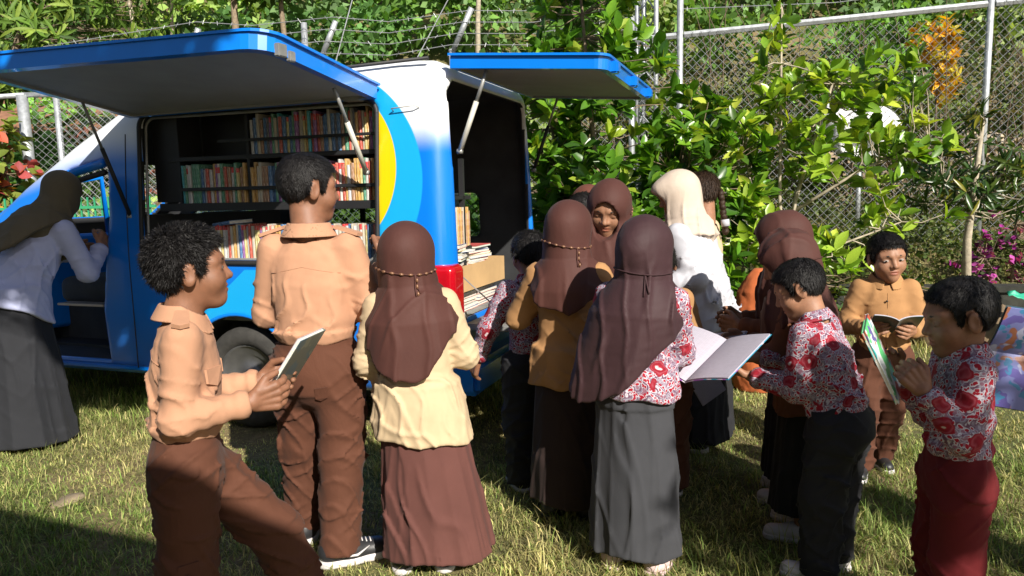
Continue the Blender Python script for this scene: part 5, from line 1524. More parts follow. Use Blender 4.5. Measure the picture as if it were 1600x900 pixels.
def make_person(sp):
    h = sp['h']
    seed = sp.get('seed', 1)
    rg = np.random.default_rng(seed)
    vx = sp.get('vox', 0.010)
    root = empty('person', (sp['pos'][0], sp['pos'][1], 0), math.radians(sp['rot']))
    tag(root, sp['label'], 'person', sp.get('group'))
    girth = sp.get('girth', 0.88) * 0.93
    # --- frames
    pel = np.array([sp.get('hipx', 0), sp.get('hipy', 0), sp.get('hip', 0.5) * h], F4)
    RT = rot_x(-math.radians(sp.get('lean', 0))) @ rot_y(math.radians(sp.get('side', 0))) @ rot_z(math.radians(sp.get('twist', 0)))
    def T(P): return (P - pel) @ RT            # world -> torso frame
    def Tp(q): return pel + RT @ np.asarray(q, F4)
    hh = sp.get('hh', 0.168) * h
    hs = hh / HEAD_SCALE
    hy, hp, hr = [math.radians(a) for a in sp.get('head', (0, 0, 0))]
    RH = rot_z(hy) @ rot_x(-hp) @ rot_y(hr)
    hc = Tp((0, sp.get('hfwd', 0.018) * h, (1.0 - sp.get('hip', 0.5)) * h - hh * 0.5)) + np.asarray(sp.get('hoff', (0, 0, 0)), F4)
    def Hq(P): return ((P - hc) @ RH) / F4(hs)
    neck_a = hc + RH @ np.array([0, -0.02, -0.05], F4) * hs
    neck_b = Tp((0, -0.004 * h, 0.315 * h))
    sh_w = 0.092 * h * sp.get('shw', 1.0)
    arms = {}
    for nm, sx in (('L', -1), ('R', 1)):
        a = sp.get('arm' + nm, ((0.15 * sx, 0.05, -1), (0.0, 0.4, -0.9)))
        S = Tp((sx * sh_w, 0, 0.283 * h))
        E_ = S + unit(a[0]) * 0.165 * h
        Wr = E_ + unit(a[1]) * 0.145 * h
        arms[nm] = (S, E_, Wr, unit(a[1]), np.asarray(a[2] if len(a) > 2 else (-sx, 0.2, 0), F4), a[3] if len(a) > 3 else 28)
    legs = {}
    for nm, sx in (('L', -1), ('R', 1)):
        lg = sp.get('leg' + nm, {})
        Hp = pel + np.array([sx * 0.058 * h, 0, -0.01 * h], F4)
        fx, fy = lg.get('foot', (sx * 0.065 * h, 0.0))
        An = np.array([fx, fy, lg.get('lift', 0) + 0.055 * h], F4)
        Kn = (Hp + An) / 2 + np.array([0, lg.get('knee', 0.012) * h, 0.0], F4)
        legs[nm] = (Hp, Kn, An, math.radians(lg.get('turn', -8 * sx)))
    skin = M[sp.get('skin', 'skin')]
    W1 = Wrinkle(seed * 7 + 1, 62.0, (1, 1, 0.6))
    W2 = Wrinkle(seed * 7 + 2, 120.0, (0.7, 0.7, 1.2))
    FT = Folds(seed * 7 + 3, [(70, 25, 16), (62, -38, -24), (25, 75, 20), (38, 30, 62)])           # shirt body
    FS = Folds(seed * 7 + 4, [(20, 20, 95), (60, 15, 70), (-55, 25, 75)], 26.0)                     # sleeves
    FL = Folds(seed * 7 + 5, [(60, 20, 30), (-55, 30, 34), (15, 60, 62), (30, 30, -75)], 12.0)       # trouser legs
    FV = Folds(seed * 7 + 6, [(60, 20, 6), (50, 40, -12), (-30, 60, 10)], 9.0, 0.16)                 # veil

    # --- body: one mesh (head, neck, trunk, arms, hands, legs)
    bv, bq, bc = [], [], []
    def addpart(v, q, c=None):
        n = sum(len(x) for x in bv)
        bv.append(v); bq.append(q + n)
        bc.append(np.ones((len(v), 3), F4) if c is None else c)
    hv = sp.get('hvox', 0.0045)
    def f_head(P):
        d = head_field(Hq(P)) * hs
        return smin(d, cap(P, neck_a, neck_b, 0.036 * h * sp.get('neck', 1.0), 0.042 * h * sp.get('neck', 1.0)), 0.02)
    ext = np.array([0.11, 0.13, 0.13]) * hs + 0.02
    lo = np.minimum(hc - max(ext), neck_b - 0.06); hi = np.maximum(hc + max(ext), neck_b + 0.06)
    v, q = surface(f_head, lo, hi, hv)
    Q = Hq(v); c = np.ones((len(v), 3), F4)
    lip = np.exp(-((Q[:, 0] / 0.020) ** 4 + ((Q[:, 2] + 0.0545) / 0.0105) ** 4)) * (Q[:, 1] > 0.05)
    c *= 1 - lip[:, None] * np.array([0.12, 0.42, 0.38])
    orb = np.exp(-(((np.abs(Q[:, 0]) - 0.032) / 0.02) ** 2 + ((Q[:, 2] - 0.005) / 0.014) ** 2)) * (Q[:, 1] > 0.04)
    c *= 1 - orb[:, None] * 0.22
    addpart(v, q, c)
    def f_core(P):
        t = T(P)
        d = ell(t, (0, 0, 0.16 * h), (0.085 * h, 0.055 * h, 0.19 * h))
        for S, E_, Wr, *_ in arms.values():
            d = smin(d, np.minimum(cap(P, S, E_, 0.028 * h, 0.024 * h), cap(P, E_, Wr, 0.024 * h, 0.018 * h)), 0.03)
        for Hp, Kn, An, _ in legs.values():
            d = smin(d, np.minimum(cap(P, Hp, Kn, 0.045 * h, 0.032 * h), cap(P, Kn, An, 0.032 * h, 0.022 * h)), 0.03)
        d = smin(d, cap(P, neck_a, neck_b, 0.03 * h, 0.035 * h), 0.03)
        return d
    allp = np.array([hc, neck_b, pel] + [x for a in arms.values() for x in a[:3]] + [x for l in legs.values() for x in l[:3]])
    v, q = surface(f_core, allp.min(0) - 0.13, allp.max(0) + 0.13, 0.02, 1)
    addpart(v, q)
    hsz = 0.108 * h * sp.get('hand', 1.0)
    for nm, sx in (('L', -1), ('R', 1)):
        S, E_, Wr, fd, pn, curl = arms[nm]
        hd = unit(fd + np.asarray(sp.get('wrist' + nm, (0, 0, 0)), F4))
        hf, pts = hand_field(Wr, hd, pn, hsz, sx, curl)
        f = lambda P, hf=hf, E_=E_, Wr=Wr: smin(hf(P), cap(P, E_ + (Wr - E_) * 0.5, Wr, 0.023 * h, 0.0185 * h), 0.012)
        v, q = surface(f, pts.min(0) - 0.05, pts.max(0) + 0.05, hv)
        addpart(v, q)
    if sp.get('bottom') == 'skirt' or sp.get('socks'):
        pass
    me = np_mesh('body', np.concatenate(bv), np.concatenate(bq), skin, True, np.concatenate(bc))
    link(bpy.data.objects.new('body', me), root)

    # --- eyes and eyebrows
    if sp.get('face', True):
        def head_pt(x, y, z): return hc + RH @ (np.array([x, y, z], F4) * F4(hs))
        for sx in (-1, 1):
            op = sp.get('eyes', 1.0)       # 1 open, 0 lids down
            n_ = 14
            ring = []
            for i in range(n_):
                a = 2 * PI * i / n_
                x = 0.0135 * math.cos(a); z = (0.0058 * math.sin(a) if math.sin(a) > 0 else 0.0042 * math.sin(a)) * op - (1 - op) * 0.007 + (0.0016 * math.sin(a)) * (1 - op)
                x0 = sx * 0.032 + x
                y = 0.0625 + 0.0136 * math.sqrt(max(0, 1 - (x / 0.0175) ** 2 - ((z) / 0.0125) ** 2)) + 0.0008
                ring.append((x0, y, z + 0.003))
            ctr = (sx * 0.032, 0.0774 if op > 0.5 else 0.0752, 0.003 - (1 - op) * 0.007)
            vv = [head_pt(*ctr)] + [head_pt(*p) for p in ring]
            ff = [(0, 1 + i, 1 + (i + 1) % n_) for i in range(n_)]
            o = np_obj('eye', vv, np.array(ff), M['eye'] if op > 0.5 else M['iris'], root, True)
            if op > 0.5:
                gx, gz = sp.get('gaze', (0.0, 0.0))
                vv = []
                for rr in (0.0, 0.0052):
                    for i in range(10):
                        a = 2 * PI * i / 10
                        vv.append(head_pt(sx * 0.032 + gx + rr * math.cos(a), 0.0779 - rr * 0.12, 0.0035 + gz + rr * 0.92 * math.sin(a)))
                ff = [(i, 10 + i, 10 + (i + 1) % 10, (i + 1) % 10) for i in range(10)]
                np_obj('iris', vv, np.array(ff), M['iris'], o, True)
            # upper lash line and eyebrow
            mb = MB()
            mb.tube([head_pt(sx * 0.012, 0.0795, 0.021), head_pt(sx * 0.026, 0.0775, 0.0255), head_pt(sx * 0.04, 0.068, 0.0245), head_pt(sx * 0.048, 0.060, 0.021)], [0.0028 * hs, 0.0042 * hs, 0.0034 * hs, 0.0014 * hs], 5)
            mb.obj('eyebrow', M['brow'], root, True)
    # --- hair
    if sp.get('hair'):
        st = sp['hair']
        thick = st.get('t', 0.012); rough_ = st.get('rough', 0.004) * 0.7
        WH = Wrinkle(seed + 50, 420.0, n=5); WG = Wrinkle(seed + 51, 170.0, n=3)
        lowz = st.get('low', 0.0)
        def thickness(Q):
            zl = np.interp(Q[:, 1], HAIR_Y, HAIR_Z).astype(F4) + lowz
            k = np.clip((Q[:, 2] - zl) / 0.022 + 0.5, 0, 1)
            top = np.clip((Q[:, 2] - 0.02) / 0.08, 0, 1)
            return -0.006 + (0.006 + thick * (0.55 + 0.6 * top)) * k * k * (3 - 2 * k), k
        def f_hair(P):
            Q = Hq(P)
            t, k = thickness(Q)
            return (np.minimum(cranium(Q), head_field(Q) + 0.003) - t - rough_ * k * (0.6 * WH(Q) + 0.8 * WG(Q))) * hs
        v, q = surface(f_hair, hc - 0.135 * hs - 0.01, hc + 0.135 * hs + 0.01, hv)
        Q = Hq(v); t, k = thickness(Q)
        nn = vnormals(v, q)
        okk = np.where(k > 0.55)[0]
        keep = (k > 0.12)
        q = q[keep[q].all(1)]
        ns = int(st.get('n', 2600) * 2.2)
        pick = rg.choice(okk, ns)
        root_p = v[pick] - nn[pick] * 0.002
        crown = hc + RH @ (np.array([0.01, -0.05, 0.10], F4) * F4(hs))
        flow = root_p - crown
        flow -= nn[pick] * np.einsum('ij,ij->i', flow, nn[pick])[:, None]
        flow /= np.maximum(nrm(flow), 1e-6)[:, None]
        rnd = rg.normal(size=flow.shape).astype(F4)
        dirv = flow * st.get('flow', 0.9) + nn[pick] * st.get('lift', 0.35) + rnd * st.get('rand', 0.28)
        dirv /= np.maximum(nrm(dirv), 1e-6)[:, None]
        ln = rg.uniform(0.5, 1.0, ns).astype(F4)[:, None] * st.get('len', 0.026) * hs
        sd = np.cross(dirv, nn[pick]); sd /= np.maximum(nrm(sd), 1e-6)[:, None]
        w = 0.0012 * hs
        mid = root_p + dirv * ln * 0.55
        tip = root_p + dirv * ln + flow * ln * 0.25 - nn[pick] * ln * 0.12
        base = len(v)
        vv = np.concatenate([v, root_p - sd * w, root_p + sd * w, mid + sd * w * 0.8, mid - sd * w * 0.8, tip])
        i0 = base + np.arange(ns)
        qs = np.stack([i0, i0 + ns, i0 + 2 * ns, i0 + 3 * ns], 1)
        ts = np.stack([i0 + 3 * ns, i0 + 2 * ns, i0 + 4 * ns], 1)
        np_obj('hair', vv, [np.concatenate([q, qs]), ts], M[st.get('mat', 'hair')], root, True)
        if st.get('braid'):
            mb = MB()
            p0 = hc + RH @ (np.array([0.0, -0.10, -0.02], F4) * F4(hs))
            for i in range(9):
                z = -0.028 * i
                mb.tube([p0 + np.array([0.012 * (-1) ** i, -0.012 - 0.004 * i, z + 0.02]), p0 + np.array([0, -0.014 - 0.004 * i, z]), p0 + np.array([-0.012 * (-1) ** i, -0.012 - 0.004 * i, z - 0.02])], [0.012, 0.022, 0.012], 7)
            mb.obj('braid', M[st.get('mat', 'hair')], root, True)
            MB().tube([p0 + np.array([0, -0.04, -0.155]), p0 + np.array([0, -0.045, -0.195])], 0.025, 9).obj('hair_tie', M['white_shirt'], root, True)

    # --- the bottom: trousers or skirt
    bt = sp['bottom']
    if bt['kind'] == 'trousers':
        bag = bt.get('bag', 1.0)
        wz = bt.get('waist', 0.06) * h
        def f_bot(P):
            t = P - pel
            tt = T(P)
            d = ell(t, (0, -0.006 * h, -0.02 * h), (0.118 * h * girth, 0.092 * h * girth, 0.09 * h))
            w = np.interp(tt[:, 2], [-0.05 * h, wz], [0.118 * h * girth, 0.110 * h * girth]).astype(F4)
            dd = np.interp(tt[:, 2], [-0.05 * h, wz], [0.090 * h * girth, 0.080 * h * girth]).astype(F4)
            e = np.sqrt((tt[:, 0] / w) ** 2 + (tt[:, 1] / dd) ** 2)
            wst = smax(smax((e - 1) * dd, tt[:, 2] - wz, 0.01), -0.06 * h - tt[:, 2], 0.01)
            d = smin(d, wst, 0.03)
            lg_ = None
            for nm, (Hp, Kn, An, tn) in legs.items():
                end = An + np.array([0, 0, -0.02 * h], F4)
                d1, h1 = capd(P, Hp, Kn); d2, h2 = capd(P, Kn, end)
                a = d1 - (0.076 - 0.012 * h1) * h * bag
                b = d2 - (0.064 - 0.006 * h2) * h * bag
                ring = np.sin(h2 * 20 + 1.6 * np.sin(P[:, 0] * 34 + seed) + 1.2 * np.sin(P[:, 1] * 29 + 1))
                b = b + 0.0011 * ring * np.clip(h2 * 1.6 - 0.35, 0, 1) + 0.0095 * FL(P)
                a = a + 0.0095 * FL(P)
                b = smax(b, end[2] - 0.005 - P[:, 2], 0.008)
                l = smin(a, b, 0.03)
                lg_ = l if lg_ is None else smin(lg_, l, 0.012)
            d = smin(d, lg_, 0.03)
            return d
        pts = np.array([pel + [0, 0, wz], pel] + [x for l in legs.values() for x in l[:3]])
        v, q = surface(f_bot, np.minimum(pts.min(0) - 0.14 * h, 9) * [1, 1, 1], pts.max(0) + 0.14 * h, vx)
        tr = np_obj('trousers', v, q, M[bt['mat']], root, True)
        if bt.get('pocket'):
            for (px_, pz_, side_) in bt['pocket']:
                # flap lying on the cloth, found by marching out from the hip
                pl = []
                for (dx, dz) in ((-0.032, 0.008), (0.032, 0.012), (0.032, -0.016), (0.0, -0.026), (-0.032, -0.020)):
                    lo_, hi_ = 0.0, 0.3
                    dirv = rot_z(math.radians(side_ + dx * 300)) @ np.array([0, -1, 0], F4)
                    c0 = pel + np.array([px_ * h * 0, 0, (pz_ + dz) * h], F4)
                    for _ in range(20):
                        m_ = (lo_ + hi_) / 2
                        if f_bot((c0 + dirv * m_)[None])[0] < 0: lo_ = m_
                        else: hi_ = m_
                    pl.append((c0 + dirv * (lo_ + 0.001), dirv * 0.006))
                mb = MB()
                mb.add([p for p, _ in pl] + [p + d_ for p, d_ in pl], [(0, 1, 2, 3, 4)[::-1], (5, 6, 7, 8, 9)] + [(i, (i + 1) % 5, 5 + (i + 1) % 5, 5 + i) for i in range(5)])
                fo = mb.obj('pocket_flap', M[bt['mat']], tr)
                p, d_ = pl[3]
                c_ = p + d_ * 1.2 + np.array([0, 0, 0.012 * h])
                MB().tube([c_, c_ + unit(d_) * 0.004], 0.007, 9).obj('button', M['stitch'], tr, True)
    else:
        hz = bt.get('hem', 0.06) * h
        wtop = bt.get('wt', 0.100); wbot = bt.get('wb', 0.185); dtop = bt.get('dt', 0.078); dbot = bt.get('db', 0.15)
        npl = bt.get('pleats', 9); pa = bt.get('pamp', 0.05); cx0, cy0 = bt.get('shift', (0, 0))
        wz = bt.get('waist', 0.05) * h
        ph = rg.uniform(0, 6.28, 6)
        def f_bot(P, solid=False):
            z = P[:, 2]
            k = np.clip((pel[2] + wz - z) / (pel[2] + wz - hz), 0, 1)
            kk = k ** bt.get('pow', 0.85)
            x = P[:, 0] - pel[0] * (1 - k) - cx0 * k; y = P[:, 1] - pel[1] * (1 - k) - cy0 * k
            th = np.arctan2(x, y)
            w = (wtop + (wbot - wtop) * kk) * h; dd = (dtop + (dbot - dtop) * kk) * h
            s = np.sin(npl * th + ph[0] + 1.1 * np.sin(2 * th + ph[1]) + 0.6 * k) 
            s2 = np.sin((npl * 0.5 + 1) * th + ph[2] + 0.8 * np.sin(3 * th + ph[3]) - 0.9 * k)
            fold = (1 - 2 * np.abs(s) ** 0.75) * 0.6 + s2 * 0.6
            r = 1 + pa * fold * (0.15 + 0.85 * k)
            e = np.sqrt((x / w) ** 2 + (y / dd) ** 2)
            d = (e - r) * np.minimum(w, dd) * 0.85 + 0.005 * FT(P * np.array([1, 1, 0.5], F4))
            if bt.get('yoke'):
                d = d - 0.006 * np.clip((z - (pel[2] - bt['yoke'] * h)) / 0.006, 0, 1)
            d = smax(d, z - (pel[2] + wz), 0.01)
            d = smax(d, hz + 0.008 * np.sin(3 * th + ph[4]) - z, 0.008)
            if solid: return d
            # hollow below, so that the legs show
            inner = (e - (r - 0.22)) * np.minimum(w, dd) * 0.85
            d = smax(d, -np.maximum(inner, z - hz - 0.08), 0.01)
            return d
        W_ = max(wbot, wtop) * h + 0.06 + max(abs(cx0), abs(cy0)); 
        v, q = surface(f_bot, (-W_ + min(0, pel[0]), -W_ + min(0, pel[1]), hz - 0.03), (W_ + max(0, pel[0]), W_ + max(0, pel[1]), pel[2] + wz + 0.03), vx)
        np_obj('skirt', v, q, M[bt['mat']], root, True)

    # --- the top: shirt or blouse
    tp = sp['top']
    hem = tp.get('hem', -0.02) * h
    fl = tp.get('flare', 0.0)
    amp = tp.get('amp', 0.0085) * 1.25
    zt = np.array([hem / h - 0.05, hem / h, hem / h + 0.03, 0.09, 0.20, 0.27, 0.305, 0.33]) * h
    if tp.get('tucked'):
        ws = np.array([0.110, 0.112, 0.121, 0.116, 0.119, 0.111, 0.076, 0.045]) * h * girth
        ds = np.array([0.082, 0.084, 0.098, 0.088, 0.090, 0.072, 0.055, 0.042]) * h * girth
    else:
        ws = np.array([0.124 + fl, 0.122 + fl, 0.121 + fl * 0.85, 0.116 + fl * 0.35, 0.114, 0.107, 0.075, 0.045]) * h * girth
        ds = np.array([0.102 + fl, 0.100 + fl, 0.098 + fl * 0.85, 0.088 + fl * 0.35, 0.088, 0.072, 0.055, 0.042]) * h * girth
    sl = tp.get('sleeve', 1.0)
    slv_end = {}
    def f_top(P):
        t = T(P)
        w = np.interp(t[:, 2], zt, ws).astype(F4); dd = np.interp(t[:, 2], zt, ds).astype(F4)
        e = (np.abs(t[:, 0] / w) ** 2.3 + np.abs(t[:, 1] / dd) ** 2.3) ** (1 / 2.3)
        d = (e - 1) * np.minimum(w, dd) * 0.92
        low = np.clip(1.2 - t[:, 2] / (0.25 * h), 0.25, 1.2)
        # vertical drop folds towards the hem, slack folds at the waist
        th = np.arctan2(t[:, 0], t[:, 1])
        hk = np.clip((t[:, 2] - hem) / (0.05 * h), 0.1, 1) if tp.get('tucked') else 1.0
        d = d + (amp * low * 1.15 * FT(t) + amp * 0.12 * W2(t)) * hk
        hz = hem + tp.get('wave', 0.006) * np.sin(5 * th + seed) + tp.get('slant', 0.0) * t[:, 0]
        if bt['kind'] == 'skirt' and not tp.get('tucked') and hem < 0.05 * h:
            d = smin(d, f_bot(P, True) - 0.014, 0.05)
        d = smax(d, hz - t[:, 2], 0.010)
        d = smax(d, t[:, 2] - 0.335 * h, 0.01)
        for nm, (S, E_, Wr, fd, pn, curl) in arms.items():
            end = E_ + (Wr - E_) * 0.97 if sl >= 1 else S + (E_ - S) * 0.8
            du, hu = capd(P, S, E_)
            ru = (0.0395 - 0.004 * hu) * h * tp.get('arm', 1.0)
            wu = amp * (0.35 + 0.8 * hu) * 0.6 * FS(P)
            a = du - ru + wu
            if sl >= 1:
                df, hf_ = capd(P, E_, end)
                rf = (0.0365 - 0.010 * hf_ + 0.004 * np.exp(-((hf_ - 0.88) / 0.07) ** 2)) * h * tp.get('arm', 1.0)
                ring = np.sin(hf_ * 26 + 1.5 * np.sin(P[:, 0] * 40 + seed) + 1.2 * np.sin(P[:, 2] * 33))
                b = df - rf + amp * (0.16 * ring * (hf_ > 0.02) * (hf_ < 0.85) + 0.55 * FS(P + 0.37) * (1.1 - 0.5 * hf_))
                b = smax(b, (P - end) @ fd, 0.006)
                a = smin(a, b, 0.02)
            else:
                a = smax(a, (P - end) @ unit(E_ - S), 0.008)
            d = smin(d, a, 0.028)
        # open at the neck
        d = smax(d, -cap(P, neck_a, neck_b + (neck_a - neck_b) * 0.10, 0.050 * h, 0.047 * h), 0.008)
        return d
    pts = np.array([Tp((0, 0, hem - 0.03)), Tp((0, 0, 0.34 * h))] + [x for a in arms.values() for x in a[:3]])
    wd = (ws.max() + 0.05)
    lo = np.minimum(pts.min(0) - 0.08, Tp((0, 0, hem)) - wd); hi = np.maximum(pts.max(0) + 0.08, Tp((0, 0, hem)) + wd)
    hi[2] = max(pts.max(0)[2] + 0.06, 0); 
    v, q = surface(f_top, lo, hi, vx)
    name = 'blouse' if sp.get('hijab') else 'shirt'
    shirt = np_obj(name, v, q, M[tp['mat']], root, True)
    if tp.get('collar'):
        def f_col(P):
            ax = unit(neck_a - neck_b)
            up_ = RT @ np.array([0, 0, 1], F4)
            o = Tp((0, -0.002 * h, 0.318 * h))
            r = (P - o) @ RT
            rad = np.sqrt(r[:, 0] ** 2 + (r[:, 1] * 1.08) ** 2)
            front = np.clip(r[:, 1] / (0.05 * h), -1, 1)
            z0 = 0.012 * h - 0.030 * h * np.clip(front, 0, 1)
            prof = rad - (0.058 * h - (r[:, 2] - z0) * 0.55)
            d = np.abs(prof) - 0.0042
            d = smax(d, np.abs(r[:, 2] - z0) - 0.0165 * h, 0.004)
            gap = 0.010 * h + 0.35 * np.clip(z0 + 0.01 - r[:, 2], 0, 1)
            d = np.maximum(d, np.where(r[:, 1] > 0, gap - np.abs(r[:, 0]), -1))
            return d
        o = Tp((0, 0, 0.318 * h))
        v, q = surface(f_col, o - 0.085 * h, o + 0.085 * h, vx * 0.5, 1)
        np_obj('collar', v, q, M[tp['mat']], root, True)
    def torso_pt(x, z, back=False, off=0.001):
        """a point on the front or back of the shirt, torso frame x and z as fractions of h"""
        t_ = np.array([[x * h, 0, z * h]], F4)
        lo_, hi_ = 0.0, 0.35 * h
        s_ = -1 if back else 1
        for _ in range(22):
            m_ = (lo_ + hi_) / 2
            if f_top((pel + RT @ np.array([x * h, s_ * m_, z * h], F4))[None])[0] < 0: lo_ = m_
            else: hi_ = m_
        return pel + RT @ np.array([x * h, s_ * (lo_ + off), z * h], F4)
    if tp.get('placket'):
        mb = MB()
        mb.tube([torso_pt(0.0, z) for z in np.linspace(0.27, hem / h + 0.03, 9)], 0.0012, 5)
        mb.obj('placket', M[tp['mat']], root, True)
        for z in np.linspace(0.24, 0.05, 4):
            p = torso_pt(0.004, z, off=0.007)
            MB().tube([p, p + RT @ np.array([0, 0.004, 0], F4)], 0.005, 8).obj('button', M['stitch'], root, True)
    if tp.get('epaulette') or tp.get('placket'):
        MB().tube([torso_pt(x, 0.245 - 0.02 * abs(x) / 0.1, True, 0.0002) for x in np.linspace(-0.085, 0.085, 11)], 0.0016, 4).obj('yoke_seam', M[tp['mat']], root, True)
    if tp.get('pocket'):
        for sx in tp['pocket']:
            mb = MB()
            pts4 = [torso_pt(sx * 0.035, 0.215), torso_pt(sx * 0.085, 0.215), torso_pt(sx * 0.085, 0.185), torso_pt(sx * 0.06, 0.175), torso_pt(sx * 0.035, 0.185)]
            nrm_ = RT @ np.array([0, 0.006, 0], F4)
            mb.add([p for p in pts4] + [p + nrm_ for p in pts4], [(0, 1, 2, 3, 4), (9, 8, 7, 6, 5)] + [(i, (i + 1) % 5, 5 + (i + 1) % 5, 5 + i) for i in range(5)])
            mb.obj('pocket_flap', M[tp['mat']], root)
    if tp.get('epaulette'):
        for sx in (-1, 1):
            S = Tp((sx * 0.062 * h, 0, 0.33 * h)); S2 = Tp((sx * 0.118 * h, 0, 0.308 * h))
            ax = unit(S2 - S); fy = RT @ np.array([0, 1, 0], F4); upv = np.cross(fy, ax) * (1 if sx < 0 else -1)
            upv = upv if upv[2] > 0 else -upv
            mb = MB()
            a = S + upv * 0.006 * h; b = S2 + upv * 0.010 * h; w_ = 0.017 * h; t_ = upv * 0.006
            vs_ = [a - fy * w_ * 0.8, a + fy * w_ * 0.8, b + fy * w_, b + ax * w_ * 0.5, b - fy * w_]
            mb.add([p - t_ for p in vs_] + [p + t_ for p in vs_], [(0, 1, 2, 3, 4)[::-1], (5, 6, 7, 8, 9)] + [(i, (i + 1) % 5, 5 + (i + 1) % 5, 5 + i) for i in range(5)])
            mb.obj('epaulette', M[tp['mat']], root)

    # --- shoes, with soles; socks for the girls
    for nm, (Hp, Kn, An, tn) in legs.items():
        Rz_ = rot_z(tn)
        lift = float(An[2] - 0.055 * h)
        o = np.array([An[0], An[1], lift], F4)
        k = h / 1.3 * sp.get('shoe', 1.0)
        def f_shoe(P):
            t = (P - o) @ Rz_ / k
            d = cap(t * np.array([1, 1, 1.0], F4), (0, -0.032, 0.040), (0, 0.03, 0.040), 0.036, 0.036)
            d = smin(d, cap(t * np.array([1, 1, 1.15], F4), (0, 0.03, 0.038), (0, 0.115, 0.034), 0.037, 0.035), 0.03)
            d = smin(d, cap(t, (0, -0.022, 0.045), (0, -0.022, 0.08), 0.036, 0.034), 0.02)
            d = smax(d, 0.004 - t[:, 2], 0.006)
            d = smax(d, t[:, 2] - 0.085, 0.006)
            return d * k
        v, q = surface(f_shoe, o + [-0.17 * k, -0.17 * k, -0.01], o + [0.17 * k, 0.17 * k, 0.12 * k], 0.008)
        sh = np_obj('shoe', v, q, M[sp.get('shoes', 'shoe_black')], root, True)
        def f_sole(P):
            t = (P - o) @ Rz_ / k
            q2 = t * np.array([1, 1, 0], F4)
            d = smin(cap(q2, (0, -0.032, 0), (0, 0.03, 0), 0.040, 0.038), cap(q2, (0, 0.03, 0), (0, 0.115, 0), 0.039, 0.038), 0.02)
            return smax(d, np.abs(t[:, 2] - 0.012) - 0.0118, 0.004) * k
        v, q = surface(f_sole, o + [-0.17 * k, -0.17 * k, -0.02], o + [0.17 * k, 0.17 * k, 0.05 * k], 0.007)
        np_obj('sole', v, q, M[sp.get('soles', 'shoe_white')], sh, True)
        if sp.get('stripes'):
            for sx in (-1, 1):
                ps = []
                for (yy, zz) in ((0.085, 0.050), (0.045, 0.034), (0.0, 0.036), (-0.045, 0.058)):
                    lo_, hi_ = 0.0, 0.09
                    for _ in range(16):
                        m_ = (lo_ + hi_) / 2
                        w_ = o + Rz_ @ (np.array([sx * m_, yy, zz], F4) * k)
                        if f_shoe(w_[None])[0] < 0: lo_ = m_
                        else: hi_ = m_
                    ps.append(o + Rz_ @ (np.array([sx * (lo_ + 0.0005), yy, zz], F4) * k))
                MB().tube(ps, [0.002, 0.0055, 0.005, 0.001], 5).obj('stripe', M['shoe_white'], sh, True)
            mb = MB()
            for i in range(5):
                yy = 0.04 + i * 0.013; 
                ps = []
                for xx in (-0.018, 0, 0.018):
                    lo_, hi_ = 0.02, 0.12
                    for _ in range(16):
                        m_ = (lo_ + hi_) / 2
                        if f_shoe((o + Rz_ @ (np.array([xx, yy, m_], F4) * k))[None])[0] < 0: lo_ = m_
                        else: hi_ = m_
                    ps.append(o + Rz_ @ (np.array([xx, yy, lo_ + 0.001], F4) * k))
                mb.tube(ps, 0.0025, 5)
            mb.obj('laces', M['shoe_white'], sh, True)
        if sp.get('socks'):
            MB().tube([An + (Kn - An) * t_ - np.array([0, 0.0, 0.0]) for t_ in (-0.08, 0.1, 0.4, 0.8)], [0.030 * h, 0.030 * h, 0.034 * h, 0.038 * h], 14).obj('sock', M[sp['socks']], root, True)

    # --- head veil
    hj = sp.get('hijab')
    if hj:
        db = hj.get('back', 0.20) * h; dsd = hj.get('side', 0.10) * h; df = hj.get('front', 0.16) * h
        spread = hj.get('spread', 1.0); bk = hj.get('bulk', 1.0)
        slx = hj.get('slant', 0.0)
        z_sh = 0.295 * h
        nf = hj.get('folds', 7); fa = hj.get('famp', 0.05)
        ph = rg.uniform(0, 6.28, 5)
        cxs, cys = hj.get('shift', (0, 0))
        def f_veil(P):
            Q = Hq(P)
            d = ell(Q, (0, -0.014, 0.022), (0.0865 * bk, 0.106 * bk, 0.095 * bk))
            if hj.get('bun'): d = smin(d, ell(Q, (0, -0.085, -0.005), (0.05, 0.05, 0.05)), 0.04)
            if hj.get('peak'): d = smin(d, ell(Q, (0, 0.062, 0.058), (0.058, 0.052, 0.040)), 0.03)
            d = smin(d, ell(Q, (0, 0.004, -0.058), (0.074 * bk, 0.082 * bk, 0.072)), 0.03)
            d = d * hs
            na = hc + RH @ np.array([0, -0.025, -0.06], F4) * hs
            nb = Tp((0, -0.005 * h, 0.27 * h))
            d = smin(d, cap(P, na, nb, 0.078 * hs * bk, 0.085 * h), 0.05)
            # cape over the shoulders
            t = T(P)
            x = t[:, 0]; y = t[:, 1]; z = t[:, 2]
            down = np.clip((z_sh + 0.04 * h - z) / (0.04 * h + max(db, dsd, df)), 0, 1)
            k1 = np.clip((z_sh + 0.045 * h - z) / (0.095 * h), 0, 1)
            w = (0.060 + 0.072 * np.sqrt(k1) + 0.050 * spread * down) * h
            dd = (0.055 + 0.055 * np.sqrt(k1) + 0.035 * spread * down) * h
            x = x - cxs * down; y = y - cys * down
            th = np.arctan2(x, -y)            # 0 is the back
            fold = (1 - 2 * np.abs(np.sin(nf * 0.5 * th + ph[0] + 0.9 * np.sin(2 * th + ph[1]))) ** 0.8) * 0.6 + 0.55 * np.sin((nf * 0.6 + 1) * th + ph[2] + 2.0 * down)
            e = np.sqrt((x / w) ** 2 + (y / dd) ** 2)
            c = (e - 1 - fa * fold * down) * np.minimum(w, dd) * 0.85
            cb = np.cos(th)
            drop = dsd + (db - dsd) * np.clip(cb, 0, 1) ** hj.get('pw', 1.5) + (df - dsd) * np.clip(-cb, 0, 1) ** 1.5
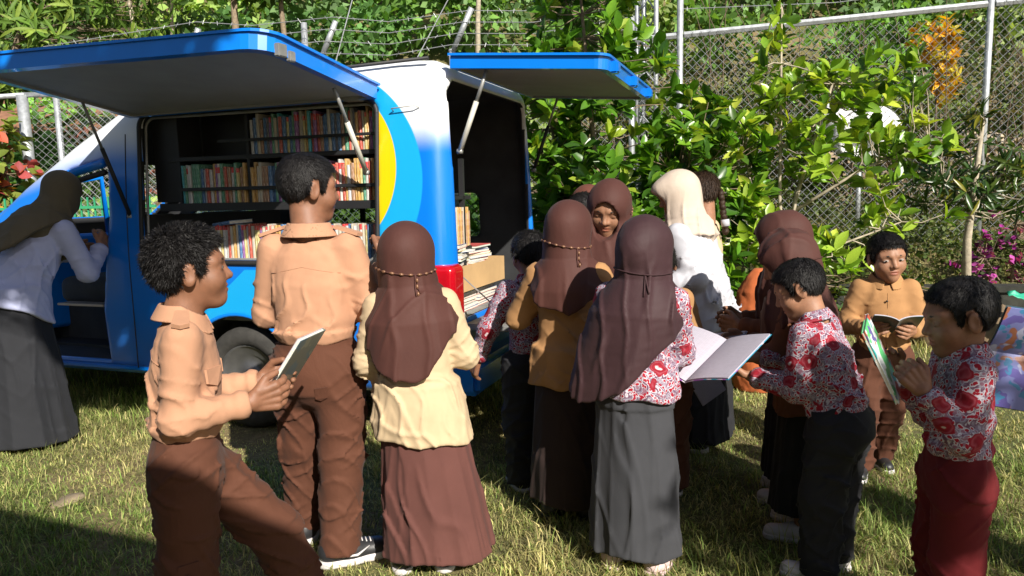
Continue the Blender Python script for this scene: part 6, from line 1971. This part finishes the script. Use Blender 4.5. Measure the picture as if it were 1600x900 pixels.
            zh = z_sh - drop + slx * x + 0.008 * np.sin(nf * th + ph[3])
            c = smax(c, zh - z, 0.008)
            c = smax(c, z - (z_sh + 0.05 * h), 0.03)
            inner = (e - 0.86 - fa * fold * down) * np.minimum(w, dd) * 0.85
            c = smax(c, -np.maximum(inner, z - zh - 0.05 * h), 0.008)
            d = smin(d, c, 0.045)
            d = d + hj.get('fold', 0.006) * FV(P) * np.clip((hc[2] - P[:, 2]) / 0.10 + 0.30, hj.get('crease', 0.16), 1) + hj.get('cre', 0.0) * W2(P)
            # the opening for the face
            o = ell(Q, (0, 0.088, hj.get('oz', -0.020)), (hj.get('ox', 0.052), 0.075, 0.083))
            d = smax(d, -o * hs, 0.008)
            return d
        R_ = 0.30 * h
        lo = np.array([-R_, -R_, 0], F4) + Tp((0, 0, 0)); hi = np.array([R_, R_, 0], F4) + Tp((0, 0, 0))
        lo = np.minimum(lo, hc - 0.16); hi = np.maximum(hi, hc + 0.16)
        lo[2] = Tp((0, 0, z_sh - max(db, dsd, df)))[2] - 0.06; hi[2] = hc[2] + 0.16
        v, q = surface(f_veil, lo, hi, vx * 0.85)
        vl = np_obj('head_veil', v, q, M[hj['mat']], root, True)
        def on_veil(thd, zq, off=0.003):
            """point on the veil round the head, angle from the back, height in head units"""
            a = math.radians(thd)
            dr = RH @ np.array([math.sin(a), -math.cos(a), 0], F4)
            c0 = hc + RH @ np.array([0, -0.01, zq], F4) * F4(hs)
            lo_, hi_ = 0.0, 0.3
            for _ in range(18):
                m_ = (lo_ + hi_) / 2
                if f_veil((c0 + dr * m_)[None])[0] < 0: lo_ = m_
                else: hi_ = m_
            return c0 + dr * (lo_ + off)
        if hj.get('cord'):
            zc = hj.get('cz', -0.05)
            mb = MB()
            ang = list(range(-100, 101, 8))
            ps = [on_veil(a, zc - 0.012 * math.sin(math.radians(a * 1.7 + 40))) for a in ang]
            mb.tube(ps, 0.003 * hs, 5)
            ta = hj.get('tail', 30)
            for da, ln in ((0, 0.075), (7, 0.065)):
                tl = [on_veil(ta + da * s_, zc - 0.01 - ln * s_) for s_ in (0, 0.25, 0.5, 0.75, 1.0)]
                mb.tube(tl, 0.003 * hs, 5)
            mb.obj('veil_cord', M[hj['mat']], vl, True)
            if hj.get('cord') == 'beads':
                for i in range(1, len(ps) - 1, 2):
                    p = ps[i]; q_ = ps[i + 1]
                    MB().tube([p, (p + q_) / 2, q_], [0.003 * hs, 0.0055 * hs, 0.003 * hs], 6).obj('bead', M['bead'], vl, True)
                for s_ in (0.3, 0.6, 0.95):
                    p = on_veil(ta + 3, zc - 0.01 - 0.07 * s_, 0.006)
                    MB().tube([p + np.array([0, 0, 0.008]), p, p - np.array([0, 0, 0.008])], [0.003, 0.0058, 0.003], 6).obj('bead', M['bead'], vl, True)
    return root, dict(arms=arms, hc=hc, T=Tp, h=h, RH=RH)

M['rust_blouse'] = mat_cloth('rust_brown_cotton', (0.15, 0.06, 0.032))
GP = 'pupils and teachers around the van'
PEOPLE = {}
def P_(key, **sp):
    sp.setdefault('seed', len(PEOPLE) * 3 + 5)
    sp.setdefault('group', GP)
    PEOPLE[key] = make_person(sp)

P_('lean_woman', label='woman in olive veil and long black skirt leaning into the van cab', pos=(-2.86, 4.20), rot=-14, h=1.66, lean=26, side=8, hhx=0, hh=0.142,
   head=(0, 20, 0), hvox=0.006, face=False, skin='skin',
   armL=((-0.3, 0.5, -0.9), (0.1, 0.9, 0.1)), armR=((0.22, 0.35, -1), (-0.25, 0.75, 0.55)),
   top=dict(mat='bluish_shirt', hem=-0.03, flare=0.012, amp=0.009), bottom=dict(kind='skirt', mat='skirt_black', hem=0.02, wt=0.10, wb=0.17, dt=0.085, db=0.15, pleats=8, pamp=0.06),
   hijab=dict(mat='hijab_olive', back=0.15, side=0.01, front=0.10, spread=0.3, pw=3.0, folds=5, slant=0.25), shoes='shoe_black', soles='shoe_black')
P_('book_boy', label='boy with curly black hair holding a thin book, nearest on the left', pos=(-0.95, 2.07), rot=-70, h=1.31, lean=3, head=(4, -4, 0), hvox=0.0034, vox=0.008,
   armR=((0.12, -0.10, -1), (-0.10, 0.95, 0.12), (-1, 0, 0.15), 34), armL=((-0.1, 0.05, -1), (0.16, 0.9, 0.12), (1, 0, 0.15), 34),
   legR=dict(foot=(0.07, -0.06)), legL=dict(foot=(-0.07, 0.34), knee=0.045),
   top=dict(mat='peach', hem=0.06, tucked=True, collar=True, epaulette=True, pocket=(1, -1), amp=0.010), bottom=dict(kind='trousers', mat='brown', waist=0.09, bag=0.93, pocket=((0, -0.045, -62), (0, -0.20, 88))),
   hair=dict(t=0.020, rough=0.0065, n=5200, len=0.024, lift=0.5, rand=0.55, flow=0.6), skin='skin_dark', shoes='shoe_black', gaze=(0.003, 0.0), girth=0.88)
P_('tall_boy', label='tall boy in peach shirt seen from behind, facing the shelves, black and white sneakers', pos=(-0.745, 2.76), rot=-6, h=1.54, head=(-52, 4, 0), hh=0.152, hvox=0.0036, vox=0.009,
   armL=((-0.22, 0.10, -1), (0.20, 0.9, 0.35)), armR=((0.30, 0.12, -1), (0.02, 0.75, 0.75), (-1, 0.2, 0.1), 40),
   legL=dict(foot=(-0.14, 0.14), turn=10), legR=dict(foot=(0.07, -0.05), turn=-62), hipx=0.0,
   top=dict(mat='peach', hem=0.06, tucked=True, collar=True, epaulette=True, amp=0.009), bottom=dict(kind='trousers', mat='brown', waist=0.09, bag=0.86, pocket=((0, -0.05, 24),)),
   hair=dict(t=0.016, rough=0.0026, n=6000, len=0.018, lift=0.20, rand=0.2, flow=1.1), skin='skin_dark', shoes='shoe_black', stripes=True, shoe=1.05)
P_('cream_girl', label='girl in cream blouse, brown veil and long brown skirt, back to the camera', pos=(-0.355, 2.66), rot=4, h=1.28, head=(-14, 4, 0), hvox=0.0045, vox=0.008, side=-2,
   armL=((-0.24, 0.06, -1), (0.22, 0.9, 0.15)), armR=((0.36, 0.06, -1), (-0.22, 0.9, 0.20)),
   top=dict(mat='cream', hem=-0.10, flare=0.018, slant=-0.12, amp=0.009, arm=1.12), bottom=dict(kind='skirt', mat='brown_skirt', hem=0.055, wb=0.166, db=0.13, pleats=7, pamp=0.05, shift=(0.065, 0)),
   hijab=dict(mat='hijab_brown', back=0.21, side=0.07, front=0.15, spread=0.45, slant=0.22, cord='beads', tail=32, cz=-0.045, pw=1.6, bulk=1.14, folds=6, famp=0.07), shoes='shoe_black', girth=0.9)
P_('reach_boy', label='boy in red batik shirt and black trousers at the open back of the van', pos=(0.10, 3.40), rot=14, h=1.21, head=(8, 8, 0), lean=6, hvox=0.0055, vox=0.010,
   armL=((-0.55, 0.10, -1), (-0.25, 0.35, -0.9)), armR=((0.3, 0.5, -0.8), (-0.2, 0.9, 0.1)),
   top=dict(mat='batik', hem=0.03, tucked=True, collar=True, arm=1.15), bottom=dict(kind='trousers', mat='black_cloth', waist=0.05, bag=1.0),
   hair=dict(t=0.016, rough=0.004, n=2600, len=0.022), skin='skin_dark', shoes='shoe_black', face=False)
P_('tan_girl', label='girl in brown veil, tan blouse and dark brown skirt beside the batik boy', pos=(0.235, 3.07), rot=-14, h=1.34, head=(-5, 6, 4), hvox=0.0055, vox=0.0095, hh=0.16,
   armL=((-0.5, 0.25, -0.9), (0.35, 0.8, 0.35)), armR=((0.35, 0.3, -0.9), (-0.2, 0.9, 0.2)),
   top=dict(mat='tan', hem=-0.055, flare=0.006, arm=1.12), bottom=dict(kind='skirt', mat='dark_brown_skirt', hem=0.07, wb=0.135, db=0.12, pleats=7, pamp=0.04),
   hijab=dict(mat='hijab_brown', back=0.115, side=0.03, front=0.13, spread=0.1, cord='beads', tail=38, cz=-0.055, pw=1.4, bulk=1.12), shoes='shoe_black', soles='shoe_black', face=False)
P_('hidden_boy', label='boy with short black hair between two brown veiled girls, his tan collar just showing', pos=(0.38, 3.90), rot=-18, h=1.375, head=(-8, 8, 0), hvox=0.006, vox=0.014,
   top=dict(mat='tan', hem=0.03, tucked=True, collar=True), bottom=dict(kind='trousers', mat='brown', bag=1.0), hair=dict(t=0.014, rough=0.003, n=2000, len=0.018), face=False, hh=0.158)
P_('back_girl', label='red-brown veiled girl mostly hidden behind the boy with short black hair', pos=(0.46, 4.30), rot=40, h=1.42, head=(0, 12, 0), hvox=0.007, vox=0.014, hh=0.158,
   top=dict(mat='tan', hem=-0.05), bottom=dict(kind='skirt', mat='brown_skirt', hem=0.07, wb=0.14, db=0.12), hijab=dict(mat='hijab_red', back=0.14, side=0.06, front=0.14, spread=0.2), face=False)
P_('smile_girl', label='girl with lowered eyes and brown veil, her face towards the camera', pos=(0.475, 3.55), rot=156, h=1.425, head=(4, 24, -6), hvox=0.0034, vox=0.011, eyes=0.0, hh=0.163,
   armL=((-0.2, 0.4, -0.9), (0.3, 0.9, 0.1)), armR=((0.2, 0.4, -0.9), (-0.3, 0.9, 0.1)),
   top=dict(mat='tan', hem=-0.05), bottom=dict(kind='skirt', mat='brown_skirt', hem=0.07, wb=0.14, db=0.12), hijab=dict(mat='hijab_brown', back=0.14, side=0.06, front=0.16, spread=0.2, cord='beads', tail=-60, cz=-0.02, bulk=1.1, ox=0.056, oz=-0.012))
P_('plum_girl', label='girl in large dark plum veil, red batik blouse and washed black skirt', girth=0.82, side=3, pos=(0.437, 2.62), rot=-24, h=1.29, head=(-12, 10, 0), hvox=0.0045, vox=0.008, lean=3,
   armL=((-0.3, 0.15, -1), (0.2, 0.9, 0.0)), armR=((0.04, 0.40, -1), (-0.10, 0.9, -0.1)),
   top=dict(mat='batik', hem=0.015, flare=0.0, arm=1.08), bottom=dict(kind='skirt', mat='grey_black', hem=0.065, waist=0.085, wt=0.092, wb=0.132, dt=0.072, db=0.108, pleats=6, pamp=0.05, yoke=0.015, pow=0.6),
   hijab=dict(mat='hijab_plum', back=0.27, side=0.17, front=0.16, spread=0.35, slant=0.75, shift=(-0.045, 0.0), cord='plain', tail=30, cz=-0.075, bulk=1.10, pw=1.2, folds=6, famp=0.07, bun=True, cre=0.0008), shoes='sock_pale', soles='sock_pale', socks='sock_pale', face=False)
P_('pocket_boy', label='child in tan shirt half hidden between the plum veil and the white blouse', pos=(0.66, 3.30), rot=0, h=1.16, head=(0, 10, 0), hvox=0.007, vox=0.011,
   armR=((0.32, 0.0, -1), (0.0, 0.7, -0.6)),
   top=dict(mat='tan', hem=-0.05, flare=0.01, arm=1.1), bottom=dict(kind='trousers', mat='brown', bag=1.0), hair=dict(t=0.014, rough=0.003, n=1200, len=0.02), face=False)
P_('teacher', label='woman in beige veil, white blouse and dark skirt bending over the pupils', pos=(1.005, 3.92), rot=58, h=1.49, lean=10, head=(30, 20, 0), hvox=0.005, vox=0.0095, hh=0.148,
   armL=((-0.10, -0.38, -0.93), (-0.45, 0.88, -0.12), (0.6, 0.2, -0.8), 35), armR=((0.15, 0.1, -1), (-0.2, 0.9, 0.1)),
   top=dict(mat='white_shirt', hem=-0.07, flare=0.012, amp=0.012, arm=1.12), bottom=dict(kind='skirt', mat='black_cloth', hem=0.05, wb=0.145, db=0.125, pleats=7, pamp=0.05),
   hijab=dict(mat='hijab_beige', back=0.03, side=0.015, front=0.13, spread=0.1, peak=True, folds=9, famp=0.08, fold=0.007, bulk=1.1), shoes='shoe_black', soles='shoe_white', face=False, girth=1.2, shw=1.1)
P_('braid_woman', label='person with brown braided hair and white hair tie behind the beige veiled woman', pos=(1.17, 4.50), rot=60, h=1.475, head=(0, 14, 0), hvox=0.006, vox=0.014, hh=0.155,
   top=dict(mat='cream', hem=-0.05), bottom=dict(kind='skirt', mat='brown_skirt', hem=0.07, wb=0.14, db=0.12), hair=dict(t=0.018, rough=0.005, n=2600, len=0.03, mat='hair_brown', braid=True, low=-0.02), face=False)
P_('veil_girl_back', label='farther of two brown veiled girls reading side by side, veil sticking out higher', pos=(1.255, 3.22), rot=66, h=1.28, head=(4, 18, 0), hvox=0.0055, vox=0.0105, lean=6,
   armL=((-0.15, 0.1, -1), (0.3, 0.9, 0.0)), armR=((0.15, 0.2, -1), (-0.3, 0.9, 0.0)),
   top=dict(mat='rust_blouse', hem=-0.05), bottom=dict(kind='skirt', mat='black_cloth', hem=0.09, wb=0.125, db=0.11), hijab=dict(mat='hijab_brown', back=0.12, side=0.07, front=0.15, spread=0.2, bulk=1.07, fold=0.011, crease=0.8, cord='plain', cz=-0.03, tail=20), shoes='shoe_white', face=False, hh=0.178)
P_('veil_girl_front', label='nearer of two brown veiled girls, behind the boy with the large open book', pos=(1.165, 2.87), rot=62, h=1.22, head=(10, 26, 0), hvox=0.0055, vox=0.010, lean=8,
   armL=((-0.1, 0.2, -1), (0.35, 0.85, -0.1)), armR=((0.15, 0.2, -1), (-0.3, 0.9, 0.0)),
   top=dict(mat='rust_blouse', hem=-0.07), bottom=dict(kind='skirt', mat='black_cloth', hem=0.09, wb=0.125, db=0.11), hijab=dict(mat='hijab_brown', back=0.13, side=0.07, front=0.15, spread=0.2, bulk=1.07, fold=0.011, crease=0.8, cord='plain', cz=-0.03, tail=20), shoes='shoe_white', face=False, hh=0.178)
P_('open_book_boy', label='boy in red batik shirt and black trousers bending over a large open book', pos=(1.12, 2.54), rot=48, h=1.155, lean=17, head=(20, 26, 4), hvox=0.0036, vox=0.0085, hipy=-0.03,
   armL=((-0.05, 0.10, -1), (0.06, 0.95, 0.10), (0.35, 0, 1), 30), armR=((0.15, 0.45, -0.9), (-0.35, 0.9, 0.15), (-0.3, 0, 1), 30),
   top=dict(mat='batik', hem=0.015, tucked=True, collar=True, arm=1.12, amp=0.009), bottom=dict(kind='trousers', mat='black_cloth', waist=0.05, bag=1.0),
   hair=dict(t=0.014, rough=0.0026, n=6000, len=0.020, lift=0.20, rand=0.22, flow=1.1), skin='skin', shoes='shoe_white', eyes=0.0, girth=0.95)
P_('front_boy', label='boy in tan shirt facing the camera with a small open book', pos=(1.775, 3.50), rot=164, h=1.16, head=(12, 6, 5), hvox=0.0032, vox=0.009, hh=0.182,
   armL=((-0.30, 0.05, -1), (0.42, 0.85, 0.05), (1, 0, 0.4), 35), armR=((0.34, 0.05, -1), (-0.42, 0.85, 0.10), (-1, 0, 0.4), 35),
   legL=dict(foot=(-0.03, -0.10)), legR=dict(foot=(0.09, 0.06)),
   top=dict(mat='tan', hem=0.02, tucked=True, collar=True, placket=True, arm=1.05, amp=0.0065), bottom=dict(kind='trousers', mat='brown', waist=0.09, bag=0.9),
   hair=dict(t=0.015, rough=0.0026, n=5400, len=0.022, lift=0.2, rand=0.2, flow=1.1), shoes='shoe_black', gaze=(0.004, -0.002))
P_('red_trouser_boy', label='boy in batik shirt and dark red trousers reading an upright book', pos=(1.30, 2.10), rot=78, h=1.12, head=(4, 12, 0), hvox=0.0032, vox=0.0075, hh=0.19,
   armL=((-0.10, 0.18, -1), (0.12, 0.62, 0.80), (1, 0.2, 0.1), 40), armR=((0.12, 0.25, -1), (-0.12, 0.62, 0.78), (-1, 0.2, 0.1), 40),
   top=dict(mat='batik', hem=0.045, tucked=True, collar=True, arm=1.12), bottom=dict(kind='trousers', mat='maroon', waist=0.08, bag=0.92),
   hair=dict(t=0.0125, rough=0.0024, n=6400, len=0.018, lift=0.18, rand=0.20, flow=1.1), skin='skin_dark', eyes=0.0, shoes='shoe_black')

# ------------------------------------------------------------------ books in hands
def mat_art(name, base, accents, scale=14.0, seed=0.0):
    m = bpy.data.materials.new(name); nt, bs, out = nodes_of(m)
    v = texco(nt); mp = nt.nodes.new('ShaderNodeMapping'); mp.inputs['Location'].default_value = (seed, seed * 2, 0); nt.links.new(v, mp.inputs[0]); v = mp.outputs[0]
    c = base
    for i, a in enumerate(accents):
        mp2 = nt.nodes.new('ShaderNodeMapping'); mp2.inputs['Location'].default_value = (i * 3.1, i * 1.7, i); nt.links.new(v, mp2.inputs[0])
        n_ = noise(nt, mp2.outputs[0], scale * (1 + 0.3 * i), 2)
        k = ramp(nt, n_, [(0.56, (0, 0, 0)), (0.58, (1, 1, 1))])
        c = mixc(nt, k, c, a)
    nt.links.new(c, bs.inputs['Base Color'])
    bs.inputs['Roughness'].default_value = 0.35
    return m
M['art_teal'] = mat_art('teal_picture_cover', (0.70, 0.74, 0.74), [(0.04, 0.42, 0.44), (0.10, 0.50, 0.18), (0.45, 0.08, 0.05), (0.12, 0.10, 0.32)], 9)
M['art_violet'] = mat_art('violet_picture_page', (0.20, 0.22, 0.50), [(0.45, 0.47, 0.66), (0.36, 0.14, 0.08), (0.12, 0.10, 0.34), (0.06, 0.22, 0.42)], 11, 2.0)
M['art_dark'] = mat_art('dark_picture_cover', (0.10, 0.13, 0.12), [(0.18, 0.20, 0.16), (0.05, 0.12, 0.16)], 9, 4.0)
M['art_purple'] = mat_art('purple_teal_cover', (0.02, 0.30, 0.46), [(0.36, 0.10, 0.46), (0.60, 0.55, 0.62)], 10, 6.0)
def mat_print(name, c):
    m = bpy.data.materials.new(name); nt, bs, out = nodes_of(m)
    v = texco(nt, 'Object', (30, 75, 30))
    w = nt.nodes.new('ShaderNodeTexBrick'); w.inputs['Scale'].default_value = 1.0; nt.links.new(v, w.inputs[0])
    w.inputs['Color1'].default_value = (*[x * 0.82 for x in c], 1); w.inputs['Color2'].default_value = (*[x * 0.93 for x in c], 1); w.inputs['Mortar'].default_value = (*c, 1)
    w.inputs['Mortar Size'].default_value = 0.04
    nt.links.new(w.outputs[0], bs.inputs['Base Color']); bs.inputs['Roughness'].default_value = 0.7
    return m
M['page'] = mat_print('printed_page', (0.46, 0.43, 0.50))

def frame(o, x, n):
    """matrix with local X along x and local Z along n"""
    x = Vector(x).normalized(); n = Vector(n); n = (n - x * n.dot(x)).normalized(); y = n.cross(x)
    return Matrix(((x.x, y.x, n.x, o[0]), (x.y, y.y, n.y, o[1]), (x.z, y.z, n.z, o[2]), (0, 0, 0, 1)))

def held_book(Mx, w, h, t, cover, label, open_=None, back=None):
    """closed: w x h slab of thickness t. open_: angle of each half (deg) about the spine (local Y)"""
    root = empty('book'); root.matrix_world = Mx; tag(root, label, 'book', 'books in readers hands')
    if open_ is None:
        MB().box((-w / 2, -h / 2, 0.001), (w / 2 - 0.002, h / 2, t - 0.001)).obj('pages', M['pages'], root)
        MB().box((-w / 2 - 0.001, -h / 2 - 0.002, t - 0.0009), (w / 2 + 0.001, h / 2 + 0.002, t + 0.001)).obj('cover', M[cover], root)
        MB().box((-w / 2 - 0.001, -h / 2 - 0.002, -0.001), (w / 2 + 0.001, h / 2 + 0.002, 0.0009)).obj('cover', M[back or cover], root)
        MB().box((w / 2 + 0.001, -h / 2 - 0.002, -0.001), (w / 2 + 0.003, h / 2 + 0.002, t + 0.001)).obj('spine', M[back or cover], root)
        return root
    for s_, ang in ((-1, open_[0]), (1, open_[1])):
        a = math.radians(ang)
        def pt(u, off):      # u along the half page, with a swell near the spine
            sw = 0.012 * math.sin(PI * min(1, u / w)) ** 0.7 * (1 - u / w * 0.5)
            return Vector((s_ * (u * math.cos(a) - (off + sw) * math.sin(a) * 0.3), 0, u * math.sin(a) + (off + sw) * math.cos(a)))
        n = 10
        for nm, o0, o1, ex, mt in (('pages', 0.0005, t, 0.0, 'page'), ('cover', -0.0015, 0.0003, 0.004, cover)):
            v, f = [], []
            for i in range(n + 1):
                u = (w + ex) * i / n
                for yy in (-h / 2 - ex, h / 2 + ex):
                    lo_ = pt(u, o0); hi_ = pt(u, o1)
                    v += [(lo_.x, yy, lo_.z), (hi_.x, yy, hi_.z)]
            for i in range(n):
                b = 4 * i
                f += [(b, b + 4, b + 6, b + 2), (b + 1, b + 3, b + 7, b + 5), (b, b + 1, b + 5, b + 4), (b + 2, b + 6, b + 7, b + 3)]
            f += [(0, 2, 3, 1), (4 * n, 4 * n + 1, 4 * n + 3, 4 * n + 2)]
            MB().add(v, f).obj(nm, M[mt if nm == 'cover' else (back or 'page')], root, False)
    return root
def world_pt(key, p):
    r = PEOPLE[key][0]
    return Matrix.Translation(r.location) @ Matrix.Rotation(r.rotation_euler.z, 4, 'Z') @ Vector([float(x) for x in p])
def world_dir(key, d):
    return Matrix.Rotation(PEOPLE[key][0].rotation_euler.z, 3, 'Z') @ Vector(d)
def hands(key, reach=0.06):
    a = PEOPLE[key][1]['arms']
    L = a['L'][2] + a['L'][3] * reach; R_ = a['R'][2] + a['R'][3] * reach
    return world_pt(key, L), world_pt(key, R_), world_pt(key, (L + R_) / 2)
# curly boy: thin book held upright between both hands
L, R_, m_ = hands('book_boy', 0.075)
held_book(frame(m_ + Vector((0.035, 0.02, 0.055)), Vector((0.16, 0.95, 0.0)), Vector((-0.80, 0.0, 0.55))), 0.17, 0.22, 0.010, 'page', 'thin book with a white and blue edge in the curly haired boy\'s hands', None, 'art_dark')
# bending batik boy: large open book
L, R_, m_ = hands('open_book_boy', 0.06)
held_book(frame(m_ + Vector((-0.13, -0.02, 0.015)), Vector((0.55, -0.62, -0.12)), Vector((-0.25, -0.40, 0.88))), 0.215, 0.27, 0.007, 'art_purple', 'large open book with teal and purple cover held by the bending batik boy', (4, 26))
L, R_, m_ = hands('front_boy', 0.055)
held_book(frame(m_ + Vector((0.0, -0.03, 0.02)), world_dir('front_boy', (1, 0, 0)), Vector((0.05, 0.5, 0.85))), 0.10, 0.15, 0.006, 'art_dark', 'small open book in the hands of the boy facing the camera', (14, 14))
L, R_, m_ = hands('red_trouser_boy', 0.06)
held_book(frame(m_ + Vector((-0.05, 0.0, 0.02)), Vector((0.46, 0.85, 0.19)), Vector((0.77, -0.50, 0.40))), 0.15, 0.23, 0.008, 'art_teal', 'teal and white picture book held upright by the boy in dark red trousers', None, 'art_teal')
L, R_, m_ = hands('pocket_boy', 0.06)
held_book(frame(R_ + Vector((0.06, -0.06, -0.06)), Vector((0.45, -0.2, -0.8)), Vector((0.45, -0.85, 0.3))), 0.22, 0.16, 0.004, 'page', 'pale booklet hanging beside the washed black skirt', None, 'page')
L, R_, m_ = hands('veil_girl_front', 0.05)
held_book(frame(m_ + Vector((-0.05, 0.0, 0.0)), world_dir('veil_girl_front', (1, 0, 0)), Vector((-0.2, -0.1, 0.9))), 0.13, 0.18, 0.005, 'page', 'white open booklet in front of the nearer veiled girl', (10, 16))
# the reader just outside the picture at the right, whose book reaches in
P_('edge_reader', label='child just outside the right edge holding the violet picture book', pos=(2.02, 2.30), rot=80, h=1.15, head=(0, 20, 0), hvox=0.007, vox=0.013,
   armL=((-0.1, 0.3, -1), (0.05, 0.9, 0.1)), armR=((0.1, 0.3, -1), (-0.05, 0.9, 0.1)),
   top=dict(mat='tan', hem=0.02, tucked=True), bottom=dict(kind='trousers', mat='brown'), hair=dict(t=0.013, rough=0.003, n=900, len=0.02), face=False)
L, R_, m_ = hands('edge_reader', 0.05)
held_book(frame(Vector((1.61, 2.25, 0.86)), Vector((0.10, -0.16, 0.95)), Vector((-0.25, -0.9, -0.1))), 0.17, 0.26, 0.006, 'art_dark', 'open violet picture book reaching in at the right edge', (12, 20), 'art_violet')
